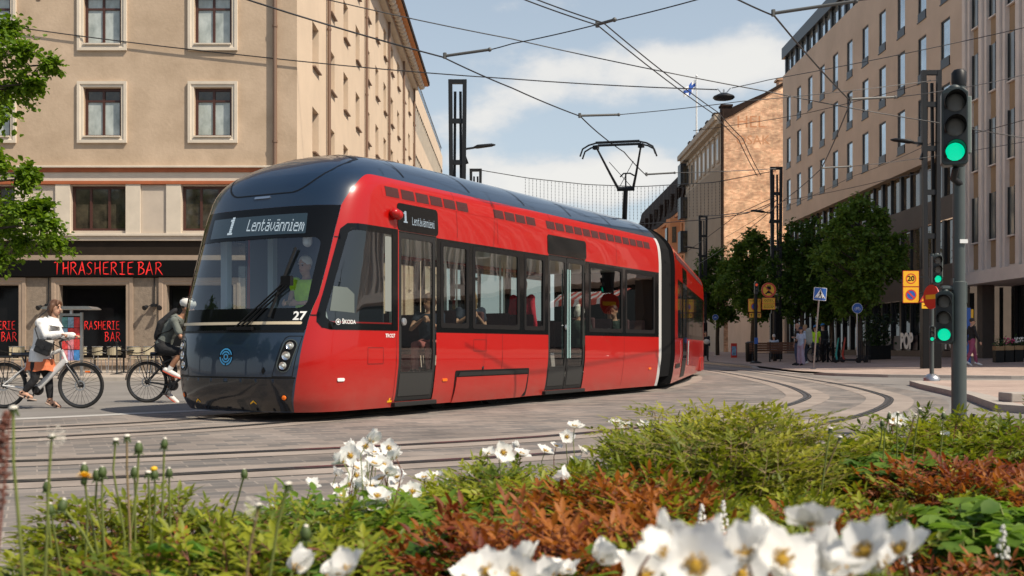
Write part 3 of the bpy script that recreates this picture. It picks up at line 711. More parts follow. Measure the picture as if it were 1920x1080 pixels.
# striped awnings along the sunny front
AWN = pbr('awning_stripe', (.6, .12, .09), .8)
for k in range(1):
    m = MB()
    for i in range(14):
        x = RX - .2 + k * 9 + i * .4; m.add([(x, PY0 - .36, 3.35), (x + .4, PY0 - .36, 3.35), (x + .4, PY0 - 1.2, 2.95), (x, PY0 - 1.2, 2.95), (x + .4, PY0 - 1.2, 2.7), (x, PY0 - 1.2, 2.7)], [(0, 1, 2, 3), (3, 2, 4, 5)], i % 2)
    m.build('awning', [AWN, WHITE], RBB)

# low link building between the sand block and the brick gable, its roof catching the sun
LK = thing('link_building', 'low building with pale sunlit sloping roof between the sand office block and the brick gable', 'building')
m = MB(); m.box(RX + .2, RX + 30, BY1 + .3, 104.7, 0, 8.6, 0); m.build('wall', SAND, LK)
m = MB(); m.add([(RX + .0, 90, 8.62), (RX + 30, 90, 8.62), (RX + 30, 104.6, 10.3), (RX, 104.6, 10.3)], [(0, 1, 2, 3)]); m.build('roof', pbr('pale_roof', (.62, .52, .36), .7), LK)

# brick gable and the grey-beige street front behind it
BRICK = brickmat('old_brick', (.54, .275, .155), (.78, .49, .30), (.52, .38, .27), .34, .11, .012, ns=1.1, stain=.45, plane='XZ', bump=.4)
GREYB = pbr('grey_beige_stone', (.42, .345, .265), .9, var=.08, vs=.5)
BG = thing('brick_gable_building', 'old building with bare orange brick gable, grey fluted street front and chimneys', 'building')
GY = 105.8; BGX = 21.0; BYE = 129.0
m = MB(); m.prism([(BGX + .02, 0), (BGX + 16, 0), (BGX + 16, 24.0), (BGX + 6.2, 27.0), (BGX + .9, 23.9), (BGX + .02, 23.5)], (0, GY, 0), (1, 0, 0), (0, 0, 1), (0, .5, 0)); m.build('gable_wall', BRICK, BG)
text('painted_lettering', 'HEL', 1.7, pbr('faded_paint', (.50, .225, .11), .9, var=.2, vs=2), BG, frame3((BGX + 2.7, GY - .003, 23.2), (1, 0, 0), (0, 0, 1)), .001)
text('painted_lettering', 'OSAK', 1.3, MATS.setdefault('fp', pbr('faded_paint', (.50, .235, .115), .9, var=.2, vs=2)), BG, frame3((BGX + 2.9, GY - .003, 21.4), (1, 0, 0), (0, 0, 1)), .001)
m = MB(); m.quad((BGX, GY, 0), (BGX, BYE, 0), (BGX, BYE, 23.4), (BGX, GY, 23.4)); m.quad((BGX, BYE, 0), (BGX + 14, BYE, 0), (BGX + 14, BYE, 23.4), (BGX, BYE, 23.4))
m.build('street_wall', GREYB, BG)
m = MB()
for i in range(36):
    y = GY + .5 + i * .63; m.box(BGX - .18, BGX - .003, y - .14, y + .14, 4.5, 19.2)
m.build('flute', GREYB, BG)['kind'] = 'stuff'
for i in range(8):
    y = GY + 2.6 + i * 2.55
    f = MB(); f.box(BGX - .14, BGX - .004, y - .62, y + .62, 19.6, 22.4, 0); f.quad((BGX - .145, y - .42, 19.9), (BGX - .145, y + .42, 19.9), (BGX - .145, y + .42, 22.0), (BGX - .145, y - .42, 22.0), 1); f.box(BGX - .3, BGX - .004, y - .75, y + .75, 22.402, 22.65, 0); f.build('window', [GREYB, PANED], BG)
m = MB(); m.box(BGX - .9, BGX + .015, GY + .1, BYE + .8, 23.5, 24.05); m.box(BGX - .6, BGX + .015, GY + .1, BYE + .5, 23.1, 23.498); m.build('cornice', GREYB, BG)
m = MB(); m.prism([(BGX - .8, 24.06), (BGX + 6.2, 27.15), (BGX + 14, 25)], (0, GY + .52, 0), (1, 0, 0), (0, 0, 1), (0, BYE - GY, 0)); m.prism([(BGX + .0, 23.52), (BGX + .9, 23.92), (BGX + 6.2, 27.02), (BGX + 16, 24.02), (BGX + 16, 24.25), (BGX + 6.2, 27.35), (BGX + .0, 23.8)], (0, GY - .15, 0), (1, 0, 0), (0, 0, 1), (0, .66, 0)); m.build('roof', ROOFM, BG)
for i in range(6):
    y = GY + .9 + i * 3.8
    f = MB(); f.box(BGX - .1, BGX + .9, y - .4, y + .6, 23.9, 24.9); f.box(BGX - .2, BGX + 1.0, y - .5, y + .7, 24.9, 25.1); f.build('chimney', ROOFM, BG)
f = MB(); f.box(BGX + 5.6, BGX + 7, GY + .4, GY + 1.6, 26.7, 27.5); f.box(BGX + 5.4, BGX + 7.2, GY + .3, GY + 1.7, 27.5, 27.7); f.build('chimney', BRICK, BG)
m = MB(); m.tube([(BGX - .15, GY - .05, 3), (BGX - .15, GY - .05, 24.3)], .14, 8); m.build('downpipe', ROOFM, BG)
for i in range(5):
    f = MB(); z = 4.2 + i * 4.0; f.box(BGX - 1.0, BGX - .003, BYE - 2.4, BYE - .3, z, z + 2.5, 0); f.quad((BGX - .7, BYE - 2.41, z + .2), (BGX - .2, BYE - 2.41, z + .2), (BGX - .2, BYE - 2.41, z + 2.2), (BGX - .7, BYE - 2.41, z + 2.2), 1); f.build('bay_window', [FRAMED, PANED], BG)
FP = thing('flag_pole', 'white flagpole on the roof of the grey fluted building flying a blue and white flag', 'flagpole', (BGX + 1.5, 118.5, 25.0))
FX = (1306 - 960) * 118.5 / FPX - (BGX + 1.5)
m = MB(); m.tube([(FX, 0, -1.2), (FX, 0, 5.9)], [.11, .07], 8); m.sphere((FX, 0, 6.0), .14, 8); m.build('pole', WHITE, FP, 40)
fl = MB(); n = 14
def fp(u, v): return Vector((FX - .1 - u * 1.5, .25 * math.sin(u * 6) - u * .8, 5.6 - v * 1.15 - u * 1.15 + .12 * math.sin(u * 7 + v)))
for i in range(n):
    for j in range(9):
        blue = (3 <= j <= 5) or (4 <= i <= 7)
        fl.quad(fp(i/n, j/9), fp((i+1)/n, j/9), fp((i+1)/n, (j+1)/9), fp(i/n, (j+1)/9), int(blue))
fl.build('flag', [WHITE, pbr('flag_blue', (.01, .07, .33), .7)], FP, 180)

# orange building with the steep dark roof, far end
OR = pbr('orange_render', (.60, .25, .105), .9, var=.12, vs=.4)
OB = thing('mansard_building', 'orange rendered building with a steep dark slate roof, farthest along the street', 'building')
OY0, OY1 = 129.6, 178.0
m = MB(); facade(m, (BGX, OY0, 0), (0, 1, 0), OY1 - OY0, 0, 17.2, [(1.2 + 3.1*i, 2.5 + 3.1*i, z, z + 2.2) for i in range(15) for z in (2, 6, 10, 14)], .3, 0, 0, (-1, 0, 0)); m.quad((BGX + 12, OY1, 0), (BGX, OY1, 0), (BGX, OY1, 17.2), (BGX + 12, OY1, 17.2)); m.box(BGX - .5, BGX + .003, OY0, OY1, 17.202, 17.6); m.build('wall', OR, OB)
for i in range(15):
    for z in (2, 6, 10, 14):
        f = MB(); f.quad((BGX + .25, OY0 + 1.2 + 3.1*i, z), (BGX + .25, OY0 + 2.5 + 3.1*i, z), (BGX + .25, OY0 + 2.5 + 3.1*i, z + 2.2), (BGX + .25, OY0 + 1.2 + 3.1*i, z + 2.2)); f.box(BGX + .15, BGX + .24, OY0 + 1.8 + 3.1*i, OY0 + 1.9 + 3.1*i, z, z + 2.2); f.build('window', PANED, OB)
for y in (OY0 + 6, OY0 + 18, OY0 + 30):
    f = MB(); pr = [(0, -2.2), (-1.1, -1.4), (-1.4, 0), (-1.1, 1.4), (0, 2.2)]; f.loft([[(BGX + a, y + b, z) for a, b in pr] for z in (5, 17.1)]); 
    for z in (6, 10, 14):
        for a, b in ((-1.34, -.45), (-1.34, .45)): f.box(BGX - 1.43, BGX - 1.30, y + b - .28, y + b + .28, z, z + 2, 1)
        f.quad((BGX - .42, y - 1.96, z), (BGX - .9, y - 1.62, z), (BGX - .9, y - 1.62, z + 2), (BGX - .42, y - 1.96, z + 2), 1)
    f.build('bay', [OR, PANED], OB)
m = MB(); m.prism([(BGX - .6, 17.6), (BGX - .2, 19.5), (BGX + .25, 21.6), (BGX + .7, 23.2), (BGX + 3.0, 24.8), (BGX + 12, 24.8), (BGX + 12, 17.6)], (0, OY0, 0), (1, 0, 0), (0, 0, 1), (0, OY1 - OY0, 0)); m.build('roof', ROOFM, OB)
for i in range(9):
    f = MB(); y = OY0 + 3 + i * 5.2; f.box(BGX - .62, BGX + 1.0, y - .6, y + .6, 18.4, 20.6); f.build('dormer', ROOFM, OB)
# ---------------------------------------------------------------- people
SKIN = pbr('skin', (.46, .255, .17), .55, var=.08, vs=20)
SKIN2 = pbr('tanned_skin', (.36, .18, .105), .5, var=.08, vs=20)
EYE = pbr('eye', (.02, .015, .012), .2)
LIPS = pbr('lips', (.33, .11, .09), .5)
def cloth(name, c, var=.12): return pbr(name, c, .85, var=var, vs=9, bump=1.0, bs=11)
def remesh(mb, voxel, it=3):
    me = bpy.data.meshes.new('r'); me.from_pydata(mb.v, [], mb.f); me.update(); fixn(me)
    o = bpy.data.objects.new('r', me); COL.objects.link(o)
    m = o.modifiers.new('r', 'REMESH'); m.mode = 'VOXEL'; m.voxel_size = voxel
    if it: s = o.modifiers.new('s', 'SMOOTH'); s.factor = .5; s.iterations = it
    bpy.context.view_layer.update()
    out = bpy.data.meshes.new_from_object(o.evaluated_get(bpy.context.evaluated_depsgraph_get()))
    bpy.data.objects.remove(o); bpy.data.meshes.remove(me)
    return out
def solid(name, mb, mat, parent, voxel=.014, it=3):
    me = remesh(mb, voxel, it); me.materials.clear(); me.materials.append(mat); me.name = name
    return link(name, me, parent, 180)
V3 = lambda *a: Vector(a)
def stand(h=1.75, step=0, arms=None, lean=0, bendL=0, bendR=0):
    """joints of a standing or walking figure; forward is +X, its left is +Y"""
    s = h / 1.75; J = {}
    J['pel'] = V3(0, 0, .94); J['che'] = V3(.02 + lean*.6, 0, 1.26); J['neck'] = V3(0 + lean, 0, 1.49); J['head'] = V3(.025 + lean*1.1, 0, 1.625)
    for sd, y, k, b in (('L', 1, 1, bendL), ('R', -1, -1, bendR)):
        st = step * k
        J['sh'+sd] = V3(0 + lean*.9, .185*y, 1.41); J['el'+sd] = V3(-.02 - st*.35, .235*y, 1.13); J['wr'+sd] = V3(.05 - st*.6, .245*y, .88)
        if b: J['el'+sd] = V3(.02, .25*y, 1.14); J['wr'+sd] = V3(.22, .16*y, 1.14 + b)
        J['hi'+sd] = V3(0, .09*y, .90); J['kn'+sd] = V3(.03 + st*.5, .10*y, .50); J['an'+sd] = V3(st - .02, .10*y, .085 + (.06 if st < 0 else 0)); J['to'+sd] = V3(st + .15, .115*y, .03)
    for k in J: J[k] = J[k] * s
    J['s'] = s; return J
def person(label, J, look, loc, rz, group=None, vox=.016, face=True, cat='person'):
    """one continuous body; clothes and hair are child meshes that follow it"""
    s = J['s']; fwd = J.get('fwd', Vector((1, 0, 0))); hf = J.get('hf', fwd).normalized(); sk = look.get('skin', SKIN)
    b = MB(); side = (J['shL'] - J['shR']).normalized()
    hd = J['head']; up = J.get('hup', (hd - J['neck']).normalized()); hs = up.cross(hf).normalized(); hf = hs.cross(up).normalized()
    HM = Matrix(((hf.x, hs.x, up.x, hd.x), (hf.y, hs.y, up.y, hd.y), (hf.z, hs.z, up.z, hd.z), (0, 0, 0, 1)))
    def torso(mb, g=0, top=True):
        p, c, n = J['pel'], J['che'], J['neck']; w = look.get('wide', 1)
        waist = p.lerp(c, .5)
        pts = [p - (c - p).normalized()*.09*s, p, waist, c, c.lerp(n, .55), c.lerp(n, .80)]
        mb.tube(pts, [.15*s*w + g, .165*s*w + g, .135*s*w + g, .165*s*w + g, .165*s + g, .08*s + g], 14, 0, True, None, None, False) if False else None
        rings = []
        for q, ra, rb in zip(pts, (.13, .165, .14, .17, .17, .10), (.10, .115, .10, .12, .105, .075)):
            i = pts.index(q); d = (pts[min(i+1, 5)] - pts[max(i-1, 0)]).normalized(); a = (side - d*side.dot(d)).normalized(); f = a.cross(d)
            rings.append([q + a*math.cos(t)*(ra*s*w + g) + f*math.sin(t)*(rb*s*w + g) for t in [2*math.pi*k/16 for k in range(16)]])
        mb.loft(rings)
    def limb(mb, a, m, e, r, g=0, f=1.0):
        e2 = m.lerp(e, f); mb.tube([a, a.lerp(m, .35), m, m.lerp(e2, .35), e2], [(r[0] + g), (r[0]*.96 + g), (r[1] + g), (r[1]*1.02 + g), (lerp(r[1], r[2], f) + g)], 10, rnd=True)
    ARM = [.047*s, .037*s, .026*s]; LEG = [.085*s, .056*s, .038*s]
    torso(b); b.tube([J['neck'] - up*.07*s, hd - up*.03*s], [.058*s, .05*s], 10, rnd=True)
    # skull, jaw, nose, ears
    b.sphere((0, 0, 0), 1, 14, 0, (.094*s, .077*s, .112*s), HM @ Matrix.Translation((-.008*s, 0, .022*s)))
    b.sphere((0, 0, 0), 1, 12, 0, (.066*s, .058*s, .075*s), HM @ Matrix.Translation((.028*s, 0, -.05*s)))
    b.tube([HM @ V3(.084*s, 0, .02*s), HM @ V3(.108*s, 0, -.018*s)], [.010*s, .017*s], 8, rnd=True)
    for y in (-1, 1): b.sphere((0, 0, 0), 1, 8, 0, (.022*s, .010*s, .032*s), HM @ Matrix.Translation((-.012*s, .078*y*s, -.005*s)))
    for sd in 'LR':
        limb(b, J['sh'+sd], J['el'+sd], J['wr'+sd], ARM); limb(b, J['hi'+sd], J['kn'+sd], J['an'+sd], LEG)
        b.tube([J['hi'+sd] + V3(0, 0, .03*s), J['pel'].lerp(J['hi'+sd], .5)], [.085*s, .10*s], 10, rnd=True)
        b.sphere(J['sh'+sd], .056*s, 10)
        ft = (J['to'+sd] - J['an'+sd]); b.tube([J['an'+sd] - ft.normalized()*.03*s, J['an'+sd].lerp(J['to'+sd], .55), J['to'+sd]], [.036*s, .038*s, .026*s], 10, rnd=True)
        # hand: palm, four unequal fingers, thumb
        wr = J['wr'+sd]; d = (wr - J['el'+sd]).normalized(); d = J.get('hd'+sd, d).normalized(); pn = J.get('pn'+sd, side * (1 if sd == 'R' else -1)); pn = (pn - d*pn.dot(d)).normalized(); tw = d.cross(pn).normalized()
        if tw.dot(J.get('th'+sd, fwd)) < 0: tw = -tw
        pc = wr + d*.05*s; b.tube([wr, pc, wr + d*.085*s], [.026*s, .040*s, .036*s], 10, side=tuple(pn), rb=[.018*s, .016*s, .013*s], rnd=True)
        curl = J.get('curl', .6)
        for k, ln in enumerate((.066, .075, .070, .054)):
            base = wr + d*.088*s + tw*(.028 - .019*k)*s; a1 = curl*.6; p1 = base + (d*math.cos(a1) + pn*math.sin(a1))*ln*.5*s; a2 = curl*1.7; p2 = p1 + (d*math.cos(a2) + pn*math.sin(a2))*ln*.5*s
            b.tube([base - d*.01*s, p1, p2], [.0095*s, .009*s, .0075*s], 7, rnd=True)
        tb = wr + d*.03*s + tw*.034*s; t1 = tb + (d*.7 + tw*.6 + pn*.3*curl).normalized()*.032*s; t2 = t1 + (d*.85 + tw*.1 + pn*.7*curl).normalized()*.028*s
        b.tube([tb - tw*.012*s, t1, t2], [.012*s, .0105*s, .0085*s], 7, rnd=True)
    me = remesh(b, vox * .75, 2); me.materials.clear(); me.materials.append(sk); me.name = 'person'
    o = link('person', me, None, 180); o.location = loc; o.rotation_euler = (0, 0, rz); tag(o, label, cat, group)
    if face:
        f = MB()
        for y in (-1, 1): f.sphere(HM @ V3(.082*s, .031*s*y, .020*s), .0105*s, 8)
        f.build('eyes', EYE, o, 180)
        f = MB(); f.tube([HM @ V3(.082*s, -.024*s, -.056*s), HM @ V3(.094*s, 0, -.053*s), HM @ V3(.082*s, .024*s, -.056*s)], .0065*s, 6, rnd=True); f.build('lips', LIPS, o, 180)
        f = MB()
        for y in (-1, 1): f.tube([HM @ V3(.085*s, .018*s*y, .041*s), HM @ V3(.078*s, .046*s*y, .043*s)], .005*s, 5, rnd=True)
        f.build('eyebrows', look.get('hairm', EYE), o, 180)
    if look.get('hair'):
        h = MB(); st = look['hair']
        h.sphere((0, 0, 0), 1, 14, 0, (.100*s, .086*s, .098*s), HM @ Matrix.Translation((-.022*s, 0, .045*s)))
        if st in ('bob', 'long'):
            ln = -.10 if st == 'bob' else -.24
            for y in (-1, 1): h.tube([HM @ V3(-.01*s, .070*s*y, .05*s), HM @ V3(-.015*s, .086*s*y, -.03*s), HM @ V3(-.025*s, .080*s*y, ln*s)], [.035*s, .034*s, .022*s], 8, rnd=True)
            h.tube([HM @ V3(-.07*s, 0, .06*s), HM @ V3(-.09*s, 0, -.03*s), HM @ V3(-.075*s, 0, ln*s)], [.06*s, .065*s, .045*s], 10, rnd=True)
            for y in (-.5, .5): h.tube([HM @ V3(.05*s, .05*s*y, .105*s), HM @ V3(.068*s, .09*s*y, .07*s)], [.03*s, .02*s], 8, rnd=True)
        if st == 'bun': h.sphere(HM @ V3(-.12*s, 0, .05*s), .045*s, 10)
        if st == 'tail': h.tube([HM @ V3(-.10*s, 0, .03*s), HM @ V3(-.15*s, 0, -.05*s), HM @ V3(-.13*s, 0, -.16*s)], [.03*s, .035*s, .015*s], 8, rnd=True)
        ho = solid('hair', h, look['hairm'], o, vox*.8, 2)
        ho.data.transform(Matrix.Identity(4))
    if look.get('cap'):
        c = MB(); c.sphere((0, 0, 0), 1, 12, 0, (.108*s, .094*s, .085*s), HM @ Matrix.Translation((-.01*s, 0, .075*s))); c.tube([HM @ V3(.07*s, 0, .07*s), HM @ V3(.165*s, 0, .055*s)], [.07*s, .05*s], 10, rb=[.014*s, .008*s], side=tuple(up)); solid('cap', c, look['cap'], o, vox*.7, 2)
    if look.get('top'):
        t = MB(); g = look.get('tg', .016)*s; torso(t, g)
        sl = look.get('sleeve', 1.0)
        for sd in 'LR':
            A, M_, E = J['sh'+sd], J['el'+sd], J['wr'+sd]; t.sphere(A, .060*s + g, 10)
            if sl <= 1: limb(t, A, A.lerp(M_, .5*sl + .2), A.lerp(M_, min(1, sl)), [ARM[0], ARM[0], ARM[0]], g)
            else: limb(t, A, M_, E, ARM, g, sl - 1)
        hem = look.get('hem', 0)
        if hem:
            p = J['pel']; dn = J.get('hemdir', V3(0, 0, -1)); rings = []
            for k in range(5):
                q = p + V3(0, 0, .12*s) + dn * (hem*s + .12*s) * k / 4; a = side; f = a.cross(V3(0, 0, 1)) ; ex = 1 + .16 * k / 4
                rings.append([q + a*math.cos(u)*.185*s*ex + f*math.sin(u)*(.145*s)*ex for u in [2*math.pi*i/18 for i in range(18)]])
            t.loft(rings)
        solid(look.get('topname', 'shirt'), t, look['top'], o, vox, 2)
    if look.get('trousers'):
        t = MB(); g = look.get('lg', .014)*s; f = look.get('leglen', 1.94)
        p = J['pel']; c = J['che']; d = (c - p).normalized(); a = (side - d*side.dot(d)).normalized(); fr = a.cross(d)
        t.loft([[p + d*z*s + a*math.cos(u)*(ra*s + g) + fr*math.sin(u)*(rb*s + g) for u in [2*math.pi*i/16 for i in range(16)]] for z, ra, rb in ((-.10, .13, .10), (-.02, .165, .115), (.08, .155, .108), (.13, .142, .10))])
        for sd in 'LR':
            H, K, A = J['hi'+sd], J['kn'+sd], J['an'+sd]; t.tube([H + V3(0, 0, .03*s), p.lerp(H, .5)], [.09*s + g, .10*s + g], 10, rnd=True)
            if f <= 1: t.tube([H, H.lerp(K, f*.5), H.lerp(K, f)], [LEG[0] + g, LEG[0]*.97 + g, lerp(LEG[0], LEG[1], f*.8) + g], 12, rnd=True)
            else:
                E = K.lerp(A, f - 1); fl = look.get('flare', 0)*s; t.tube([H, H.lerp(K, .4), K, K.lerp(E, .5), E], [LEG[0] + g, LEG[0]*.95 + g, LEG[1] + g + fl*.4, LEG[1]*.95 + g + fl*.8, LEG[2] + g + fl], 12, rnd=True)
        solid(look.get('legname', 'trousers'), t, look['trousers'], o, vox, 2)
    if look.get('shoes'):
        for sd in 'LR':
            t = MB(); A, T = J['an'+sd], J['to'+sd]; d = (T - A).normalized(); t.tube([A - d*.05*s, A.lerp(T, .5), T + d*.035*s], [.045*s, .047*s, .034*s], 10, rnd=True); t.tube([A + V3(0, 0, .04*s), A], [.043*s, .043*s], 10, rnd=True)
            solid('shoe', t, look['shoes'], o, vox*.8, 2)
    return o
HAIR_BR = pbr('brown_hair', (.10, .045, .022), .6, var=.35, vs=30, stretch=(1, 1, .2)); HAIR_DK = pbr('dark_hair', (.018, .012, .01), .55, var=.3, vs=30); HAIR_GR = pbr('white_hair', (.62, .60, .56), .6, var=.1, vs=30); HAIR_BL = pbr('fair_hair', (.30, .19, .09), .6, var=.2, vs=30)
C_BLACK = cloth('black_cloth', (.012, .012, .014)); C_WHITE = cloth('white_linen', (.72, .71, .69), .05); C_GREY = cloth('grey_green_cloth', (.13, .145, .13)); C_NAVY = cloth('navy_cloth', (.02, .028, .05)); C_JEAN = cloth('blue_jeans', (.06, .10, .20)); C_LAV = cloth('lavender_cloth', (.40, .33, .42)); C_LBLUE = cloth('pale_blue_cloth', (.42, .50, .62)); C_HIVIS = cloth('hivis_cloth', (.50, .80, .02)); C_RED = cloth('red_cloth', (.55, .02, .05)); C_PLUM = cloth('plum_cloth', (.27, .06, .12)); C_BLUE = cloth('blue_cloth', (.02, .16, .40)); C_GREEN = cloth('dark_green_cloth', (.03, .055, .045))
# ---------------------------------------------------------------- the tram
def carpaint(name, c, coat=1.0, rough=.35):
    m = pbr(name, c, rough, coat=coat); b = m.node_tree.nodes['Principled BSDF']; b.inputs['Coat Roughness'].default_value = .025; return m
def wavy(m, strength=.06, sc=.9):
    nt = m.node_tree; tc = nt.nodes.new('ShaderNodeTexCoord'); n = nt.nodes.new('ShaderNodeTexNoise'); n.inputs['Scale'].default_value = sc; n.inputs['Detail'].default_value = 1.5; nt.links.new(tc.outputs['Object'], n.inputs['Vector'])
    bp = nt.nodes.new('ShaderNodeBump'); bp.inputs['Strength'].default_value = strength; bp.inputs['Distance'].default_value = .12; nt.links.new(n.outputs[0], bp.inputs['Height'])
    for k in ('Normal', 'Coat Normal'): nt.links.new(bp.outputs[0], nt.nodes['Principled BSDF'].inputs[k])
    return m
TRED = wavy(carpaint('tram_red', (.37, .0042, .0026), coat=.5), .05); TNAVY = wavy(carpaint('tram_navy', (.009, .022, .045), coat=.8, rough=.3), .03); TBLK = wavy(pbr('tram_black_glass', (.005, .0055, .006), .08, spec=.22), .04)
def dusty(m):
    # road dust that settles low on the skirt
    nt = m.node_tree; b = nt.nodes['Principled BSDF']; b.inputs['Specular IOR Level'].default_value = .3; tc = nt.nodes.new('ShaderNodeTexCoord'); sp = nt.nodes.new('ShaderNodeSeparateXYZ'); nt.links.new(tc.outputs['Object'], sp.inputs[0])
    n = nt.nodes.new('ShaderNodeTexNoise'); n.inputs['Scale'].default_value = 3.5; n.inputs['Detail'].default_value = 9; n.inputs['Roughness'].default_value = .7; nt.links.new(tc.outputs['Object'], n.inputs['Vector'])
    mr = nt.nodes.new('ShaderNodeMapRange'); mr.inputs['From Min'].default_value = .75; mr.inputs['From Max'].default_value = .12; mr.inputs['To Max'].default_value = .55; nt.links.new(sp.outputs[2], mr.inputs['Value'])
    mu = nt.nodes.new('ShaderNodeMath'); mu.operation = 'MULTIPLY'; nt.links.new(mr.outputs[0], mu.inputs[0]); nt.links.new(n.outputs[0], mu.inputs[1])
    mx = nt.nodes.new('ShaderNodeMix'); mx.data_type = 'RGBA'; c = b.inputs['Base Color'].default_value[:]; mx.inputs['A'].default_value = c; mx.inputs['B'].default_value = (.20, .13, .10, 1); nt.links.new(mu.outputs[0], mx.inputs['Factor']); nt.links.new(mx.outputs['Result'], b.inputs['Base Color'])
    m2 = nt.nodes.new('ShaderNodeMath'); m2.operation = 'MULTIPLY_ADD'; m2.inputs[1].default_value = .5; m2.inputs[2].default_value = .28; nt.links.new(mu.outputs[0], m2.inputs[0]); nt.links.new(m2.outputs[0], b.inputs['Roughness'])
    return m
dusty(TRED)
TGREY = pbr('tram_door_grey', (.022, .022, .022), .5, spec=.2); TWHT = pbr('tram_white_trim', (.46, .46, .45), .35); TRUB = pbr('tram_bellows', (.007, .007, .0075), .8, spec=.15); TUND = pbr('tram_underframe', (.014, .013, .012), .8)
TGLASS = glass('tram_pane', (.66, .70, .67), 0, 1.85, .05); WGLASS = glass('windscreen_glass', (.84, .90, .92), 0, 1.95, .02)
TINT_ = pbr('tram_interior', (.50, .50, .49), .6); TSEAT = pbr('seat_fabric', (.09, .035, .04), .9, var=.2, vs=20); TCEIL = pbr('tram_ceiling', (.65, .65, .62), .5); TPOLE = pbr('grab_pole', (.5, .55, .5), .3, .6)
TVENT = pbr('vent_mesh', (.055, .004, .004), .7, bump=.8, bs=160); CREAM = pbr('cream_line', (.62, .52, .36), .4); EMBL = pbr('emblem_blue', (.06, .33, .62), .35); LENSM = glass('lamp_cover', (.75, .78, .78), 0, 1.5); CHROME = pbr('chrome', (.7, .7, .7), .12, 1)
Wt = [(.13,1.22),(.3,1.265),(.55,1.30),(.8,1.325),(2.6,1.325),(2.9,1.31),(3.05,1.285),(3.15,1.25),(3.233,1.20),(3.36,1.09),(3.5,.92),(3.62,.68),(3.7,.42),(3.76,.02)]
Ft = [(.13,-1.20),(.3,-1.29),(.55,-1.31),(.85,-1.30),(1.15,-1.24),(1.6,-1.13),(2.1,-.96),(2.72,-.72),(3.0,-.60),(3.2,-.45),(3.4,-.17),(3.55,.17),(3.65,.55),(3.72,1.0),(3.75,1.5),(3.76,1.9)]
Lt = [(.13,1.0),(1.15,.95),(2.0,.86),(2.72,.72),(3.0,.7),(3.2,.75),(3.4,.9),(3.6,1.2),(3.76,1.4)]
SN = 3.0; END = 9.86
Wz = lambda z: sm_interp(Wt, z)
def Sx(x, z):
    w = Wz(z); q = min(1, abs(x) / w); l = sm_interp(Lt, z); return sm_interp(Ft, z) + l - l * (1 - q**SN) ** (1/SN)
_arc = {}
def arc(z):
    k = round(z, 4)
    if k not in _arc:
        w, f, l = Wz(z), sm_interp(Ft, z), sm_interp(Lt, z); ys = f + l; P = []
        for i in range(91):
            t = math.pi/2 * i / 90; x = w * max(0, math.cos(t)) ** (2/SN); y = ys - l * math.sin(t) ** (2/SN); P.append((x, y))
        acc = [0]
        for a, b in zip(P, P[1:]): acc.append(acc[-1] + math.hypot(b[0]-a[0], b[1]-a[1]))
        _arc[k] = (P, acc, ys)
    return _arc[k]
def Q(q, z, sgn=1):                        # q: distance along the plan of the shell; equals y on the straight side
    P, acc, ys = arc(z)
    if q >= ys: return Vector((Wz(z) * sgn, q, z))
    s = min(ys - q, acc[-1]); lo, hi = 0, 90
    while hi - lo > 1:
        m = (lo + hi) // 2
        if acc[m] <= s: lo = m
        else: hi = m
    t = (s - acc[lo]) / max(1e-9, acc[hi] - acc[lo]); return Vector((lerp(P[lo][0], P[hi][0], t) * sgn, lerp(P[lo][1], P[hi][1], t), z))
def qc(z): P, acc, ys = arc(z); return ys - acc[-1]
def q_of_x(x, z):
    P, acc, ys = arc(z)
    for i in range(90):
        if P[i+1][0] <= x: 
            t = (x - P[i][0]) / (P[i+1][0] - P[i][0]); return ys - lerp(acc[i], acc[i+1], t)
    return ys - acc[-1]
RB = [(.13, .735), (.258, .752), (.543, .772), (1.134, .808), (1.333, .822), (1.648, .866), (2.367, .882), (2.763, .888)]
QTOP = None
def qb(z):
    if z <= 2.763: return q_of_x(sm_interp(RB, z) * Wz(z), z)
    Rr = 3.233 - 2.763; z2 = min(z, 3.233); base = lerp(q_of_x(.888 * Wz(2.763), 2.763), .02, (z2 - 2.763) / Rr * .6); return base + .30 * (1 - math.sqrt(max(0, 1 - ((z2 - 2.763) / Rr) ** 2)))
TRAM = thing('tram', 'long red articulated tram number 27 with navy front and raised pantograph', 'tram', (-2.958, 14.617, 0), -math.atan2(.503, .864))
YC = [.53, .56, 1.46, 1.49, 1.62, 2.27, 2.48, 3.80, 4.05, 4.66, 4.80, 4.83, 6.24, 6.27, 6.45, 7.83, 8.07, 9.45, 9.58, 9.72, END]
ZR = [.13, .16, .2, .25, .3, .36, .42, .48, .55, .7, .85, 1.0, 1.15, 1.27, 1.44, 1.6, 1.8, 2.0, 2.2, 2.38, 2.42, 2.50, 2.52, 2.65, 2.763] + [2.763 + .47 * math.sin(math.pi/2 * k / 9) for k in range(1, 10)] + [3.30, 3.37, 3.44, 3.5, 3.56, 3.62, 3.66, 3.70, 3.73, 3.75, 3.76]
NF, NP = 36, 14
PANES = [(1.62, 2.27), (2.48, 3.80), (4.05, 4.66), (6.45, 7.83), (8.07, 9.45)]; DOORS = [(.56, 1.46), (4.83, 6.24)]
def qrow(z):
    c, b = qc(z), qb(z); return [lerp(c, b, i / NF) for i in range(NF)] + [lerp(b, .53, i / NP) for i in range(NP)] + YC
def tagside(y0, y1, z0, z1):
    yc, zc = (y0 + y1) / 2, (z0 + z1) / 2
    if zc > 3.233: return 'navy'
    if yc > 9.72: return 'white'
    if any(a < yc < b for a, b in DOORS) and .2 < zc < 2.52: return 'hole'
    if 1.15 < zc < 2.50 and yc > 1.46:
        if 1.27 < zc < 2.42 and any(a < yc < b for a, b in PANES): return 'pane'
        return 'black'
    return 'red'
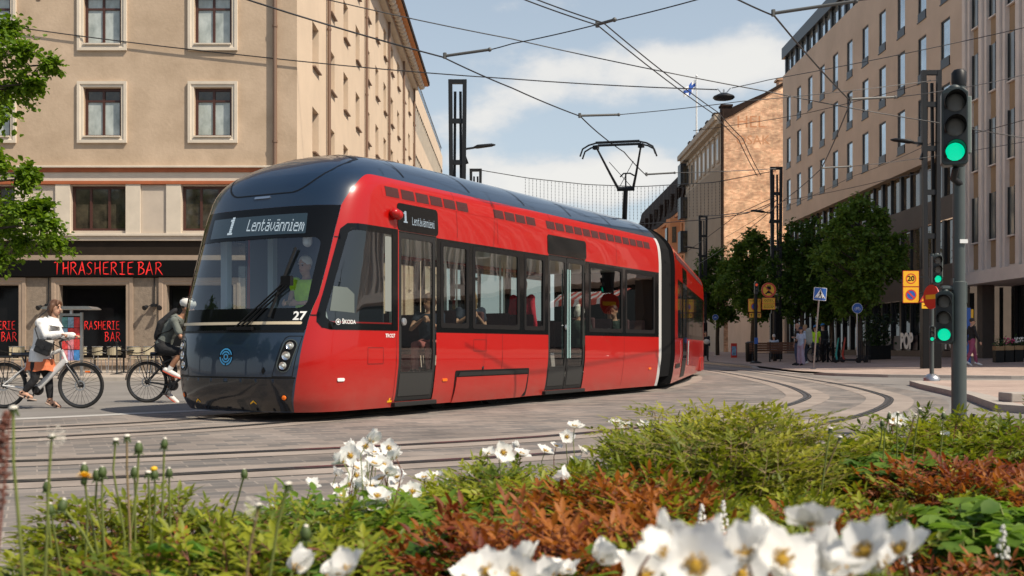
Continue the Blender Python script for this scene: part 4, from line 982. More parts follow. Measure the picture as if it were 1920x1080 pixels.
cabw = [(-.60, 2.33), (-.56, 2.45), (-.46, 2.525), (-.3, 2.535), (.53, 2.535), (.53, 1.165), (-.78, 1.165), (-.90, 1.19), (-.965, 1.26), (-.955, 1.36)]
cabi = [(-.50, 2.30), (-.46, 2.40), (-.40, 2.44), (-.3, 2.45), (.40, 2.45), (.40, 1.25), (-.72, 1.25), (-.80, 1.27), (-.845, 1.32), (-.84, 1.40)]
def inpoly(x, y, P):
    r = False
    for i in range(len(P)):
        (x0, y0), (x1, y1) = P[i-1], P[i]
        if (y0 > y) != (y1 > y) and x < (x1 - x0)*(y - y0)/(y1 - y0) + x0: r = not r
    return r
body = MB(); wsg = MB(); panes = {}
grid = [[(q, Q(q, z)) for q in qrow(z)] for z in ZR]
NCOL = NF + NP + len(YC)
for r in range(len(ZR) - 1):
    z0, z1 = ZR[r], ZR[r+1]; zc = (z0 + z1) / 2
    for c in range(NCOL - 1):
        A, B, C_, D = grid[r][c][1], grid[r][c+1][1], grid[r+1][c+1][1], grid[r+1][c][1]
        if c < NF: tg = 'navy' if zc < 1.15 else ('ws' if zc < 2.763 else 'navy')
        elif c < NF + NP: tg = 'red' if zc < 3.233 else 'navy'; tg = 'hole' if all(inpoly(grid[rr][cc][0], ZR[rr], cabw) for rr in (r, r + 1) for cc in (c, min(c + 1, NF + NP - 1))) and c < NF + NP - 1 else tg
        else: tg = tagside(grid[r][c][0], grid[r][c+1][0], z0, z1)
        for sg in (1, -1):
            pts = [Vector((p.x * sg, p.y, p.z)) for p in ((A, B, C_, D) if sg > 0 else (D, C_, B, A))]
            if tg == 'hole' or tg == 'pane': continue
            if tg == 'ws': wsg.add(pts, [(0, 1, 2, 3)]); continue
            body.add(pts, [(0, 1, 2, 3)], {'red': 0, 'navy': 1, 'black': 2, 'white': 3}[tg])
def weld(o, d=.0004):
    bm = bmesh.new(); bm.from_mesh(o.data); bmesh.ops.remove_doubles(bm, verts=bm.verts, dist=d); bmesh.ops.recalc_face_normals(bm, faces=bm.faces); bm.to_mesh(o.data); bm.free(); o.data.shade_smooth(); o.data.set_sharp_from_angle(angle=R(40)); return o
weld(body.build('body_shell', [TRED, TNAVY, TBLK, TWHT], TRAM))
weld(wsg.build('windscreen', WGLASS, TRAM))

def fillpoly(loops, cut):
    """triangulated polygon with holes in 2D, cut on a lattice so that it can be bent"""
    bm = bmesh.new(); eds = []
    for lp in loops:
        vs = [bm.verts.new((x, y, 0)) for x, y in lp]
        eds += [bm.edges.new((vs[i], vs[(i+1) % len(vs)])) for i in range(len(vs))]
    bmesh.ops.triangle_fill(bm, use_beauty=True, use_dissolve=False, edges=eds)
    xs = [v.co.x for v in bm.verts]; ys = [v.co.y for v in bm.verts]
    for ax, lo, hi in ((0, min(xs), max(xs)), (1, min(ys), max(ys))):
        n = int((hi - lo) / cut[ax]); 
        for k in range(1, n + 1):
            co = Vector((0, 0, 0)); co[ax] = lo + (hi - lo) * k / (n + 1); no = Vector((0, 0, 0)); no[ax] = 1
            bmesh.ops.bisect_plane(bm, geom=bm.verts[:] + bm.edges[:] + bm.faces[:], plane_co=co, plane_no=no)
    bmesh.ops.recalc_face_normals(bm, faces=bm.faces)
    V = [(v.co.x, v.co.y) for v in bm.verts]; bm.verts.index_update(); F = [tuple(v.index for v in f.verts) for f in bm.faces]
    bm.free(); return V, F
def nrm(fn, a, b, e=.004):
    da = fn(a + e, b) - fn(a - e, b); db = fn(a, b + e) - fn(a, b - e); return da.cross(db).normalized()
front = lambda x, z: Vector((x, Sx(x, z), z))
sideR = lambda q, z: Q(q, z)
sideL = lambda q, z: Q(q, z, -1)
def decal(name, fn, loops, off, mat, parent=TRAM, cut=(.07, .15), thick=0, smooth=30, out=None, xf=None):
    """a panel bent to the shell, off metres proud of it; thick gives it an edge"""
    if not isinstance(loops[0][0], (list, tuple)): loops = [loops]
    V, F = fillpoly(loops, cut); mb = MB()
    out = out or (lambda p: p - Vector((0, 4, p.z)))
    def put(a, b, o):
        p = fn(a, b); n = nrm(fn, a, b)
        if n.dot(out(p)) < 0: n = -n
        return p + n * o
    top = [put(a, b, off) for a, b in V]; mb.add(top, F)
    if thick:
        for lp in loops:
            m = len(lp); T = [put(a, b, off) for a, b in lp]; B_ = [put(a, b, off - thick) for a, b in lp]
            for i in range(m): mb.quad(T[i], T[(i+1) % m], B_[(i+1) % m], B_[i])
    if xf: mb.v = [tuple(xf @ Vector(v)) for v in mb.v]
    o = mb.build(name, mat, parent); bm = bmesh.new(); bm.from_mesh(o.data); bmesh.ops.remove_doubles(bm, verts=bm.verts, dist=.0002); bmesh.ops.recalc_face_normals(bm, faces=bm.faces)
    # face outwards
    s = 0
    for f in bm.faces: s += f.normal.dot(out(f.calc_center_median())) * f.calc_area() if not xf else 0
    if s < 0: bmesh.ops.reverse_faces(bm, faces=bm.faces)
    bm.to_mesh(o.data); bm.free(); o.data.shade_smooth(); o.data.set_sharp_from_angle(angle=R(smooth)); return o

# front: black surround of the windscreen, display, lines, seams
def quadloop(fs, n=10):
    out = []
    for f in fs:
        for k in range(n): out.append(f(k / n))
    return out
bx = lambda z: sm_interp(RB, z) * Wz(z) - .004
zs0, zs1 = 1.155, 2.758
outer = quadloop([lambda t: (lerp(-bx(zs0), bx(zs0), t), zs0), lambda t: (bx(lerp(zs0, zs1, t)), lerp(zs0, zs1, t)), lambda t: (lerp(bx(zs1), -bx(zs1), t), zs1), lambda t: (-bx(lerp(zs1, zs0, t)), lerp(zs1, zs0, t))], 14)
def slantrect(x0b, x1b, x0t, x1t, z0, z1, r):
    return [(lerp(lerp(x0b, x0t, (z - z0)/(z1 - z0)), lerp(x1b, x1t, (z - z0)/(z1 - z0)), (x + 1) / 2), z) for x, z in [(a, b) for a, b in [((px), (pz)) for px, pz in rrect2(z0, z1, r, (x1b - x0b))]]]
def rrect2(z0, z1, r, w):
    return [((x / (w/2)), z) for x, z in rrect(-w/2, w/2, z0, z1, r, 6)]
hole = slantrect(-1.045, 1.045, -1.06, 1.06, 1.43, 2.335, .10)
decal('windscreen_surround', front, [outer, hole], .004, TBLK, cut=(.06, .16))
disp = slantrect(-.80, .85, -.83, .81, 2.385, 2.655, .015)
decal('destination_screen', front, disp, .007, pbr('screen_face', (.022, .040, .052), .08, coat=.6))
# 5 x 8 dot letters
DOT = {'1': ['.##..', '###..', '.##..', '.##..', '.##..', '.##..', '.##..', '####.'], 'L': ['#....', '#....', '#....', '#....', '#....', '#....', '#....', '#####'], 'e': ['.....', '.....', '.###.', '#...#', '#####', '#....', '#....', '.####'], 'n': ['.....', '.....', '####.', '#...#', '#...#', '#...#', '#...#', '#...#'],
       't': ['.#...', '.#...', '####.', '.#...', '.#...', '.#...', '.#..#', '..##.'], 'a': ['.#.#.', '.....', '.###.', '....#', '.####', '#...#', '#...#', '.####'], 'v': ['.....', '.....', '#...#', '#...#', '#...#', '#...#', '.#.#.', '..#..'], 'i': ['.#...', '.....', '##...', '.#...', '.#...', '.#...', '.#...', '###..'], 'm': ['.....', '.....', '##.#.', '#.#.#', '#.#.#', '#.#.#', '#.#.#', '#...#']}
WID = {'1': 4, 't': 5, 'i': 3}
def dots(name, fn, s, x0, x1, z0, z1, off, mat, parent, shear=0, flip=1):
    tot = sum(WID.get(c, 5) + 1 for c in s) - 1; px = (x1 - x0) / tot; pz = (z1 - z0) / 8; mb = MB(); X = 0
    for ch in s:
        for r, row in enumerate(DOT[ch]):
            for c in range(WID.get(ch, 5)):
                if c < len(row) and row[c] == '#':
                    a = x0 + (X + c) * px; t = (a - x0) / (x1 - x0); b = z1 - (r + 1) * pz + shear * t
                    P = [fn(a + u * px, b + v * pz) for u, v in ((.02, .06), (.98, .06), (.98, .94), (.02, .94))]; n = nrm(fn, a, b)
                    if n.dot(P[0] - Vector((0, 4, P[0].z))) < 0: n = -n
                    mb.quad(*[p + n * off for p in P])
        X += WID.get(ch, 5) + 1
    o = mb.build(name, mat, parent); return o
dots('display_digits', front, '1', -.455, -.365, 2.42, 2.665, .011, LED, TRAM); dots('display_letters', front, 'Lentavanniem', -.115, .81, 2.455, 2.615, .011, LED, TRAM, -.045)
decal('cream_line', front, rrect(-1.03, 1.025, 1.225, 1.262, .018), .008, CREAM)
for zc, m in ((.552, TBLK),): decal('bumper_seam', front, [(lerp(-.995, .995, k/20), zc) for k in range(21)] + [(lerp(.995, -.995, k/20), zc + .022) for k in range(21)], .0025, BLACK)
decal('front_seam', front, [(lerp(-1.06, 1.06, k/20), 1.125) for k in range(21)] + [(lerp(1.06, -1.06, k/20), 1.155) for k in range(21)], .003, BLACK)
decal('bumper', front, quadloop([lambda t: (lerp(-.90, .90, t), .15), lambda t: (lerp(.90, .985, t), lerp(.15, .548, t)), lambda t: (lerp(.985, -.985, t), .548), lambda t: (lerp(-.985, -.90, t), lerp(.548, .15, t))], 8), .010, wavy(carpaint('bumper_black', (.006, .007, .010), coat=.6, rough=.15), .04), thick=.016, cut=(.04, .05))
def textdecal(name, s, fn, cx, cz, h, off, mat, sx=1, parent=TRAM, flipx=1, bold=0):
    cu = bpy.data.curves.new('t', 'FONT'); cu.body = s; cu.size = h * 1.4; cu.align_x = 'CENTER'; cu.align_y = 'CENTER'; cu.resolution_u = 3; cu.offset = bold
    t = bpy.data.objects.new('t', cu); COL.objects.link(t); bpy.context.view_layer.update()
    me = bpy.data.meshes.new_from_object(t.evaluated_get(bpy.context.evaluated_depsgraph_get())); bpy.data.objects.remove(t)
    for v in me.vertices:
        a, b = cx + v.co.x * sx * flipx, cz + v.co.y; p = fn(a, b); n = nrm(fn, a, b)
        if n.dot(p - Vector((0, 4, p.z))) < 0: n = -n
        v.co = p + n * off
    me.materials.clear(); me.materials.append(mat); return link(name, me, parent)
textdecal('fleet_number', '27', front, .985, 1.327, .105, .009, WHITE, .95, bold=.004)
# emblem: rings with gaps
def ringseg(fn, cx, cz, r0, r1, a0, a1, off, mat, name):
    n = max(6, int((a1 - a0) / 8)); return decal(name, fn, [(cx + r1*math.cos(R(lerp(a0, a1, k/n))), cz + r1*math.sin(R(lerp(a0, a1, k/n)))) for k in range(n+1)] + [(cx + r0*math.cos(R(lerp(a1, a0, k/n))), cz + r0*math.sin(R(lerp(a1, a0, k/n)))) for k in range(n+1)], off, mat, cut=(.2, .2))
EC = (-.005, .822)
decal('emblem_disc', front, [(EC[0] + x, EC[1] + z) for x, z in circ(0, 0, .118, 28)], .003, TBLK)
ringseg(front, *EC, .022, .040, 0, 359, .005, EMBL, 'emblem')
for r0, r1, a0, a1 in ((.055, .075, 25, 155), (.088, .108, 15, 165), (.055, .075, 200, 345), (.088, .108, 182, 262), (.088, .108, 275, 358)): ringseg(front, *EC, r0, r1, a0, a1, .005, EMBL, 'emblem')
# headlamps in their panel, both sides
for sg, nm in ((1, ''), (-1, '')):
    fnm = (lambda x, z: Vector((x, Sx(x, z), z))) if sg > 0 else (lambda x, z: Vector((-x, Sx(x, z), z)))
    pan = [(.715, .575), (.965, .575), (1.055, 1.085), (.90, 1.085), (.86, 1.06), (.83, 1.0)]
    pin = [(.725, .585), (.958, .585), (1.045, 1.075), (.905, 1.075), (.868, 1.052), (.84, 1.0)]
    decal('lamp_panel_seam', fnm, [pan, pin], .002, BLACK)
    def cap(cx0, cz0, cx1, cz1, r):
        out = []; d = math.atan2(cz1 - cz0, cx1 - cx0)
        for k in range(9): a = d + math.pi/2 + math.pi * k/8; out.append((cx0 + r*math.cos(a), cz0 + r*math.sin(a)))
        for k in range(9): a = d - math.pi/2 + math.pi * k/8; out.append((cx1 + r*math.cos(a), cz1 + r*math.sin(a)))
        return out
    hl = decal('headlight', fnm, cap(.862, .715, .932, .96, .082), .004, BLACK)
    hl['label'] = 'oval headlight cluster of three lamps, %s side of the tram front' % ('door' if sg > 0 else 'far')
    decal('lamp_rim', fnm, [cap(.862, .715, .932, .96, .082), cap(.862, .715, .932, .96, .072)], .012, GREYP, hl, thick=.01)
    for t, rr in ((0, .05), (.5, .056), (1, .05)):
        cx, cz = lerp(.862, .932, t), lerp(.715, .96, t); p = fnm(cx, cz); n = nrm(fnm, cx, cz)
        if n.y > 0: n = -n
        M = Matrix.Translation(p + n * .0) @ n.to_track_quat('Z', 'Y').to_matrix().to_4x4()
        l = MB(); l.lathe([(rr, .008), (rr * .96, .016), (rr * .75, .007), (rr * .35, .0055), (.001, .0055)], 18, 0, M, False); l.build('lamp', CHROME, hl, 40)
        l = MB(); l.lathe([(rr * .42, .006), (rr * .40, .022), (rr * .2, .030), (.001, .031)], 14, 0, M, False); l.build('lamp_lens', pbr('lens', (.55, .56, .52), .08, .3) if 'lens' not in MATS else MATS['lens'], hl, 60)
    p = fnm(.858, .322); n = nrm(fnm, .858, .322); n = -n if n.y > 0 else n
    M = Matrix.Translation(p + n * .010) @ n.to_track_quat('Z', 'Y').to_matrix().to_4x4()
    l = MB(); l.lathe([(.042, 0), (.040, .008), (.032, .010)], 16, 0, M); l.lathe([(.03, .010), (.026, .018), (.01, .022)], 16, 1, M); l.build('turn_signal', [BLACK, ORANGEL], TRAM, 40)
for x in (-.55, .42): decal('yellow_mark', front, [(x - .04, .235), (x + .02, .265), (x + .05, .235), (x + .055, .25), (x + .02, .285), (x - .04, .25)], .0135, YELLOWS)
decal('latch', front, [(.60, .60), (.632, .65), (.604, .70), (.575, .65)], .006, BLACK)
# roof hatch over the cab
hz = lambda x: 2.945 + .30 * max(0, (abs(x) - .45) / .40) ** 2.2
hout = [(lerp(-.86, .86, k/24), max(2.945, hz(lerp(-.86, .86, k/24)))) for k in range(25)] + [(lerp(.86, -.70, 0) - .0, 3.42), (.80, 3.50), (.62, 3.57), (.4, 3.60), (0, 3.615), (-.4, 3.60), (-.62, 3.57), (-.80, 3.50), (-.86, 3.42)]
hin = [(x * .975, z + (.016 if z < 3.35 else -.012)) for x, z in hout]
decal('hatch_seam', front, [hout, hin], .003, BLACK, cut=(.06, .06))
decal('hatch_grip', front, rrect(-.14, .13, 2.895, 2.925, .012), .012, CHROME, thick=.012)
# wipers
wp = front(.79, 1.77); arm0 = front(.10, 1.18); 
w = MB()
for dx, dz in ((0, 0), (.05, -.02), (.10, -.05)): w.tube([arm0 + Vector((dx*1.6, -.04, 0)), wp + Vector((dx*.5, -.07, dz))], .012, 6)
w.box(wp.x - .07, wp.x + .09, wp.y - .09, wp.y - .03, wp.z - .06, wp.z + .06); w.box(arm0.x - .12, arm0.x + .30, arm0.y - .05, arm0.y - .005, 1.16, 1.20)
wo = w.build('wiper', BLACK, TRAM)
a, b = front(.63, 1.32), front(.80, 2.20); w = MB(); w.bar(a + Vector((0, -.05, 0)), b + Vector((0, -.05, 0)), .035, .03); w.build('wiper_blade', BLACK, wo)
w = MB(); w.tube([front(.81, 2.36) + Vector((0, .10, 0)), front(.81, 2.30) + Vector((0, .12, -.02))], .06, 8, rnd=True); w.build('sun_visor_bracket', TWHT, TRAM)

# cab side window and its trim
for sg in (1, -1):
    fn = (lambda q, z: Q(q, z)) if sg > 0 else (lambda q, z: Q(q, z, -1))
    cw = decal('cab_window', fn, [cabw, cabi], .006, TBLK, cut=(.07, .12), thick=.01); decal('pane', fn, [(q - .03 if q < 0 else q + .02, z) for q, z in cabi], .003, TGLASS, cw, cut=(.07, .12))
    if sg > 0:
        decal('window_post', fn, rrect(.24, .38, 1.42, 2.42, .02), .008, pbr('grey_post', (.20, .215, .20), .3), cw)
        decal('mirror_housing', fn, [(-.79, 1.40), (-.40, 1.38), (-.40, 1.62), (-.52, 1.70), (-.72, 1.71)], .008, pbr('grey_housing', (.105, .125, .115), .4), cw)
        textdecal('maker_name', 'ŠKODA', fn, -.50, 1.262, .052, .010, WHITE, 1.0, cw, 1, .001)
        l = decal('maker_emblem', fn, [(-.68 + x, 1.262 + z) for x, z in circ(0, 0, .038, 18)], .009, WHITE, cw); decal('maker_emblem', fn, [[(-.68 + x, 1.262 + z) for x, z in circ(0, 0, .031, 18)], [(-.68 + x, 1.262 + z) for x, z in circ(0, 0, .018, 12)]], .011, BLACK, cw)
        decal('black_post', fn, rrect(.40, .53, 1.17, 2.53, .01), .009, TBLK, cw)
    for q0 in (): pass
    decal('pillar_seam', fn, [(qb(2.35) + .005, 2.335), (-.60, 2.335), (-.60, 2.35), (qb(2.35) + .005, 2.35)], .002, BLACK); decal('pillar_seam', fn, [(qb(1.33) + .005, 1.335), (-.955, 1.335), (-.955, 1.35), (qb(1.33) + .005, 1.35)], .002, BLACK)
    # doors
    for (a, b) in DOORS:
        dt = MB(); mid = (a + b) / 2; leaves = [(a, b)] if b - a < 1.1 else [(a, mid - .004), (mid + .004, b)]
        for (la, lb) in leaves:
            d = decal('door', fn, [rrect(la + .006, lb - .006, .205, 2.515, .02, 3), rrect(la + .075, lb - .075, .60, 2.43, .03, 3)], -.012, TGREY, cut=(1, .12), thick=.04)
            decal('pane', fn, rrect(la + .07, lb - .07, .595, 2.435, .03, 3), -.022, TGLASS, d, cut=(1, .2))
            decal('door_foot', fn, rrect(la + .06, lb - .06, .27, .585, .01, 2), -.006, pbr('door_plate', (.035, .035, .034), .6, spec=.2), d, cut=(1, .1))
            if len(leaves) == 2:
                qy = lb - .04 if la == a else la + .04; h = MB(); h.tube([fn(qy, .75) + Vector((.03*sg, 0, 0)), fn(qy, 2.30) + Vector((.03*sg, 0, 0))], .014, 8); h.build('handrail', pbr('teal_rail', (.30, .46, .44), .3), d, 40)
            p = fn(lerp(la, lb, .12 if la == a and len(leaves) == 1 else (.95 if la == a else .06)), 1.29); l = MB(); l.lathe([(.055, 0), (.05, .02), (.03, .024)], 16, 0, Matrix.Translation(p) @ Matrix.Rotation(R(90*sg), 4, 'Y')); 
            if la == a: l.build('door_button', STEEL, d, 40)
        s = MB(); x = Wz(.2) * sg; s.box(min(x - .03*sg, x + .06*sg), max(x - .03*sg, x + .06*sg), a - .05, b + .05, .135, .195); s.build('door_step', TGREY, TRAM, bevel=.01)
        nm = 'side_display' if b - a < 1.1 else 'door_panel'
        decal(nm, fn, rrect(a - .03, b + .04, 2.525, 2.90 if nm == 'side_display' else 2.86, .06), .006, TBLK, thick=.008)
    if sg > 0: dots('display_digits', fn, '1', .66, .75, 2.64, 2.80, .010, LED, TRAM); dots('display_letters', fn, 'Lentavanniemi', .86, 1.40, 2.625, 2.735, .010, LED, TRAM)
    # window panes and frames
    for (a, b) in PANES:
        p = decal('side_window', fn, [rrect(a - .05, b + .05, 1.22, 2.465, .04, 3), rrect(a + .02, b - .02, 1.29, 2.40, .03, 3)], .004, BLACK, cut=(1, 1), thick=.02)
        decal('pane', fn, rrect(a, b, 1.27, 2.42, .02, 3), -.012, TGLASS, p, cut=(1, 1))
    # vents under the roof edge
    vg = MB(); o = decal('vent_strip', fn, rrect(.22, 9.36, 2.945, 3.11, .03), .002, TRED, cut=(1.5, .04))
    k = 0; y = .30
    while y < 9.2:
        if k not in (6, 7, 12): decal('vent_grille', fn, [(y, 2.96), (y + .30, 2.96), (y + .30, 3.095), (y, 3.095)], .005, TVENT, o, cut=(1, .04))
        y += .345 if k % 7 else .36; k += 1
    # panel seams, marker lamps and small plates
    for y, z0, z1 in ((.505, .2, 1.15), (2.0, 2.55, 3.22), (3.16, 2.55, 3.22), (3.3, .2, 1.14), (7.95, .2, 1.14), (7.6, 2.55, 3.22), (5.0, 2.9, 3.22)): decal('panel_seam', fn, [(y, z0), (y + .010, z0), (y + .010, z1), (y, z1)], .0015, pbr('seam', (.10, .006, .005), .5) if y == .505 and sg > 0 else bpy.data.materials['seam'], cut=(1, .06))
    decal('marker_lamp', fn, rrect(.30 - .98, .30 - .86, .515, .555, .018), .012, WHITE, thick=.012) if sg > 0 else None
    for y, z in ((1.72, .47), (9.30, .50)): decal('marker_lamp', fn, rrect(y - .06, y + .06, z - .02, z + .02, .015), .012, ORANGEL, thick=.012)
    # skirt over the bogie: a red cover with a dark gap above
    decal('skirt_gap', fn, rrect(1.98, 4.2, .14, .60, .03), .003, BLACK, cut=(.4, .06)); decal('bogie_cover', fn, [(1.98, .125), (4.02, .125), (4.12, .22), (4.14, .50), (2.02, .50)], .018, TRED, cut=(.4, .06), thick=.03); decal('cover_slot', fn, [(2.06, .515), (4.16, .515), (4.16, .575), (2.10, .575)], .012, TGREY, cut=(.4, .06))
    decal('flap', fn, [rrect(-.12, .22, .72, .94, .01, 2), rrect(-.112, .212, .728, .932, .008, 2)], .0015, bpy.data.materials['seam']); decal('flap', fn, [rrect(2.45, 2.83, .88, 1.06, .01, 2), rrect(2.458, 2.822, .888, 1.052, .008, 2)], .0015, bpy.data.materials['seam'])
    p = fn(.44, 2.74); l = MB(); l.sphere(p + Vector((.05*sg, -.03, 0)), .075, 12, 0, (1, 1.15, .9)); l.sphere(p + Vector((.06*sg, .03, -.02)), .07, 12); l.build('side_camera', TRED, TRAM, 180)
textdecal('side_number', 'TRO27', sideR, .36, 1.095, .05, .006, WHITE, 1.0, bold=.001)
decal('yellow_mark', sideR, [(.40, .20), (.50, .20), (.50, .225), (.46, .225), (.46, .26), (.43, .26), (.43, .225), (.40, .225)], .004, YELLOWS)
# roof joints
for y in (.9, 2.6, 4.3, 6.0, 7.7, 9.3):
    m = MB(); prof = [(Wz(z), z) for z in ZR if 3.233 <= z <= 3.745]; prof = prof + [(-x, z) for x, z in reversed(prof)]
    for (x0, z0), (x1, z1) in zip(prof, prof[1:]):
        if y > 1.2 or z0 < 3.7: m.quad((x0*1.004, y, z0 + .004), (x1*1.004, y, z1 + .004), (x1*1.004, y + .03, z1 + .004), (x0*1.004, y + .03, z0 + .004))
    m.build('roof_joint', BLACK, TRAM)

# inside
i = MB(); i.box(-1.18, 1.18, -.55, 9.7, .36, .42, 0); i.box(-1.2, 1.2, .3, 9.7, 2.55, 2.6, 1); i.box(-1.19, 1.19, .35, .40, .42, 2.55, 2) ; i.build('interior_shell', [TINT_, TCEIL, pbr('bulkhead', (.05, .065, .085), .6)], TRAM)
i = MB(); i.box(-.95, .95, -.85, -.35, .9, 1.24, 0); i.prism([(-.95, 1.24), (.9, 1.24), (.85, 1.42), (-.1, 1.44), (-.2, 1.36), (-.8, 1.36)], (0, -.78, 0), (1, 0, 0), (0, 0, 1), (0, .42, 0)); i.build('dashboard', pbr('dash_grey', (.42, .48, .50), .5), TRAM, bevel=.03)
i = MB(); i.box(-1.02, -.90, -.40, -.30, 1.2, 2.5, 0); i.box(-.62, -.52, .1, .2, 1.25, 2.5, 1); i.build('cab_post', [pbr('cab_grey', (.40, .47, .50), .5), pbr('cab_post', (.35, .42, .44), .4)], TRAM, bevel=.01)
i = MB()
for k, y in enumerate((1.9, 2.7, 3.5, 4.3, 6.7, 7.5, 8.3, 9.1)):
    for x in (-.85, .85):
        i.box(x - .24, x + .24, y - .02, y + .42, .82, .92); i.box(x - .24, x + .24, y + .38, y + .46, .92, 1.5)
i.build('seats', TSEAT, TRAM, bevel=.03)
i = MB()
for y in (1.55, 3.0, 4.7, 6.35, 8.1):
    for x in (-.45, .45): i.tube([(x, y, .42), (x, y, 2.55)], .017, 8)
i.build('grab_poles', TPOLE, TRAM, 40)
# under the floor
u = MB(); u.box(-1.12, 1.12, -.85, 9.7, .22, .36)
for y in (2.3, 3.9): 
    for x in (-.72, .72): u.lathe([(.30, -.06), (.30, .06)], 20, 0, Matrix.Translation((x, y, .30)) @ Matrix.Rotation(R(90), 4, 'Y'))
u.box(-.9, .9, 1.9, 4.3, .14, .30); u.lathe([(.16, 0), (.16, .12)], 14, 0, Matrix.Translation((-.5, -.6, .09))); u.build('bogie', TUND, TRAM)
# articulation and the following sections
def section(y0, y1, M, nm, sign_panes, full=True):
    s = MB(); zr = [.13, .2, .3, .42, .55, .7, .85, 1.15, 1.27, 2.42, 2.50, 2.65, 2.8, 2.945, 3.05, 3.11, 3.18, 3.233, 3.3, 3.37, 3.44, 3.5, 3.56, 3.62, 3.66, 3.7, 3.73, 3.76]
    ys = sorted({y0, y0 + .14, y1 - .14, y1} | {q for a in sign_panes for q in a})
    for r in range(len(zr) - 1):
        zc = (zr[r] + zr[r+1]) / 2
        for a, b in zip(ys, ys[1:]):
            yc = (a + b) / 2; mi = 1 if zc > 3.233 else 0
            if 1.15 < zc < 2.5 and y0 + .5 < yc < y1 - .3: mi = 2
            if 1.27 < zc < 2.42 and any(p < yc < q for p, q in sign_panes): mi = 4
            for sg in (1, -1):
                P = [Vector((Wz(z) * sg, y, z)) for y, z in ((a, zr[r]), (b, zr[r]), (b, zr[r+1]), (a, zr[r+1]))]
                if sg < 0: P.reverse()
                s.quad(*[M @ p for p in P], mi)
    for y in (y0, y1): s.add([M @ Vector((Wz(z) * sg, y, z)) for sg in (1, -1) for z in (zr if sg > 0 else reversed(zr))], [tuple(range(2 * len(zr)))], 5)
    o = weld(s.build(nm, [TRED, TNAVY, TBLK, TWHT, DGLASS, TRUB], TRAM)); return o
PIV = Vector((0, 10.3, 0)); A2 = -R(17.2)      # the second section is turned against the first
M2 = Matrix.Translation(PIV) @ Matrix.Rotation(-A2, 4, 'Z')
S2P = [(1.3, 2.5), (5.2, 6.6), (6.8, 8.4), (8.6, 10.2), (10.4, 11.8)]
section(.45, 13.1, M2, 'rear_section', S2P)
out2 = lambda p: Vector((1, 0, 0))
f2 = lambda y, z: Vector((Wz(z), y, z))
for a, b in ((2.9, 4.3),):
    d = decal('door', f2, [rrect(a, (a+b)/2 - .01, .2, 2.5, .02, 2), ], .01, TGREY, cut=(1, .2), out=out2, xf=M2); decal('pane', f2, rrect(a + .08, (a+b)/2 - .06, .62, 2.4, .02, 2), .014, DGLASS, d, cut=(1, .3), out=out2, xf=M2)
    d = decal('door', f2, [rrect((a+b)/2 + .01, b, .2, 2.5, .02, 2), ], .01, TGREY, cut=(1, .2), out=out2, xf=M2); decal('pane', f2, rrect((a+b)/2 + .06, b - .08, .62, 2.4, .02, 2), .014, DGLASS, d, cut=(1, .3), out=out2, xf=M2)
    h = MB(); h.tube([M2 @ Vector((1.40, (a+b)/2, .5)), M2 @ Vector((1.42, (a+b)/2, 1.1))], .02, 8); h.build('handrail', CHROME, TRAM)
    decal('door_panel', f2, rrect(a - .05, b + .05, 2.52, 2.88, .05), .008, TBLK, cut=(1, .2), out=out2, xf=M2)
decal('vent_strip', f2, rrect(1.0, 12.5, 2.95, 3.10, .03), .004, TVENT, cut=(2, .05), out=out2, xf=M2)
decal('cover_slot', f2, [(.9, .46), (2.3, .46), (2.3, .56), (.9, .56)], .01, BLACK, cut=(1, .05), out=out2, xf=M2)
M3 = M2 @ Matrix.Translation((0, 13.6, 0)) @ Matrix.Rotation(R(10.5), 4, 'Z')
section(.4, 11.5, M3, 'rear_section', [(1.3, 2.7), (5, 7), (7.3, 9)])
for (Ma, ya, Mb_, yb, nm) in ((Matrix.Identity(4), END, M2, .45, ''), (M2, 13.1, M3, .4, '')):
    bl = MB(); rings = []; zz = [.30, .5, .8, 1.5, 2.3, 2.8, 3.1, 3.25, 3.4, 3.5, 3.55]
    for k in range(13):
        t = k / 12; g = .93 - (.05 if k % 2 else 0)
        ring = []
        for sg in (1, -1):
            for z in (zz if sg > 0 else reversed(zz)):
                p0 = Ma @ Vector((Wz(z) * g * sg, ya, z)); p1 = Mb_ @ Vector((Wz(z) * g * sg, yb, z)); ring.append(p0.lerp(p1, t))
        rings.append(ring)
    bl.loft(rings); o = bl.build('bellows', TRUB, TRAM); fixn(o.data)
e = MB(); e.quad((-1.2, END, .2), (1.2, END, .2), (1.2, END, 3.2), (-1.2, END, 3.2)); e.quad((-.9, END, 3.2), (.9, END, 3.2), (.6, END, 3.6), (-.6, END, 3.6)); e.build('end_wall', TRUB, TRAM)
u = MB()
for Mx, y0, y1 in ((M2, .6, 12.9), (M3, .6, 11.3)): u.box(-1.1, 1.1, y0, y1, .10, .36, 0, Mx)
u.build('underframe', TUND, TRAM)
for y in (11.2, 12.2):
    u = MB(); u.box(1.22, 1.34, y, y + .8, .16, .62, 0, M2); u.build('bogie_cover', TRED, TRAM, bevel=.03)
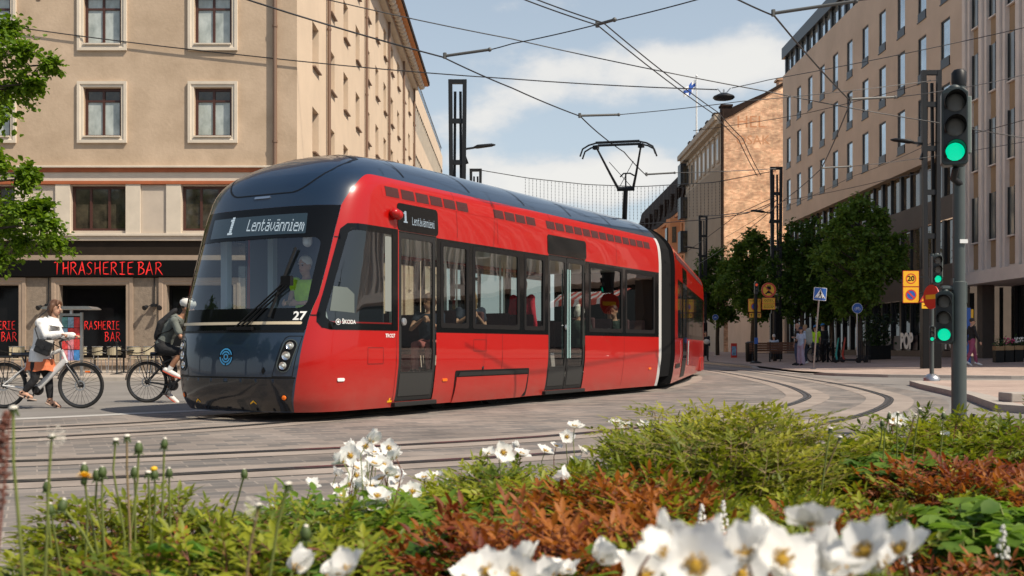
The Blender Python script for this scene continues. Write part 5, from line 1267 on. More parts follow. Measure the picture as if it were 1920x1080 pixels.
# pantograph on the second section
PT = M2 @ Vector((0, .95, 5.58))
ax = (M2.to_3x3() @ Vector((1, 0, 0))).normalized(); ay = (M2.to_3x3() @ Vector((0, 1, 0))).normalized(); up = Vector((0, 0, 1))
pb = MB(); base = M2 @ Vector((0, 2.0, 3.72)); kn = M2 @ Vector((.12, 1.35, 4.62))
pb.tube([base, kn], [.065, .055], 10); pb.box(-.5, .5, 1.6, 2.6, 3.66, 3.80, 0, M2); po = pb.build('pantograph', DARK, TRAM, 40)
q = MB(); q.tube([kn - ax*.20, kn + ax*.20], .05, 8)
for sgn in (-1, 1):
    hd = PT + ax*.52*sgn; q.tube([kn + ax*.17*sgn, kn.lerp(hd, .35) + ax*.12*sgn, hd - up*.02], [.034, .028, .022], 8)
    q.tube([kn + ax*.17*sgn, (PT - ax*.45*sgn)*.62 + kn*.38], .008, 5)
    q.box(-.06, .06, -.05, .05, -.09, 0, 0, Matrix.Translation(hd))
q.tube([kn - ax*.13 + up*.28, kn - ax*.05 + up*.36, kn + ax*.1 + up*.36, kn + ax*.2 + up*.30], .018, 6); q.tube([kn + up*.0, kn + up*.36], .02, 6); q.build('upper_arm', DARK, po, 40)
for dy in (-.17, .17):
    s = MB(); c = PT + ay*dy
    s.tube([c - ax*.86 - up*.27, c - ax*.80 - up*.10, c - ax*.66 - up*.02, c - ax*.5 + up*.02, c + ax*.5 + up*.02, c + ax*.66 - up*.02, c + ax*.80 - up*.10, c + ax*.86 - up*.27], .02, 7); s.tube([c - ax*.5 + up*.035, c + ax*.5 + up*.035], .026, 6); s.build('contact_strip', DARK, po, 40)

# driver and passengers (each a person of their own)
def tramloc(x, y, z): 
    v = Matrix.Translation(TRAM.location) @ Matrix.Rotation(TRAM.rotation_euler.z, 4, 'Z') @ Vector((x, y, z)); return v
def seated(h=1.7):
    s = h / 1.75; J = {'s': s, 'curl': .9}; P = dict(pel=V3(0, 0, .02), che=V3(-.02, 0, .34), neck=V3(-.01, 0, .57), head=V3(.02, 0, .705))
    for sd, y in (('L', 1), ('R', -1)): P.update({'sh'+sd: V3(-.01, .185*y, .49), 'el'+sd: V3(.05, .24*y, .22), 'wr'+sd: V3(.28, .12*y, .20), 'hi'+sd: V3(.02, .09*y, 0), 'kn'+sd: V3(.42, .11*y, .04), 'an'+sd: V3(.40, .11*y, -.36), 'to'+sd: V3(.55, .11*y, -.42)})
    J.update({k: v * s for k, v in P.items()}); return J
TR = TRAM.rotation_euler.z
drv = seated(1.78); dp = tramloc(.28, -.12, 1.32)
person('tram driver in a yellow high visibility vest behind the windscreen', drv, dict(hair='short', hairm=HAIR_GR, top=C_HIVIS, topname='vest', sleeve=.25, trousers=C_NAVY, tg=.02, shoes=C_BLACK), dp, TR - R(90), None, .02)
j = seated(1.68); j['wrR'] = V3(.26, -.05, .40); j['elR'] = V3(.16, -.24, .26); j['wrL'] = V3(.26, .08, .38); j['hf'] = V3(.9, -.5, -.1)
def facing(deg): return TR + R(deg)
person('passenger with long fair hair holding up a phone behind the widest tram window', j, dict(hair='long', hairm=HAIR_BL, top=C_NAVY, sleeve=.5, trousers=C_BLACK, shoes=C_BLACK), tramloc(.86, 3.10, 1.04), facing(-50), None, .02)
person('passenger in a red top standing behind the double door of the tram', stand(1.72), dict(hair='short', hairm=HAIR_DK, top=C_RED, sleeve=1.9, trousers=C_NAVY, shoes=C_BLACK), tramloc(.55, 5.30, .42), facing(90), None, .022)
person('white haired passenger in a green jacket seated beyond the double door', seated(1.68), dict(hair='bob', hairm=HAIR_GR, top=C_GREEN, sleeve=1.9, trousers=C_BLACK, shoes=C_BLACK), tramloc(.90, 6.85, .94), facing(90), None, .022)
person('dark haired passenger in a dark green jacket in the rearmost window of the front section', seated(1.72), dict(hair='short', hairm=HAIR_DK, top=C_GREEN, sleeve=1.9, trousers=C_BLACK, shoes=C_BLACK), tramloc(.88, 8.45, .96), facing(-90), None, .022)
person('dark haired passenger in a pale waistcoat sitting behind the dark green jacket', seated(1.66), dict(hair='bob', hairm=HAIR_DK, top=cloth('sand_cloth', (.38, .30, .22)), sleeve=.3, trousers=C_BLACK, shoes=C_BLACK), tramloc(.60, 8.85, .98), facing(-60), None, .022)
person('passenger raising a hand behind the narrow window next to the first tram door', j, dict(hair='bob', hairm=HAIR_BR, top=C_NAVY, sleeve=.4, trousers=cloth('red_stripe_cloth', (.40, .13, .12)), shoes=C_BLACK), tramloc(.86, 1.95, .94), facing(-70), None, .022)
ph = MB(); ph.box(-.006, .006, -.038, .038, -.07, .07); v = tramloc(.86, 3.10, 1.04) + Matrix.Rotation(facing(-50), 3, 'Z') @ Vector((.36, .0, .42)); o = ph.build('phone', BLACK, None, loc=v, rot=(0, 0, facing(-50)), bevel=.004); tag(o, 'small black phone held up by the passenger with long fair hair', 'phone')
# ---------------------------------------------------------------- masts, wires, signals, signs
def mast(x, y, h, label, base=2.7, lampdir=-1, z0=0, sc=1.0):
    t = thing('overhead_line_mast', label, 'mast', (x, y, z0), 0, 'dark lattice masts along the street')
    m = MB(); m.box(-.33, .33, -.14, .14, 0, base); m.box(-.40, .40, -.2, .2, -.02, .05); m.build('mast_base', BLACK, t, bevel=.01)
    m = MB()
    for sx in (-1, 1):
        m.bar((sx * .20, -.05, base), (sx * .27, -.05, h), .15, .16); m.bar((sx * .15, .10, base + .05), (sx * .10, .16, h - .4), .10, .08)
    k = base + .5; i = 0
    while k < h - .3:
        w = lerp(.20, .27, (k - base) / (h - base)); m.box(-w + .07, w - .07, -.09, -.005, k - .09, k + .09); k += 1.55; i += 1
    m.box(-.32, .32, -.12, .02, h - .16, h); m.build('lattice', DARK, t)
    l = MB(); z = h - 2.6
    l.bar((lampdir * .2, 0, z), (lampdir * .62, 0, z + .06), .07); l.tube([(lampdir * .58, 0, z + .06), (lampdir * .75, 0, z + .10), (lampdir * 1.28, 0, z + .16), (lampdir * 1.42, 0, z + .17)], [.05, .16, .15, .05], 10, rb=[.03, .075, .06, .02], side=(0, 0, 1)); l.build('street_lamp', DARK, t, 50)
    b = MB(); b.bar((lampdir * .2, -.05, z - .1), (lampdir * .36, -.05, z - .55), .10, .12); b.build('spotlight', BLACK, t)
    return t
mast(-2.04, 40, 10.95, 'dark lattice mast with a street lamp rising behind the front part of the tram', lampdir=1)
mast(-2.04, 60, 10.95, 'small dark mast top just above the tram roof, right of the tallest mast', lampdir=1)
mast(14.8, 37.7, 10.6, 'dark lattice mast behind the large green traffic light', z0=.1)
mast(14.8, 59.8, 10.9, 'dark lattice mast standing before the orange brick gable', z0=.12)
mast(14.8, 82.7, 11.0, 'dark lattice mast before the grey fluted house front, smallest on the right', z0=.12)

WIREM = pbr('wire', (.018, .018, .02), .5); ROD = pbr('insulator_rod', (.09, .09, .085), .5)
def wire(label, pts, r=.011, rods=(), dbl=0, name='overhead_wire'):
    P = [p if isinstance(p, Vector) else at(*p) for p in pts]
    Q_ = [P[0]]
    for i in range(len(P) - 1):
        a, b = P[i], P[i+1]; n = 6
        for k in range(1, n + 1):
            t = k / n; p = a.lerp(b, t); p.z -= 4 * t * (1 - t) * (b - a).length * .006; Q_.append(p)
    t = thing(name, label, 'wire', tuple(P[0]), 0, 'overhead wires'); o = P[0]
    m = MB(); m.tube([p - o for p in Q_], r, 6)
    if dbl: m.tube([p - o + Vector((dbl, 0, .03)) for p in Q_], r, 6)
    m.build('wire', WIREM, t, 60)
    for a, b in rods:
        a = a if isinstance(a, Vector) else at(*a); b = b if isinstance(b, Vector) else at(*b); m = MB(); m.tube([a - o, b - o], .024, 8); m.tube([a - o + Vector((0, 0, .05)), a - o - Vector((0, 0, .04))], .03, 6); m.sphere(b - o, .035, 8)
        m.build('insulator_rod', ROD, t, 50)
    return t
H = 5.62
wire('contact wire curving down from the upper left to the raised pantograph', [ath(300, -62, H), ath(475, 3, H), ath(830, 107, H), ath(960, 165, H), ath(1088, 218, H), ath(1130, 256, H), ath(1170, 285, H), ath(1213, 330, H)], .013)
wire('thin span wire from the tan corner building to the hanging street lamp', [(-60, 38, 37.9), (480, 106, 37.9), (960, 148, 37.9), (1345, 168, 37.9)], .02)
wire('span wire rising from the hanging street lamp to the pale ribbed building', [(1372, 165, 37.9), (1440, 150, 37.9), (1920, 52, 37.9), (2068, 22, 37.9)], .014)
wire('long span wire sloping across the whole sky from above the eaves to the right edge', [(280, -72, 22), (617, 0, 22.5), (960, 73, 23), (1435, 171, 24), (1757, 230, 25), (2000, 270, 26)], .012)
wire('double contact wire from the top centre towards the flagpole', [ath(940, -22, H), ath(985, 0, H), ath(1120, 47, H), ath(1340, 215, H), ath(1385, 262, H), ath(1420, 330, H)], .010, dbl=.09)
wire('pull-off wire with an insulator rod over the eaves, running to the wire crossing', [ath(835, 105, H + .02), ath(920, 93, H + .1), ath(960, 82, H + .12), ath(1120, 46, H + .1), ath(1312, -2, H + .1), ath(1420, -30, H + .1)], .009, [(ath(834, 105, H), ath(918, 93, H + .08)), (ath(1120, 46, H + .1), ath(1152, 37, H + .1))])
wire('pull-off wire with a rod left of the flag', [ath(1088, 217, H), ath(1160, 215, H + .05), ath(1390, 190, H + .3), ath(1757, 150, H + 1)], .008, [(ath(1087, 217, H), ath(1160, 215, H + .05))])
wire('pull-off wire with a rod right behind the pantograph', [ath(1213, 328, H), ath(1265, 324, H + .05), ath(1455, 316, H + .3)], .010, [(ath(1212, 327, H), ath(1265, 324, H + .05))])
wire('zigzag contact wire before the sand coloured office block', [ath(1330, -25, H), ath(1385, 0, H), ath(1452, 30, H), ath(1595, 190, H), ath(1540, 316, H), ath(1470, 375, H), ath(1300, 500, H)], .013)
wire('pull-off rod and wire at the top edge of the sand coloured office block', [ath(1450, 25, H), ath(1600, 2, H + .1), ath(1760, -20, H + .2)], .009, [(ath(1450, 25, H), ath(1605, 2, H + .1))])
wire('pull-off rod and wire at the bend of the zigzag contact wire', [ath(1595, 186, H), ath(1680, 182, H + .1), ath(1757, 172, H + .3), at(1920, 140, 24)], .008, [(ath(1595, 186, H), ath(1678, 182, H + .1))])
wire('lowest pull-off rod and wire before the sand coloured office block', [ath(1540, 315, H), ath(1595, 312, H + .1), ath(1757, 292, H + .6), at(1920, 266, 28)], .008, [(ath(1540, 315, H), ath(1595, 312, H + .1))])
wire('thin stay wire from the orange brick gable to the lattice mast by the traffic light', [(1358, 446, 58), (1470, 376, 50), (1670, 335, 42), (1750, 318, 38)], .012)
wire('thin stay wire between the two lattice masts on the right', [(1455, 395, 59.5), (1600, 330, 48), (1742, 270, 38), (1920, 225, 34)], .012)
wire('thin span wire low across the orange brick gable', [(1195, 420, 60), (1318, 412, 60), (1400, 400, 60), (1452, 378, 59.8)], .022)
wire('thin span wire over the front of the sand coloured office block', [(1300, 245, 45), (1500, 215, 42), (1700, 165, 39), (1745, 150, 37.7)], .012)
wire('sagging supply cable between the mast by the gable and the smallest mast', [(1318, 405, 82), (1380, 400, 75), (1430, 392, 66), (1455, 376, 59.8)], .03)
wire('slack stay wire running low over the treetops', [(1290, 470, 70), (1385, 400, 62), (1460, 365, 59)], .02)
# hanging street lamp
t = thing('hanging_lamp', 'flat dark street lamp hanging from the span wire beside the flag', 'street lamp', tuple(at(1357, 182, 37.9)))
m = MB(); m.lathe([(.05, .14), (.16, .12), (.36, .03), (.39, -.02), (.34, -.07), (.1, -.10), (.01, -.10)], 20); m.build('lamp_body', DARK, t, 50)
m = MB(); m.tube([(-.22, 0, .30), (-.1, 0, .16), (0, 0, .14), (.1, 0, .16), (.24, 0, .32)], .02, 6); m.tube([(0, 0, .12), (0, 0, .27)], .03, 6); m.build('hanger', STEEL, t, 50)
# curtain of fairy lights across the street
t = thing('light_curtain', 'net of fine hanging light strings spanning the street behind the tram', 'light curtain', (0, 60, 0))
def cz(px): return .95 + (650 - interp([(895, 318), (990, 334), (1100, 346), (1200, 350), (1340, 342), (1455, 320)], px)) * .03
m = MB(); m.tube([((px - 960) * .03, 0, cz(px)) for px in range(895, 1456, 20)], .022, 6); m.build('span_wire', WIREM, t, 60)
m = MB()
for px in range(985, 1352, 7):
    x = (px - 960) * .03; z0 = cz(px); m.tube([(x, 0, z0), (x, 0, z0 - 1.9)], .007, 4)
    for k in range(11): m.box(x - .016, x + .016, -.016, .016, z0 - .12 - k * .17, z0 - .075 - k * .17)
for k in (): pass
m.build('light_string', WIREM, t)['kind'] = 'stuff'

# traffic lights -----------------------------------------------------------
SIGB = pbr('signal_black', (.006, .007, .007), .5); SIGH = pbr('signal_housing', (.016, .026, .025), .4); SIGS = pbr('signal_back', (.20, .24, .22), .5)
def lensmat(name, c, e, es):
    m = pbr(name, c, .25, em=e, es=es) if es else pbr(name, c, .25)
    nt = m.node_tree; b = nt.nodes['Principled BSDF']; tc = nt.nodes.new('ShaderNodeTexCoord'); w = nt.nodes.new('ShaderNodeTexWave'); w.bands_direction = 'Z'; w.inputs['Scale'].default_value = 28; w.inputs['Distortion'].default_value = .8
    nt.links.new(tc.outputs['Object'], w.inputs['Vector']); bp = nt.nodes.new('ShaderNodeBump'); bp.inputs['Strength'].default_value = .5; bp.inputs['Distance'].default_value = .01; nt.links.new(w.outputs[0], bp.inputs['Height']); nt.links.new(bp.outputs[0], b.inputs['Normal'])
    if es:
        mr = nt.nodes.new('ShaderNodeMapRange'); mr.inputs['To Min'].default_value = es * .45; mr.inputs['To Max'].default_value = es; nt.links.new(w.outputs[0], mr.inputs['Value']); nt.links.new(mr.outputs[0], b.inputs['Emission Strength'])
    return m
L_OFF = lensmat('lens_off', (.13, .13, .12), None, 0); L_GRN = lensmat('lens_green', (.0, .12, .08), (.0, .95, .50), .9); L_RED = lensmat('lens_red', (.15, .02, .01), (1, .12, .05), .5)
def signal(parent, name, loc, sc, yaw, lit=2, halo=True):
    e = bpy.data.objects.new(name, None); COL.objects.link(e); e.parent = parent; e.location = loc; e.rotation_euler = (0, 0, yaw); e.scale = (sc,) * 3
    m = MB(); w, h, d = .145, .45, .10
    prof = [(-w, -h + .03), (-w + .03, -h), (w - .03, -h), (w, -h + .03), (w, h - .05), (w*.6, h), (-w*.6, h), (-w, h - .05)]
    m.prism(prof, (0, -d, 0), (1, 0, 0), (0, 0, 1), (0, 2*d, 0)); hs = m.build('housing', SIGH, e, bevel=.012)
    m = MB(); m.prism(rrect(-w + .022, w - .022, -h + .04, h - .06, .02), (0, -d - .004, 0), (1, 0, 0), (0, 0, 1), (0, .003, 0)); m.build('face', SIGB, e)
    m = MB(); m.box(-.10, .10, d + .002, d + .06, -h + .08, h - .1); m.box(w - .02, w + .05, d - .05, d + .03, -h + .15, h - .08); m.build('back_box', SIGS, e, bevel=.01)
    for k in range(3):
        z = .27 - .285 * k; l = MB(); l.lathe([(.105, 0), (.098, .012), (.06, .022), (.001, .026)], 24, 0, Matrix.Translation((0, -d - .005, z)) @ Matrix.Rotation(R(90), 4, 'X'), False)
        l.build('lens', (L_GRN if (k == lit and k == 2) else L_RED if (k == lit and k == 0) else L_OFF), e, 60)
        v = MB(); n = 20
        for i in range(n):
            a0, a1 = R(-35 + 250 * i / n), R(-35 + 250 * (i + 1) / n); f = lambda a: .09 + .09 * max(0, math.sin(a)) 
            for rr in (.118, .111): v.quad((rr*math.cos(a0), -d, z + rr*math.sin(a0)), (rr*math.cos(a1), -d, z + rr*math.sin(a1)), (rr*math.cos(a1), -d - f(a1), z + rr*math.sin(a1)), (rr*math.cos(a0), -d - f(a0), z + rr*math.sin(a0)))
        v.build('visor', SIGB, e)
    m = MB(); m.sphere((0, 0, h + .01), .07, 10, 0, (1, 1, .6)); m.build('cap', GREYP, e, 180)
    return e
PX = 4.651; PY = 11.1
t = thing('traffic_light', 'tall traffic light pole nearest on the right with a large and a small head', 'traffic light', (PX, PY, 0))
m = MB(); m.tube([(0, 0, 0), (0, 0, 1.62), (0, 0, 1.63), (0, 0, 3.72)], [.075, .075, .062, .060], 20); m.build('pole', GREYP, t, 40)
m = MB(); m.lathe([(.07, 3.66), (.075, 3.70), (.075, 3.80), (.05, 3.83), (.001, 3.83)], 18); m.build('pole_cap', DARK, t, 40)
m = MB(); m.lathe([(.17, 0), (.17, .02), (.12, .05), (.09, .22), (.076, .24)], 18); m.build('base', DARK, t, 40)
m = MB(); m.box(-.02, .06, -.078, -.055, 2.02, 2.06); m.build('sticker', WHITE, t)
m = MB(); m.box(.035, .068, -.05, .05, 1.40, 1.62); m.build('hatch', GREYP, t, bevel=.004)
signal(t, 'signal_head', (-.150, -.24, 3.18), .87, -R(17))
m = MB(); m.tube([(-.12, -.2, 2.76), (-.10, -.1, 2.68), (0, -.03, 2.64)], .035, 8, rnd=True); m.build('bracket', DARK, t, 50); m = MB(); m.tube([(-.12, -.17, 3.58), (0, -.03, 3.6)], .03, 8, rnd=True); m.build('bracket', DARK, t, 50)
signal(t, 'signal_head', (-.138, .02, 1.255), .60, -R(28))
for z, zz, a, b in ((1.56, 1.56, 1.54, 1.66), (1.00, 1.02, .9, 1.04)): m = MB(); m.tube([(-.16, .02, zz), (-.16, .0, z), (-.03, 0, z)], .026, 8, rnd=True); m.box(-.075, -.055, -.03, .03, a, b); m.build('bracket', GREYP, t, 50)

def plate(name, parent, pts, M, mat, th=.02, back=True):
    m = MB(); m.prism(pts, (0, 0, 0), (1, 0, 0), (0, 1, 0), (0, 0, -th)); o = m.build(name, mat, parent); o.data.transform(M); return o
def sheetp(name, parent, loops, M, mat, z):
    if not isinstance(loops[0][0], (tuple, list)): loops = [loops]
    V, F = fillpoly(loops, (9, 9)); m = MB(); m.add([(x, y, z) for x, y in V], F); o = m.build(name, mat, parent); o.data.transform(M); return o
FACE = lambda x, y, z, yaw=0, tilt=0: Matrix.Translation((x, y, z)) @ Matrix.Rotation(yaw, 4, 'Z') @ Matrix.Rotation(tilt, 4, 'Y') @ Matrix.Rotation(R(90), 4, 'X')
def bike_symbol(parent, M, s, mat, z):
    m = MB()
    def st(a, b, w=.035): a = Vector((*a, 0)) * s; b = Vector((*b, 0)) * s; d = (b - a).normalized(); n = Vector((-d.y, d.x, 0)) * w * s; m.quad(a - n, b - n, b + n, a + n)
    for cx in (-.42, .42):
        P = circ(cx, -.18, .27, 16)
        for i in range(16): st(P[i], P[(i+1) % 16], .03)
    for a, b in (((-.42, -.18), (-.2, .18)), ((-.2, .18), (.25, .18)), ((.25, .18), (-.03, -.18)), ((-.03, -.18), (-.42, -.18)), ((-.03, -.18), (-.2, .18)), ((.42, -.18), (.22, .32)), ((.22, .32), (.10, .32)), ((-.28, .25), (-.12, .25))): st(a, b)
    m.v = [(x, y, z) for x, y, _ in m.v]; o = m.build('bicycle_symbol', mat, parent); o.data.transform(M)
# bicycle path signs
def bikesign(px, py, d, h0, Y, label):
    p = at(px, py, Y); g = pav_h(p.x, Y); t = thing('bicycle_sign', label, 'road sign', (p.x, Y, g), 0, 'round blue bicycle signs'); h = p.z - g
    m = MB(); m.tube([(0, 0, 0), (0, 0, h + d * .3)], .03, 10); m.lathe([(.09, 0), (.08, .03), (.035, .05)], 10); m.build('pole', STEEL, t, 40)
    plate('sign_plate', t, circ(0, 0, d / 2, 28), FACE(0, -.05, h), WHITE); sheetp('sign_face', t, circ(0, 0, d * .47, 28), FACE(0, -.05, h), BLUES, .003); bike_symbol(t, FACE(0, -.05, h), d * .40, WHITE, .006)
bikesign(1607, 578, .46, 0, 47, 'round blue bicycle sign on a thin pole in front of the parked scooter')
bikesign(1341, 595, .46, 0, 82, 'small distant round blue bicycle sign just right of the tram rear')
# pedestrian crossing sign, leaning
b = at(1525, 695, 40.0); t = thing('crossing_sign', 'square blue pedestrian crossing sign on a leaning pole at the kerb', 'road sign', (b.x, 40.0, .09)); 
lean = R(4.6); L = 2.62; m = MB(); top = Vector((math.sin(lean) * L, 0, math.cos(lean) * L)); m.tube([(0, 0, 0), top], .032, 10); m.lathe([(.12, 0), (.11, .04), (.04, .06)], 10); m.build('pole', pbr('pale_pole', (.36, .31, .26), .6), t, 40)
M = FACE(top.x + .03, -.05, top.z + .22, 0, lean)
plate('sign_plate', t, rrect(-.24, .24, -.24, .24, .03), M, WHITE); sheetp('sign_face', t, rrect(-.225, .225, -.225, .225, .025), M, BLUES, .003); sheetp('triangle', t, [(-.20, -.15), (.20, -.15), (0, .19)], M, WHITE, .006)
fm = MB()
def stq(a, b, w): a = Vector((*a, 0)); b = Vector((*b, 0)); d = (b - a).normalized(); n = Vector((-d.y, d.x, 0)) * w; fm.quad(a - n, b - n, b + n, a + n)
for a, c, w in (((0, .09), (.005, .0), .022), ((.005, .0), (-.05, -.12), .012), ((.005, .0), (.06, -.11), .012), ((0, .07), (-.055, .0), .009), ((0, .07), (.05, .01), .009)): stq(a, c, w)
fm.add([(x, y, 0) for x, y in circ(.004, .118, .02, 10)], [tuple(range(10))])
for k in range(5): x = -.15 + k * .075; fm.quad((x - .02, -.145, 0), (x + .02, -.145, 0), (x*.9 + .015, -.105, 0), (x*.9 - .015, -.105, 0)) if abs(x) > .06 else None
fm.v = [(x, y, .009) for x, y, _ in fm.v]; o = fm.build('walking_figure', BLACK, t); o.data.transform(M)

# roadworks signs on a post: no trams, no stopping
b = at(1417, 683, 52.0); g = pav_h(b.x, 52); t = thing('road_sign_post', 'dark post with yellow roadworks signs, a round no-trams sign and a small traffic light', 'road sign', (b.x, 52, g)); S_ = 26.0 / 1000
m = MB(); m.tube([(0, 0, 0), (0, 0, 3.85)], .085, 12); m.lathe([(.30, 0), (.28, .05), (.1, .12)], 14); m.build('post', DARK, t, 40)
m = MB(); m.box(-.09, .09, -.10, -.08, .95, 1.25); m.build('push_button_box', BLUES, t)
zz = lambda py: .95 - (py - 650) * .026 - g
M = FACE(.60, -.12, zz(544)); plate('sign_plate', t, circ(0, 0, .36, 32), M, YELLOWS); sheetp('red_ring', t, [circ(0, 0, .355, 32), circ(0, 0, .275, 32)], M, REDS, .004)
sm = MB(); sm.prism([(-.10, .02), (.12, .02), (.10, .18), (-.08, .18)], (0, 0, .004), (1, 0, 0), (0, 1, 0), (0, 0, .002)); sm.prism([(-.14, -.16), (.16, -.16), (.06, -.04), (-.04, -.04)], (0, 0, .004), (1, 0, 0), (0, 1, 0), (0, 0, .002)); sm.prism([(-.02, -.06), (.03, -.06), (.03, .03), (-.02, .03)], (0, 0, .0045), (1, 0, 0), (0, 1, 0), (0, 0, .002)); sm.prism([(-.09, .20), (.11, .20), (.11, .22), (-.09, .22)], (0, 0, .004), (1, 0, 0), (0, 1, 0), (0, 0, .002)); sm.prism(circ(-.12, -.17, .04, 10), (0, 0, .004), (1, 0, 0), (0, 1, 0), (0, 0, .0025)); sm.prism(circ(.14, -.17, .04, 10), (0, 0, .004), (1, 0, 0), (0, 1, 0), (0, 0, .0025)); o = sm.build('tram_symbol', BLACK, t); o.data.transform(M)
sheetp('red_bar', t, [(-.215, .185), (-.185, .215), (.215, -.185), (.185, -.215)], M, REDS, .009)
M = FACE(.60, -.12, zz(569.5)); plate('sign_plate', t, rrect(-.32, .32, -.29, .29, .02), M, REDS)
for y0, y1 in ((.01, .27), (-.27, -.01)): 
    sheetp('sign_face', t, rrect(-.30, .30, y0, y1, .015), M, YELLOWS, .004)
    tm = MB(); 
    for k in range(3): 
        y = y0 + .06 + k * .065; x = -.24
        rr = random.Random(k + int(y0*100))
        while x < .22: w = rr.uniform(.03, .07); tm.quad((x, y, .006), (x + w, y, .006), (x + w, y + .025, .006), (x, y + .025, .006)); x += w + .025
    o = tm.build('small_print', BLACK, t); o.data.transform(M)
M = FACE(-.03, .12, zz(573)); plate('sign_plate', t, rrect(-.31, .31, -.31, .34, .02), M, REDS); sheetp('sign_face', t, rrect(-.295, .295, -.295, .325, .015), M, YELLOWS, .004)
sheetp('blue_disc', t, circ(0, -.04, .17, 24), M, BLUES, .006); sheetp('red_ring', t, [circ(0, -.04, .18, 24), circ(0, -.04, .135, 24)], M, REDS, .008)
text('sign_lettering', 'ALUE  ALUE', .10, BLACK, t, M @ Matrix.Translation((0, .24, .006)), .001)
M = FACE(.0, .12, zz(591)); plate('sign_plate', t, rrect(-.29, .29, -.12, .12, .02), M, REDS); sheetp('sign_face', t, rrect(-.275, .275, -.105, .105, .015), M, YELLOWS, .004)
am = MB()
for x in (-.19, .19): am.quad((x - .015, -.07, .006), (x + .015, -.07, .006), (x + .015, .02, .006), (x - .015, .02, .006)); am.add([(x - .05, .015, .006), (x + .05, .015, .006), (x, .08, .006)], [(0, 1, 2)])
o = am.build('arrows', BLACK, t); o.data.transform(M)
signal(t, 'signal_head', (-.02, -.18, zz(541)), .62, 0, lit=0)
m = MB(); m.bar((.05, -.1, zz(546)), (.3, -.1, zz(546)), .04); m.build('bracket', DARK, t)
b2 = at(1453, 668, 56); t2 = thing('sign_pole', 'plain dark pole beneath the small yellow text signs', 'pole', (b2.x, 56, pav_h(b2.x, 56))); m = MB(); m.tube([(0, 0, 0), (0, 0, 2.6)], .11, 10); m.build('pole', DARK, t2, 40)

# island signal pole with no-entry sign
IX, IY = 10.33, 26.25; t = thing('traffic_light', 'slim signal pole on the kerb island with an edge-on no-entry disc', 'traffic light', (IX, IY, .115)); si = IY / FPX; zi = lambda py: .95 - (py - 650) * si - .115
m = MB(); m.tube([(0, 0, 0), (0, 0, zi(476))], .052, 14); m.build('pole', GREYP, t, 40)
m = MB(); m.lathe([(.20, 0), (.20, .06), (.17, .10), (.10, .16), (.055, .17)], 18); m.build('base', STEEL, t, 40)
signal(t, 'signal_head', (.06, -.16, zi(506)), .80, -R(6)); signal(t, 'signal_head', (-.05, -.14, zi(626)), .42, -R(15))
M = FACE(-.06, -.10, zi(557), -R(75)); plate('no_entry_disc', t, circ(0, 0, .30, 32), M, REDS); sheetp('no_entry_bar', t, rrect(-.2, .2, -.055, .055, .01), M, YELLOWS, .004)
p = at(1737, 557, 37.3); t = thing('warning_sign', 'red warning triangle on the mast, half hidden by the no-entry disc', 'road sign', (p.x, 37.3, p.z))
M = FACE(0, 0, -.03); plate('warning_triangle', t, [(-.25, -.15), (.25, -.15), (0, .27)], M, REDS); sheetp('warning_face', t, [(-.175, -.11), (.175, -.11), (0, .185)], M, YELLOWS, .004); fm2 = MB(); fm2.quad((-.02, -.04, .006), (.02, -.04, .006), (.02, .09, .006), (-.02, .09, .006)); fm2.quad((-.02, -.09, .006), (.02, -.09, .006), (.02, -.06, .006), (-.02, -.06, .006)); o = fm2.build('exclamation_mark', BLACK, t); o.data.transform(M)
M = FACE(0, 0, -.30); plate('small_plate', t, rrect(-.16, .16, -.10, .10, .01), M, YELLOWS); sheetp('arrow', t, [(-.1, -.015), (.03, -.015), (.03, -.05), (.1, 0), (.03, .05), (.03, .015), (-.1, .015)], M, BLACK, .004)

# 20 zone and no-parking boards hung beside the mast
p = at(1708, 538, 37.4); t = thing('zone_sign', 'two stacked yellow boards on the mast: 20 zone above, no parking below', 'road sign', (p.x, 37.4, p.z))
for k, dz in ((0, .29), (1, -.28)):
    M = FACE(0, 0, dz); plate('sign_plate', t, rrect(-.285, .285, -.28, .28, .02), M, REDS); sheetp('sign_face', t, rrect(-.27, .27, -.265, .265, .015), M, YELLOWS, .004)
    if k == 0: sheetp('red_ring', t, [circ(0, 0, .185, 28), circ(0, 0, .15, 28)], M, REDS, .007); text('speed_number', '20', .25, BLACK, t, M @ Matrix.Translation((0, .0, .007)), .001, bold=.007)
    else: sheetp('blue_disc', t, circ(0, 0, .18, 28), M, BLUES, .006); sheetp('red_ring', t, [circ(0, 0, .19, 28), circ(0, 0, .148, 28)], M, REDS, .009); sheetp('red_bar', t, [(-.13, .09), (-.09, .13), (.13, -.09), (.09, -.13)], M, REDS, .010)
m = MB(); m.bar((.25, .03, .35), (.52, .03, .35), .04); m.bar((.25, .03, -.2), (.52, .03, -.2), .04); m.build('bracket', DARK, t)

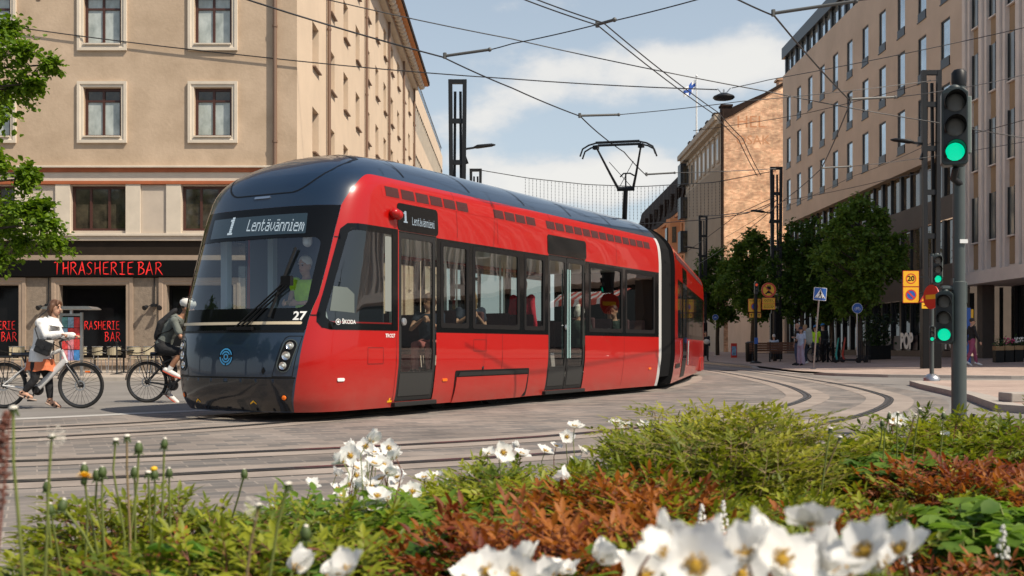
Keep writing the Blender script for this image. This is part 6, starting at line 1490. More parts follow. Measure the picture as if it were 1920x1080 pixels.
# information pillar, low fence, flower stall
p = at(1815, 690, 40); t = thing('information_pillar', 'narrow blue pillar with a yellow edge beside the walking person', 'pillar', (p.x, 40, pav_h(p.x, 40))); m = MB(); m.box(-.14, .02, -.2, .2, 0, 2.1); m.build('blue_panel', BLUES, t, bevel=.01); m = MB(); m.box(.022, .12, -.2, .2, .5, 2.05); m.build('yellow_panel', YELLOWS, t, bevel=.01)
p = at(1830, 786, 10.0); t = thing('low_rail', 'low black iron rail among the plants at the foot of the traffic light pole', 'rail', (p.x, 10.0, 0)); m = MB(); h = p.z; m.tube([(-.22, 0, h), (.30, 0, h)], .014, 8, rnd=True); [m.tube([(x, 0, 0), (x, 0, h)], .014, 8) for x in (-.18, .26)]; m.sphere((-.02, 0, h + .02), .03, 8); m.build('rail_bar', BLACK, t, 50)
t = thing('stone_kerb_block', 'grey granite block at the right edge beyond the plants', 'kerb block', (7.54, 16.1, .11)); m = MB(); m.box(0, 1.6, 0, .45, 0, .14); m.build('block', KERB, t, bevel=.015)
WOODC = pbr('crate_wood', (.30, .19, .09), .8, var=.3, vs=8, stretch=(1, 1, 8)); LEAFG = leafmat('pot_leaf', (.02, .045, .012), (.05, .09, .02))
PINKF = pbr('pink_bloom', (.50, .05, .16), .7); WHF = pbr('white_bloom', (.75, .73, .68), .7)
for k, (px, bl, lab) in enumerate(((1872, None, 'wooden crate of plain green plants before the shop front, leftmost'), (1890, PINKF, 'wooden crate of pink flowers before the shop front'), (1908, WHF, 'wooden crate of white flowers before the shop front'))):
    p = at(px, 684, 40.5); t = thing('flower_crate', lab, 'flower crate', (p.x, 40.5, pav_h(p.x, 40.5)), 0, 'flower crates of the shop')
    m = MB(); m.box(-.17, .17, -.15, .15, .46, .62, 0); m.build('crate', WOODC, t, bevel=.01); m = MB(); m.box(-.16, .16, -.14, .14, 0, .455, 0); m.build('stand', BLACK, t); m = MB(); rr = random.Random(k)
    for i in range(70):
        c = Vector((rr.uniform(-.18, .18), rr.uniform(-.14, .14), .62 + abs(rr.gauss(0, .13)))); a = Vector((rr.uniform(-1, 1), rr.uniform(-1, 1), rr.uniform(-.2, 1))).normalized() * .07; b_ = a.orthogonal() * .5; m.quad(c, c + a*.5 + b_, c + a, c + a*.5 - b_, 0)
    if bl:
        for i in range(26): m.sphere((rr.uniform(-.18, .18), rr.uniform(-.16, .1), .70 + rr.uniform(0, .22)), .032, 5, 1)
    m.build('plants', [LEAFG, bl or LEAFG], t)

# street furniture in the shade on the right
WOOD = pbr('bench_wood', (.11, .048, .025), .7, var=.3, vs=5)
def bench(x, y, rz, label):
    t = thing('bench', label, 'bench', (x, y, pav_h(x, y)), rz, 'wooden benches in the shade')
    m = MB(); [m.box(-.85, .85, -.22 + k*.11, -.13 + k*.11, .43, .46) for k in range(4)]; m.build('seat', WOOD, t); m = MB(); [m.box(-.85, .85, .24 + k*.03, .26 + k*.03, .52 + k*.12, .62 + k*.12) for k in range(4)]; m.build('backrest', WOOD, t)
    for s in (-1, 1): m = MB(); m.bar((s*.7, -.2, 0), (s*.7, -.15, .43), .05); m.bar((s*.7, .3, 0), (s*.7, .15, .43), .05); m.bar((s*.7, .2, .43), (s*.7, .36, 1.0), .04); m.build('leg', DARK, t)
for px, Y, rz, lab in ((1437, 55, R(165), 'wooden bench left of the plain dark pole'), (1470, 53.5, R(170), 'wooden bench between the plain dark pole and the waiting pedestrians')): p = at(px, 664, Y); bench(p.x, Y, rz, lab)
p = at(1407, 664, 56); t = thing('litter_bin', 'black litter bin beside the roadworks sign post', 'litter bin', (p.x, 56, pav_h(p.x, 56))); m = MB(); m.lathe([(.22, 0), (.25, .05), (.27, .85), (.27, .95)], 16); m.build('bin_body', BLACK, t, 40); m = MB(); m.lathe([(.28, .95), (.28, 1.0), (.15, 1.06), (.001, 1.06)], 16); m.build('lid', DARK, t, 40)
for k, px in enumerate((1543, 1552, 1562, 1572, 1581)):
    p = at(px, 680, 49.5); o = MB(); o.lathe([(.055, 0), (.055, .8), (.07, .82), (.07, .9), (.03, .95), (.001, .96)], 12); b = o.build('bollard', BLACK, None, 40, loc=(p.x, 49.5 - .0, pav_h(p.x, 49.5))); tag(b, 'black bollard in the row left of the parked scooter', 'bollard', 'row of black bollards')
# e-scooter and rack
def scooter(px, Y, col, label, rz):
    p = at(px, 684, Y); t = thing('kick_scooter', label, 'scooter', (p.x, Y, pav_h(p.x, Y)), rz)
    m = MB(); m.box(-.45, .38, -.08, .08, .10, .16); m.build('deck', DARK, t, bevel=.02); m = MB(); m.tube([(.42, 0, .14), (.48, 0, .35), (.36, 0, 1.12)], [.05, .045, .03], 8); m.build('stem', col, t, 40); m = MB(); m.tube([(.35, -.26, 1.13), (.35, .26, 1.13)], .022, 8); m.build('handlebar', BLACK, t)
    for x in (-.5, .48): m = MB(); m.lathe([(.11, -.03), (.13, -.015), (.13, .015), (.11, .03)], 16, 0, Matrix.Translation((x, 0, .13)) @ Matrix.Rotation(R(90), 4, 'X')); m.build('wheel', RUBBER, t, 40)
scooter(1588, 47.0, pbr('teal_paint', (.02, .28, .24), .4), 'parked kick scooter with a teal stem left of the bicycle sign', R(150)); scooter(1601, 47.4, pbr('red_stem', (.42, .04, .025), .4), 'parked kick scooter with a red stem behind the bicycle sign', R(160))
p = at(1618, 684, 46.2); t = thing('bicycle_rack', 'dark metal hoop rack right of the bicycle sign', 'bicycle rack', (p.x, 46.2, pav_h(p.x, 46.2))); m = MB()
for x in (-.2, .05, .22): m.tube([(x, 0, 0), (x, 0, .95), (x + .12, .1, .95), (x + .12, .1, 0)], .02, 6)
m.tube([(-.3, 0, .3), (.35, 0, .3)], .02, 6); m.build('hoop', DARK, t)
p = at(1376, 662, 70); t = thing('sandwich_board', 'red framed sandwich board standing before the shops', 'sandwich board', (p.x, 70, pav_h(p.x, 70))); m = MB(); m.box(-.20, .20, -.04, .04, 0, .95); m.build('frame', REDS, t, bevel=.01); m = MB(); m.box(-.15, .15, -.05, -.042, .15, .75); m.build('poster', pbr('poster_blue', (.18, .32, .5), .5, var=.6, vs=5), t)
for k, (px, Y) in enumerate(((1632, 52), (1655, 52))):
    p = at(px, 663, Y); t = thing('planter', ('square black planter under the largest tree', 'square black planter right of the largest tree, below the POP lettering')[k], 'planter', (p.x, Y, pav_h(p.x, Y))); m = MB(); m.box(-.3, .3, -.3, .3, 0, .62); m.box(-.33, .33, -.33, .33, .62, .68); m.build('box', BLACK, t, bevel=.01); m = MB(); rr = random.Random(40 + k)
    for i in range(260):
        c = Vector((rr.gauss(0, .2), rr.gauss(0, .2), .68 + rr.random() ** 1.3 * 1.5)); a = Vector((rr.uniform(-1, 1), rr.uniform(-1, 1), rr.uniform(-.4, 1))).normalized() * .15; b_ = a.orthogonal() * .45; m.quad(c, c + a*.5 + b_, c + a, c + a*.5 - b_)
    m.build('shrub', LEAFG, t)
# cafe chairs and tables before the shops, left
def chair(loc, rz, label, frame, seatm, group):
    t = thing('cafe_chair', label, 'chair', loc, rz, group)
    m = MB(); m.lathe([(.20, .44), (.21, .455), (.20, .47), (.001, .47)], 14); m.build('seat', seatm, t, 40)
    m = MB(); n = 10
    for i in range(n):
        a0, a1 = R(100 + 160*i/n), R(100 + 160*(i+1)/n); f = lambda a, z: (.23*math.cos(a), .23*math.sin(a), z); m.add([f(a0, .58), f(a1, .58), f(a1, .84), f(a0, .84)], [(0, 1, 2, 3)])
    m.build('backrest', seatm, t)
    m = MB(); m.tube([(.23*math.cos(R(95 + 170*i/12)), .23*math.sin(R(95 + 170*i/12)), .85) for i in range(13)], .013, 6); m.tube([(.1, .2, .64), (-.02, .24, .66), (-.1, .21, .66)], .012, 5); m.tube([(.1, -.2, .64), (-.02, -.24, .66), (-.1, -.21, .66)], .012, 5); m.build('frame', frame, t)
    for a in (45, 135, 225, 315): m = MB(); m.tube([(.17*math.cos(R(a)), .17*math.sin(R(a)), .45 if a in (45, 315) else .85), (.22*math.cos(R(a)), .22*math.sin(R(a)), 0)], .013, 6); m.build('leg', frame, t)
    return t
RATT = pbr('rattan', (.36, .31, .21), .7, var=.35, vs=60)
ch = None
for k, px in enumerate((32, 70, 163, 187, 215, 250, 275, 292, 330)):
    Y = 34.0 + (k % 3) * .5; p = at(px, 700, Y); lab = 'rattan bistro chair with metal legs on the bar terrace'
    loc = (p.x, Y, .10); rz = R(-60 + 37 * k)
    if ch is None: ch = chair(loc, rz, lab, STEEL, RATT, 'rattan chairs on the bar terrace')
    else: dup(ch, loc, rz)
for k, px in enumerate((48, 178, 232, 284)):
    Y = 34.6; p = at(px, 700, Y); t = thing('cafe_table', 'small round dark table between the rattan chairs of the bar', 'table', (p.x, Y, .10), 0, 'round tables on the bar terrace'); m = MB(); m.lathe([(.32, .72), (.33, .73), (.32, .75), (.001, .75)], 20); m.build('table_top', DARK, t, 40); m = MB(); m.tube([(0, 0, .03), (0, 0, .72)], .03, 8); m.lathe([(.22, 0), (.2, .02), (.03, .05)], 14); m.build('pedestal', DARK, t)
# rope barrier
posts = [(-30, 33.2), (100, 33.0), (219, 32.8), (292, 32.9), (352, 33.0)]
P3 = []
for k, (px, Y) in enumerate(posts):
    x = (px - 960) * Y / FPX; P3.append(Vector((x, Y, .10)))
    t = thing('barrier_post', 'black rope barrier post along the bar terrace', 'barrier post', (x, Y, .10), 0, 'rope barrier posts of the terrace'); m = MB(); m.lathe([(.20, 0), (.19, .015), (.03, .04), (.022, .06), (.022, .95), (.045, .97), (.045, 1.0), (.001, 1.02)], 14); m.build('post', DARK, t, 40)
for k, (a, b) in enumerate(zip(P3, P3[1:])):
    o = MB(); o.tube([a.lerp(b, i/12) + Vector((0, 0, .93 - .28 * 4 * (i/12) * (1 - i/12))) for i in range(13)], .016, 6); r = o.build('barrier_rope', BLACK, None, 60); tag(r, 'black rope sagging between two barrier posts of the terrace', 'rope', 'ropes of the terrace barrier')
# poster stand
p = at(134, 706, 31.2); t = thing('poster_stand', 'glazed notice stand of colourful posters under a flat little roof behind the woman in white', 'notice stand', (p.x, 31.2, .10))
m = MB(); 
for s in (-1, 1): m.bar((s * .30, 0, 0), (s * .30, 0, 1.85), .07)
m.box(-.30, .30, -.03, .03, 1.75, 1.82); m.build('frame', STEEL, t); m = MB(); m.prism([(-.75, 1.98), (-.6, 2.02), (.62, 2.02), (.75, 1.95), (.7, 1.93), (-.72, 1.94)], (0, -.35, 0), (1, 0, 0), (0, 0, 1), (0, .7, 0)); m.tube([(0, 0, 1.8), (0, 0, 1.96)], .05, 8); m.build('roof', STEEL, t)
pc = [('pink', (.62, .22, .25)), ('teal', (.12, .32, .33)), ('blue', (.05, .20, .48)), ('red', (.60, .05, .05)), ('cream', (.62, .55, .42)), ('lilac', (.35, .28, .5)), ('sky', (.28, .45, .62)), ('ochre', (.6, .38, .1))]
for i in range(3):
    for j in range(4):
        n, c = pc[(i * 5 + j * 3 + (3 if i == 2 and j > 1 else 0)) % 8]
        if i == 2 and j >= 1: n, c = pc[3]
        m = MB(); m.box(-.26 + i*.175, -.095 + i*.175, -.045, -.038, .45 + j*.32, .75 + j*.32); m.build('poster', MATS.setdefault('po' + n, pbr('poster_' + n, c, .5, var=.5, vs=9)), t)
# ---------------------------------------------------------------- bicycles and their riders, pedestrians
BWHITE = pbr('white_bike_paint', (.62, .62, .61), .3, coat=.6); BBLACK = pbr('black_bike_paint', (.014, .014, .015), .35, coat=.4)
def bicycle(name, label, loc, rz, frame, r=.355, wb=1.18, bbx=.50, bbz=.29, batt=False, thick=.017, steer=.97, rack=True):
    """origin on the ground below the rear axle, forward is +X"""
    t = thing(name, label, 'bicycle', loc, rz)
    for i, x in enumerate((0, wb)):
        w = MB(); n = 44
        w.loft([[Vector((x + (r - .022 + .022*math.cos(a))*math.cos(b), .022*math.sin(a), r + (r - .022 + .022*math.cos(a))*math.sin(b))) for a in [2*math.pi*k/10 for k in range(10)]] for b in [2*math.pi*j/n for j in range(n + 1)]], 0, False); wo = w.build('wheel', RUBBER, t, 180)
        q = MB(); q.loft([[Vector((x + rr*math.cos(b), yy, r + rr*math.sin(b))) for rr, yy in ((r - .040, -.012), (r - .040, .012), (r - .058, .008), (r - .058, -.008))] for b in [2*math.pi*j/n for j in range(n + 1)]], 0, False); q.build('rim', BBLACK, wo, 60)
        q = MB()
        for k in range(28): a = 2*math.pi*k/28; b = a + (.5 if k % 2 else -.5); q.tube([(x + .03*math.cos(b), .025*(1 if k % 4 < 2 else -1), r + .03*math.sin(b)), (x + (r - .05)*math.cos(a), 0, r + (r - .05)*math.sin(a))], .0022, 4)
        q.build('spokes', DARK, wo); q = MB(); q.lathe([(.02, -.06), (.035, -.04), (.022, -.03), (.022, .03), (.035, .04), (.02, .06)], 12, 0, Matrix.Translation((x, 0, r)) @ Matrix.Rotation(R(90), 4, 'X')); q.build('hub', BBLACK, wo, 40)
        q = MB(); rd = .08
        q.loft([[Vector((x + rr*math.cos(b), yy, r + rr*math.sin(b))) for rr, yy in ((rd, -.045), (rd, -.042), (rd - .018, -.042), (rd - .018, -.045))] for b in [2*math.pi*j/24 for j in range(25)]], 0, False); q.build('brake_disc', STEEL, wo)
    bb = Vector((bbx, 0, bbz)); seat = Vector((bbx - .22, 0, .80)); headT = Vector((wb - .30, 0, .90)); headB = Vector((wb - .22, 0, .70)); ra = Vector((0, 0, r)); fa = Vector((wb, 0, r))
    f = MB(); dt = thick
    if batt: f.tube([bb + V3(.02, 0, .03), headB + V3(-.01, 0, .05)], .030, 12, rb=.050, side=(0, 0, 1)); f.tube([bb.lerp(seat, .62) + V3(0, 0, 0), Vector((bbx + .05, 0, .62)), Vector((bbx + .22, 0, .84)), headT], [.022, .024, .03, .032], 10)
    else: f.tube([bb, headB], .024, 10); f.tube([bb.lerp(seat, .75), headT], .019, 10)
    f.tube([bb, bb.lerp(seat, .80)], dt + .004, 10); f.tube([headB, headT], .026, 10)
    for y in (-.06, .06): f.tube([bb + V3(0, y*.4, 0), ra + V3(.0, y, 0)], .012, 8); f.tube([bb.lerp(seat, .70) + V3(0, y*.3, 0), ra + V3(0, y, .0)], .011, 8)
    f.build('frame', frame, t, 50)
    m = MB(); m.tube([headB, headB + V3(.02, 0, -.06)], .03, 8)
    for y in (-.055, .055): m.tube([headB + V3(.015, y, -.03), headB.lerp(fa, .45) + V3(.01, y, 0), fa + V3(0, y, 0)], [.020, .019, .013], 8)
    m.build('fork', BBLACK, t, 50)
    m = MB(); m.tube([headT, headT + V3(-.03, 0, .12), headT + V3(.03, 0, .16)], .018, 8); hb = headT + V3(.03, 0, .16)
    for y in (-1, 1): m.tube([hb, hb + V3(.0, .16*y, .02), hb + V3(-.10, .29*y, .01)], .013, 8); m.tube([hb + V3(-.03, .20*y, .015), hb + V3(-.115, .31*y, .008)], .019, 8); m.tube([hb + V3(.0, .18*y, .0), hb + V3(-.02, .27*y, -.02)], .006, 5)
    m.build('handlebar', BBLACK, t, 50)
    m = MB(); m.tube([hb + V3(.02, 0, -.02), hb + V3(.10, .03, -.12), headB + V3(.10, .02, .05)], .004, 5); m.tube([hb + V3(.02, 0, -.01), hb + V3(.13, -.04, -.1), headB + V3(.06, 0, .0)], .004, 5); m.build('cable', BBLACK, t)
    m = MB(); m.tube([bb.lerp(seat, .7), seat - V3(0, 0, .01)], .014, 8); m.build('seat_post', BBLACK, t)
    m = MB(); m.loft([[seat + V3(x, y*w_, h_ + .025) for y, h_ in ((-1, 0), (-.6, .03), (0, .035), (.6, .03), (1, 0), (.5, -.03), (-.5, -.03))] for x, w_ in ((-.14, .075), (-.10, .085), (0, .055), (.10, .025), (.14, .014))]); m.build('saddle', BBLACK, t, 60)
    m = MB(); m.lathe([(.085, -.05), (.09, -.045), (.09, -.03), (.05, -.03)], 20, 0, Matrix.Translation(bb) @ Matrix.Rotation(R(90), 4, 'X')); m.lathe([(.055, -.04), (.055, .04)], 16, 0, Matrix.Translation(bb) @ Matrix.Rotation(R(90), 4, 'X')); m.build('crank', BBLACK, t, 40)
    m = MB()
    for z0 in (.085, -.085): m.tube([bb + V3(0, -.05, z0), ra + V3(0, -.05, z0*.35)], .005, 5)
    m.build('chain', DARK, t)
    for i, x in enumerate((0, wb)):
        m = MB(); a0, a1 = ((R(20), R(175)) if i == 0 else (R(30), R(165))); pts = [Vector((x + (r + .022)*math.cos(lerp(a0, a1, k/16)), 0, r + (r + .022)*math.sin(lerp(a0, a1, k/16)))) for k in range(17)]; m.tube(pts, .028, 8, rb=.006, side=(0, 0, 1)) if False else m.loft([[p + V3(0, y, 0) + (p - Vector((x, 0, r))).normalized()*o for y, o in ((-.03, -.008), (0, .006), (.03, -.008), (0, .0))] for p in pts]); m.build('mudguard', BBLACK, t, 60)
    if rack:
        m = MB()
        for y in (-.07, .07): m.tube([(-.28, y, .80), (.22, y, .80)], .008, 6); m.tube([(-.15, y, .80), (0, y, r)], .007, 6); m.tube([(.05, y, .80), (0, y, r)], .007, 6)
        for x in (-.25, -.1, .05): m.tube([(x, -.07, .80), (x, .07, .80)], .007, 6)
        m.build('luggage_rack', BBLACK, t)
    for y, z0 in ((-.10, -1), (.10, 1)):
        m = MB(); d = V3(.165*math.sin(steer)*z0 , 0, .165*math.cos(steer)*z0); m.tube([bb + V3(0, y*.7, 0), bb + V3(0, y, 0) + d], .011, 6); m.box(-.05, .05, y - .04*(1 if y < 0 else 0) - .01, y + .05, -.012, .012, 0, Matrix.Translation(bb + V3(0, 0, 0) + d)); m.build('pedal', BBLACK, t)
    m = MB(); m.box(wb + .08, wb + .16, -.05, -.047, r + .20, r + .225, 0); m.build('reflector', ORANGEL, t)
    return t
# woman astride the white bicycle
Y1 = 16.4; gx = lambda px, Y: (px - 960) * Y / FPX
WX = gx(8, Y1)
bk1 = bicycle('electric_bicycle', 'white electric bicycle with a thick down tube under the woman in white', (WX, Y1, 0), 0, BWHITE, batt=True, steer=.2)
J = {'s': .96, 'curl': 1.5}
def K(px, py, dy=0): return Vector((gx(px, Y1) - WX, dy, .95 - (py - 650) * Y1 / FPX))
J.update(pel=K(76, 668), che=K(84, 622), neck=K(101, 594), head=K(104, 578), shL=K(92, 607, .17), shR=K(86, 607, -.17), elL=K(104, 632, .24), elR=K(100, 631, -.24), wrL=K(127, 629, .20), wrR=K(124, 627, -.22),
         hiL=K(74, 676, .09), hiR=K(74, 676, -.09), knL=K(86, 712, .10), knR=K(72, 711, -.13), anL=K(88, 754, .12), anR=K(52, 737, -.16), toL=K(105, 763, .14), toR=K(68, 744, -.16))
J['hf'] = Vector((.92, -.30, -.22)); J['hup'] = Vector((.12, -.04, 1)).normalized(); J['thL'] = Vector((0, 0, 1)); J['thR'] = Vector((0, 0, 1)); J['hdL'] = J['hdR'] = Vector((1, 0, -.1)); J['pnL'] = J['pnR'] = Vector((0, 0, -1))
wm = person('woman in a long white shirt coat and black leggings standing astride the white bicycle', J, dict(hair='bob', hairm=HAIR_BR, top=C_WHITE, topname='coat', sleeve=1.93, hem=.09, hemdir=Vector((-.08, 0, -1)), tg=.034, trousers=C_BLACK, legname='leggings', leglen=1.78, lg=.010), (WX, Y1, 0), 0, None, .013)
C_ORANGE = cloth('orange_cloth', (.62, .17, .07))
m = MB(); p = J['pel'] + V3(.0, 0, -.10); n = 28; rings = []
for z, rx, ry in ((.06, .20, .165), (0, .21, .175), (-.07, .225, .185), (-.12, .235, .19)): rings.append([p + V3((rx + .012*math.sin(a*7)*(z < .03))*math.cos(a)*.95, (ry + .012*math.sin(a*7)*(z < .03))*math.sin(a), z + .012*math.sin(a*5)*(z < 0)) for a in [2*math.pi*k/n for k in range(n)]])
m.loft(rings, 0, False); m.build('skirt_hem', C_ORANGE, wm, 180)
m = MB(); n_ = J['neck']; m.loft([[n_ + V3(-.005 + rx*math.cos(a), rx*math.sin(a)*1.15, z - .025*math.cos(a)) for a in [2*math.pi*k/16 for k in range(16)]] for rx, z in ((.135, -.13), (.105, -.075), (.080, -.035), (.076, .0))], 0, False); m.build('collar', C_WHITE, wm, 180)
for sd in 'LR':
    s = MB(); A, T = J['an'+sd], J['to'+sd]; d = (T - A).normalized(); s.tube([A - d*.05 + V3(0, 0, -.05), A.lerp(T, .5) + V3(0, 0, -.045), T + d*.05 + V3(0, 0, -.02)], [.036, .042, .036], 10, rb=[.016, .014, .012], side=(0, 0, 1), rnd=True); s.build('sandal', pbr('sandal_sole', (.40, .30, .24), .7), wm, 60)
    s = MB(); s.tube([A.lerp(T, .35) + V3(0, -.045, -.03), A.lerp(T, .4) + V3(0, 0, .035), A.lerp(T, .35) + V3(0, .045, -.03)], .013, 6); s.tube([A.lerp(T, .75) + V3(0, -.04, -.02), A.lerp(T, .75) + V3(0, 0, .03), A.lerp(T, .75) + V3(0, .04, -.02)], .013, 6); s.tube([A + V3(-.04, 0, .01), A + V3(0, -.04, .02), A + V3(.03, 0, .02)], .012, 6); s.build('sandal_strap', BLACK, wm)
LEATHER = pbr('black_leather', (.015, .015, .016), .35, bump=.3, bs=80)
bg = thing('handbag', 'black leather shoulder bag at the hip of the woman in white', 'handbag', (WX + K(96, 651).x, Y1 - .26, K(96, 651).z), 0); 
m = MB(); m.loft([[V3(x*w_, y, z) for x, y in ((-.12, -.045), (.12, -.045), (.12, .045), (-.12, .045))] for z, w_ in ((-.11, .95), (-.09, 1), (.08, .97), (.10, .9))]); bo = m.build('bag_body', LEATHER, bg, bevel=.02); bo.rotation_euler = (0, R(22), 0)
m = MB(); m.box(-.118, .118, -.056, -.048, -.01, .095); m.box(-.03, .03, -.062, -.057, -.03, .03); q = m.build('flap', LEATHER, bg, bevel=.006); q.rotation_euler = (0, R(22), 0)
m = MB(); m.tube([(-.08, 0, .12), (-.14, .02, .28)], .009, 6); m.tube([(-.14, .02, .28), (-.10, .07, .46), (0, .16, .58)], .009, 6); m.build('strap', LEATHER, bg)
# rider partly behind the tram front
Y2 = 18.1; CX2 = gx(276, Y2)
bk2 = bicycle('bicycle', 'black bicycle with mudguards, its front half hidden behind the tram front', (CX2, Y2, 0), 0, BBLACK, r=.352, wb=1.08, bbx=.43, steer=.55)
def K2(px, py, dy=0): return Vector((gx(px, Y2) - CX2, dy, .95 - (py - 650) * Y2 / FPX))
J = {'s': 1.0, 'curl': 1.4}
J.update(pel=K2(306, 648), che=K2(322, 614), neck=K2(342, 588), head=K2(352, 578), shL=K2(338, 602, .19), shR=K2(333, 602, -.19), elL=K2(352, 630, .24), elR=K2(347, 632, -.24), wrL=K2(372, 637, .24), wrR=K2(370, 638, -.24),
         hiL=K2(306, 654, .09), hiR=K2(306, 654, -.09), knL=K2(322, 698, .10), knR=K2(342, 660, -.11), anL=K2(311, 740, .11), anR=K2(320, 696, -.12), toL=K2(325, 752, .12), toR=K2(336, 704, -.12))
J['hf'] = Vector((1, 0, -.25)); J['hup'] = Vector((.22, 0, 1)).normalized(); J['hdL'] = J['hdR'] = Vector((1, 0, -.2)); J['pnL'] = J['pnR'] = Vector((0, 0, -1)); J['thL'] = J['thR'] = Vector((0, 0, 1))
cy = person('cyclist in a grey-green shirt, black shorts and white helmet riding past the tram front', J, dict(skin=SKIN2, hair='short', hairm=HAIR_DK, top=C_GREY, sleeve=.72, trousers=C_BLACK, legname='shorts', leglen=.92, lg=.016), (CX2, Y2, 0), 0, None, .013)
hd = J['head']; HM2 = Matrix.Translation(hd) @ Matrix.Rotation(R(14), 4, 'Y')
m = MB(); m.sphere((0, 0, 0), 1, 14, 0, (.145, .112, .10), HM2 @ Matrix.Translation((-.015, 0, .085))); h = solid('helmet', m, pbr('helmet_white', (.68, .66, .62), .4), cy, .012, 2)
m = MB()
for y in (-.5, 0, .5): m.tube([HM2 @ V3(-.13, .10*y, .12), HM2 @ V3(-.03, .12*y, .186), HM2 @ V3(.09, .10*y, .15)], .012, 6, rnd=True)
for y in (-1, 1): m.tube([HM2 @ V3(.0, .085*y, .06), HM2 @ V3(.02, .06*y, -.11)], .007, 5)
m.build('helmet_slots', BLACK, cy, 60)
for sd in 'LR':
    A, T = J['an'+sd], J['to'+sd]; d = (T - A).normalized(); s = MB(); s.tube([A - d*.06, A.lerp(T, .55), T + d*.045], [.045, .047, .034], 10, rnd=True); solid('shoe', s, pbr('white_shoe', (.66, .63, .60), .6), cy, .012, 2); s = MB(); s.tube([A - d*.07 + V3(0, 0, -.035), A.lerp(T, .55) + V3(0, 0, -.036), T + d*.05 + V3(0, 0, -.02)], [.046, .048, .036], 10, rb=[.016, .016, .014], side=(0, 0, 1), rnd=True); s.build('shoe_sole', pbr('red_sole', (.55, .09, .04), .6), cy, 60); s = MB(); s.tube([A + V3(0, 0, .0), A.lerp(J['kn'+sd], .26)], [.044, .047], 10); s.build('sock', WHITE, cy, 60)
bp = thing('backpack', 'slim black backpack on the back of the cyclist', 'backpack', (CX2, Y2, 0)); m = MB(); a, b = J['pel'].lerp(J['che'], .55) + V3(-.14, 0, .04), J['neck'] + V3(-.16, 0, .0)
m.tube([a, a.lerp(b, .4) + V3(-.03, 0, .02), b], [.15, .17, .12], 14, rb=[.075, .095, .06], side=(-.6, 0, .8), rnd=True); solid('bag_body', m, C_BLACK, bp, .014, 2)
m = MB(); m.tube([J['shR'] + V3(-.10, .03, .06), J['shR'] + V3(.02, .02, .075), J['shR'] + V3(.10, .02, -.02), J['che'] + V3(.02, -.18, -.06), a + V3(.02, -.12, -.02)], .022, 6, rb=.008, side=(0, 0, 1)); m.build('strap', C_BLACK, bp, 60)
# pedestrians at the crossing
def walker(label, px, py, Y, h, rz, look, pose={}, group=None, hat=None):
    p = at(px, py, Y); return person(label, stand(h, **pose), look, (p.x, Y, pav_h(p.x, Y)), rz, group, .02)
def onpav(px, Y): return (px - 960) * Y / FPX
YW = 46.0
def wk(label, px, Y, h, rz, look, **pose): x = onpav(px, Y); return person(label, stand(h, **pose), look, (x, Y, pav_h(x, Y)), rz, None, .02)
wk('bald man in a dark polo shirt and jeans waiting at the crossing', 1496, YW + .2, 1.80, R(190), dict(top=C_BLACK, sleeve=.6, trousers=C_JEAN, shoes=C_BLACK, hair=None), bendR=.0, bendL=.02)
wk('teenager in a navy cap, pale tee shirt and wide lavender trousers at the crossing', 1502, YW - .5, 1.62, R(215), dict(top=C_LBLUE, sleeve=.55, trousers=C_LAV, flare=.05, shoes=C_BLACK, hair='tail', hairm=HAIR_BR, cap=C_NAVY), bendR=.02)
bx_ = onpav(1510, YW + .6)
wk('fair haired person in a pale blue shirt with a backpack at the crossing', 1510, YW + .6, 1.74, R(150), dict(top=C_LBLUE, sleeve=1.6, trousers=C_NAVY, shoes=C_WHITE, hair='short', hairm=HAIR_BL))
m = MB(); m.tube([(0, 0, -.22), (0, 0, .2)], [.17, .15], 12, rb=[.10, .08], side=(0, 1, 0), rnd=True); me = remesh(m, .02, 2); me.materials.clear(); me.materials.append(cloth('grey_canvas', (.36, .37, .33))); o = link('backpack', me, None, 180); o.location = (bx_ + .10, YW + .42, pav_h(bx_, YW) + 1.25); tag(o, 'pale grey backpack of the fair haired person at the crossing', 'backpack')
wk('cyclist in a yellow high visibility vest standing behind the crossing sign', 1529, 50, 1.72, R(100), dict(top=C_HIVIS, sleeve=.5, trousers=C_NAVY, shoes=C_BLACK, hair='short', hairm=HAIR_DK, cap=C_BLUE))
wk('tall person in black with a blue cap between the bollards and the crossing sign', 1543, 51, 1.80, R(100), dict(top=C_BLACK, sleeve=1.9, trousers=C_BLACK, shoes=C_BLACK, hair='short', hairm=HAIR_DK, cap=C_BLUE))
bicycle('bicycle', 'dark bicycle standing behind the waiting pedestrians', (onpav(1524, 49.5), 49.5, pav_h(onpav(1524, 49.5), 49.5)), R(20), BBLACK)
wk('man in a black jacket and plum trousers walking past the shop', 1822, 38.9, 1.72, R(0), dict(top=C_BLACK, sleeve=1.9, trousers=C_PLUM, shoes=C_WHITE, hair='short', hairm=HAIR_DK), step=.24)
wk('person in dark clothes with a pale bag walking beside the rear of the tram', 1323, 62, 1.72, R(-90), dict(top=C_BLACK, sleeve=1.9, trousers=C_BLACK, shoes=C_BLACK, hair='short', hairm=HAIR_DK), step=.15)
x_ = onpav(1325, 61.7); m = MB(); m.sphere((0, 0, 0), .2, 10, 0, (1, .5, .75)); o = m.build('shoulder_bag', cloth('pale_canvas', (.55, .52, .47)), None, 180, loc=(x_, 61.7, pav_h(x_, 61.7) + 1.12)); tag(o, 'pale shoulder bag of the dark figure beside the tram rear', 'bag')
sx = onpav(1441, 56.2); j = seated(1.75); person('person in a pale blue shirt seated on the bench left of the pole', j, dict(top=C_LBLUE, sleeve=1.5, trousers=C_NAVY, shoes=C_BLACK, hair='short', hairm=HAIR_GR), (sx, 55.05, pav_h(sx, 55) + .56), R(75), None, .024)
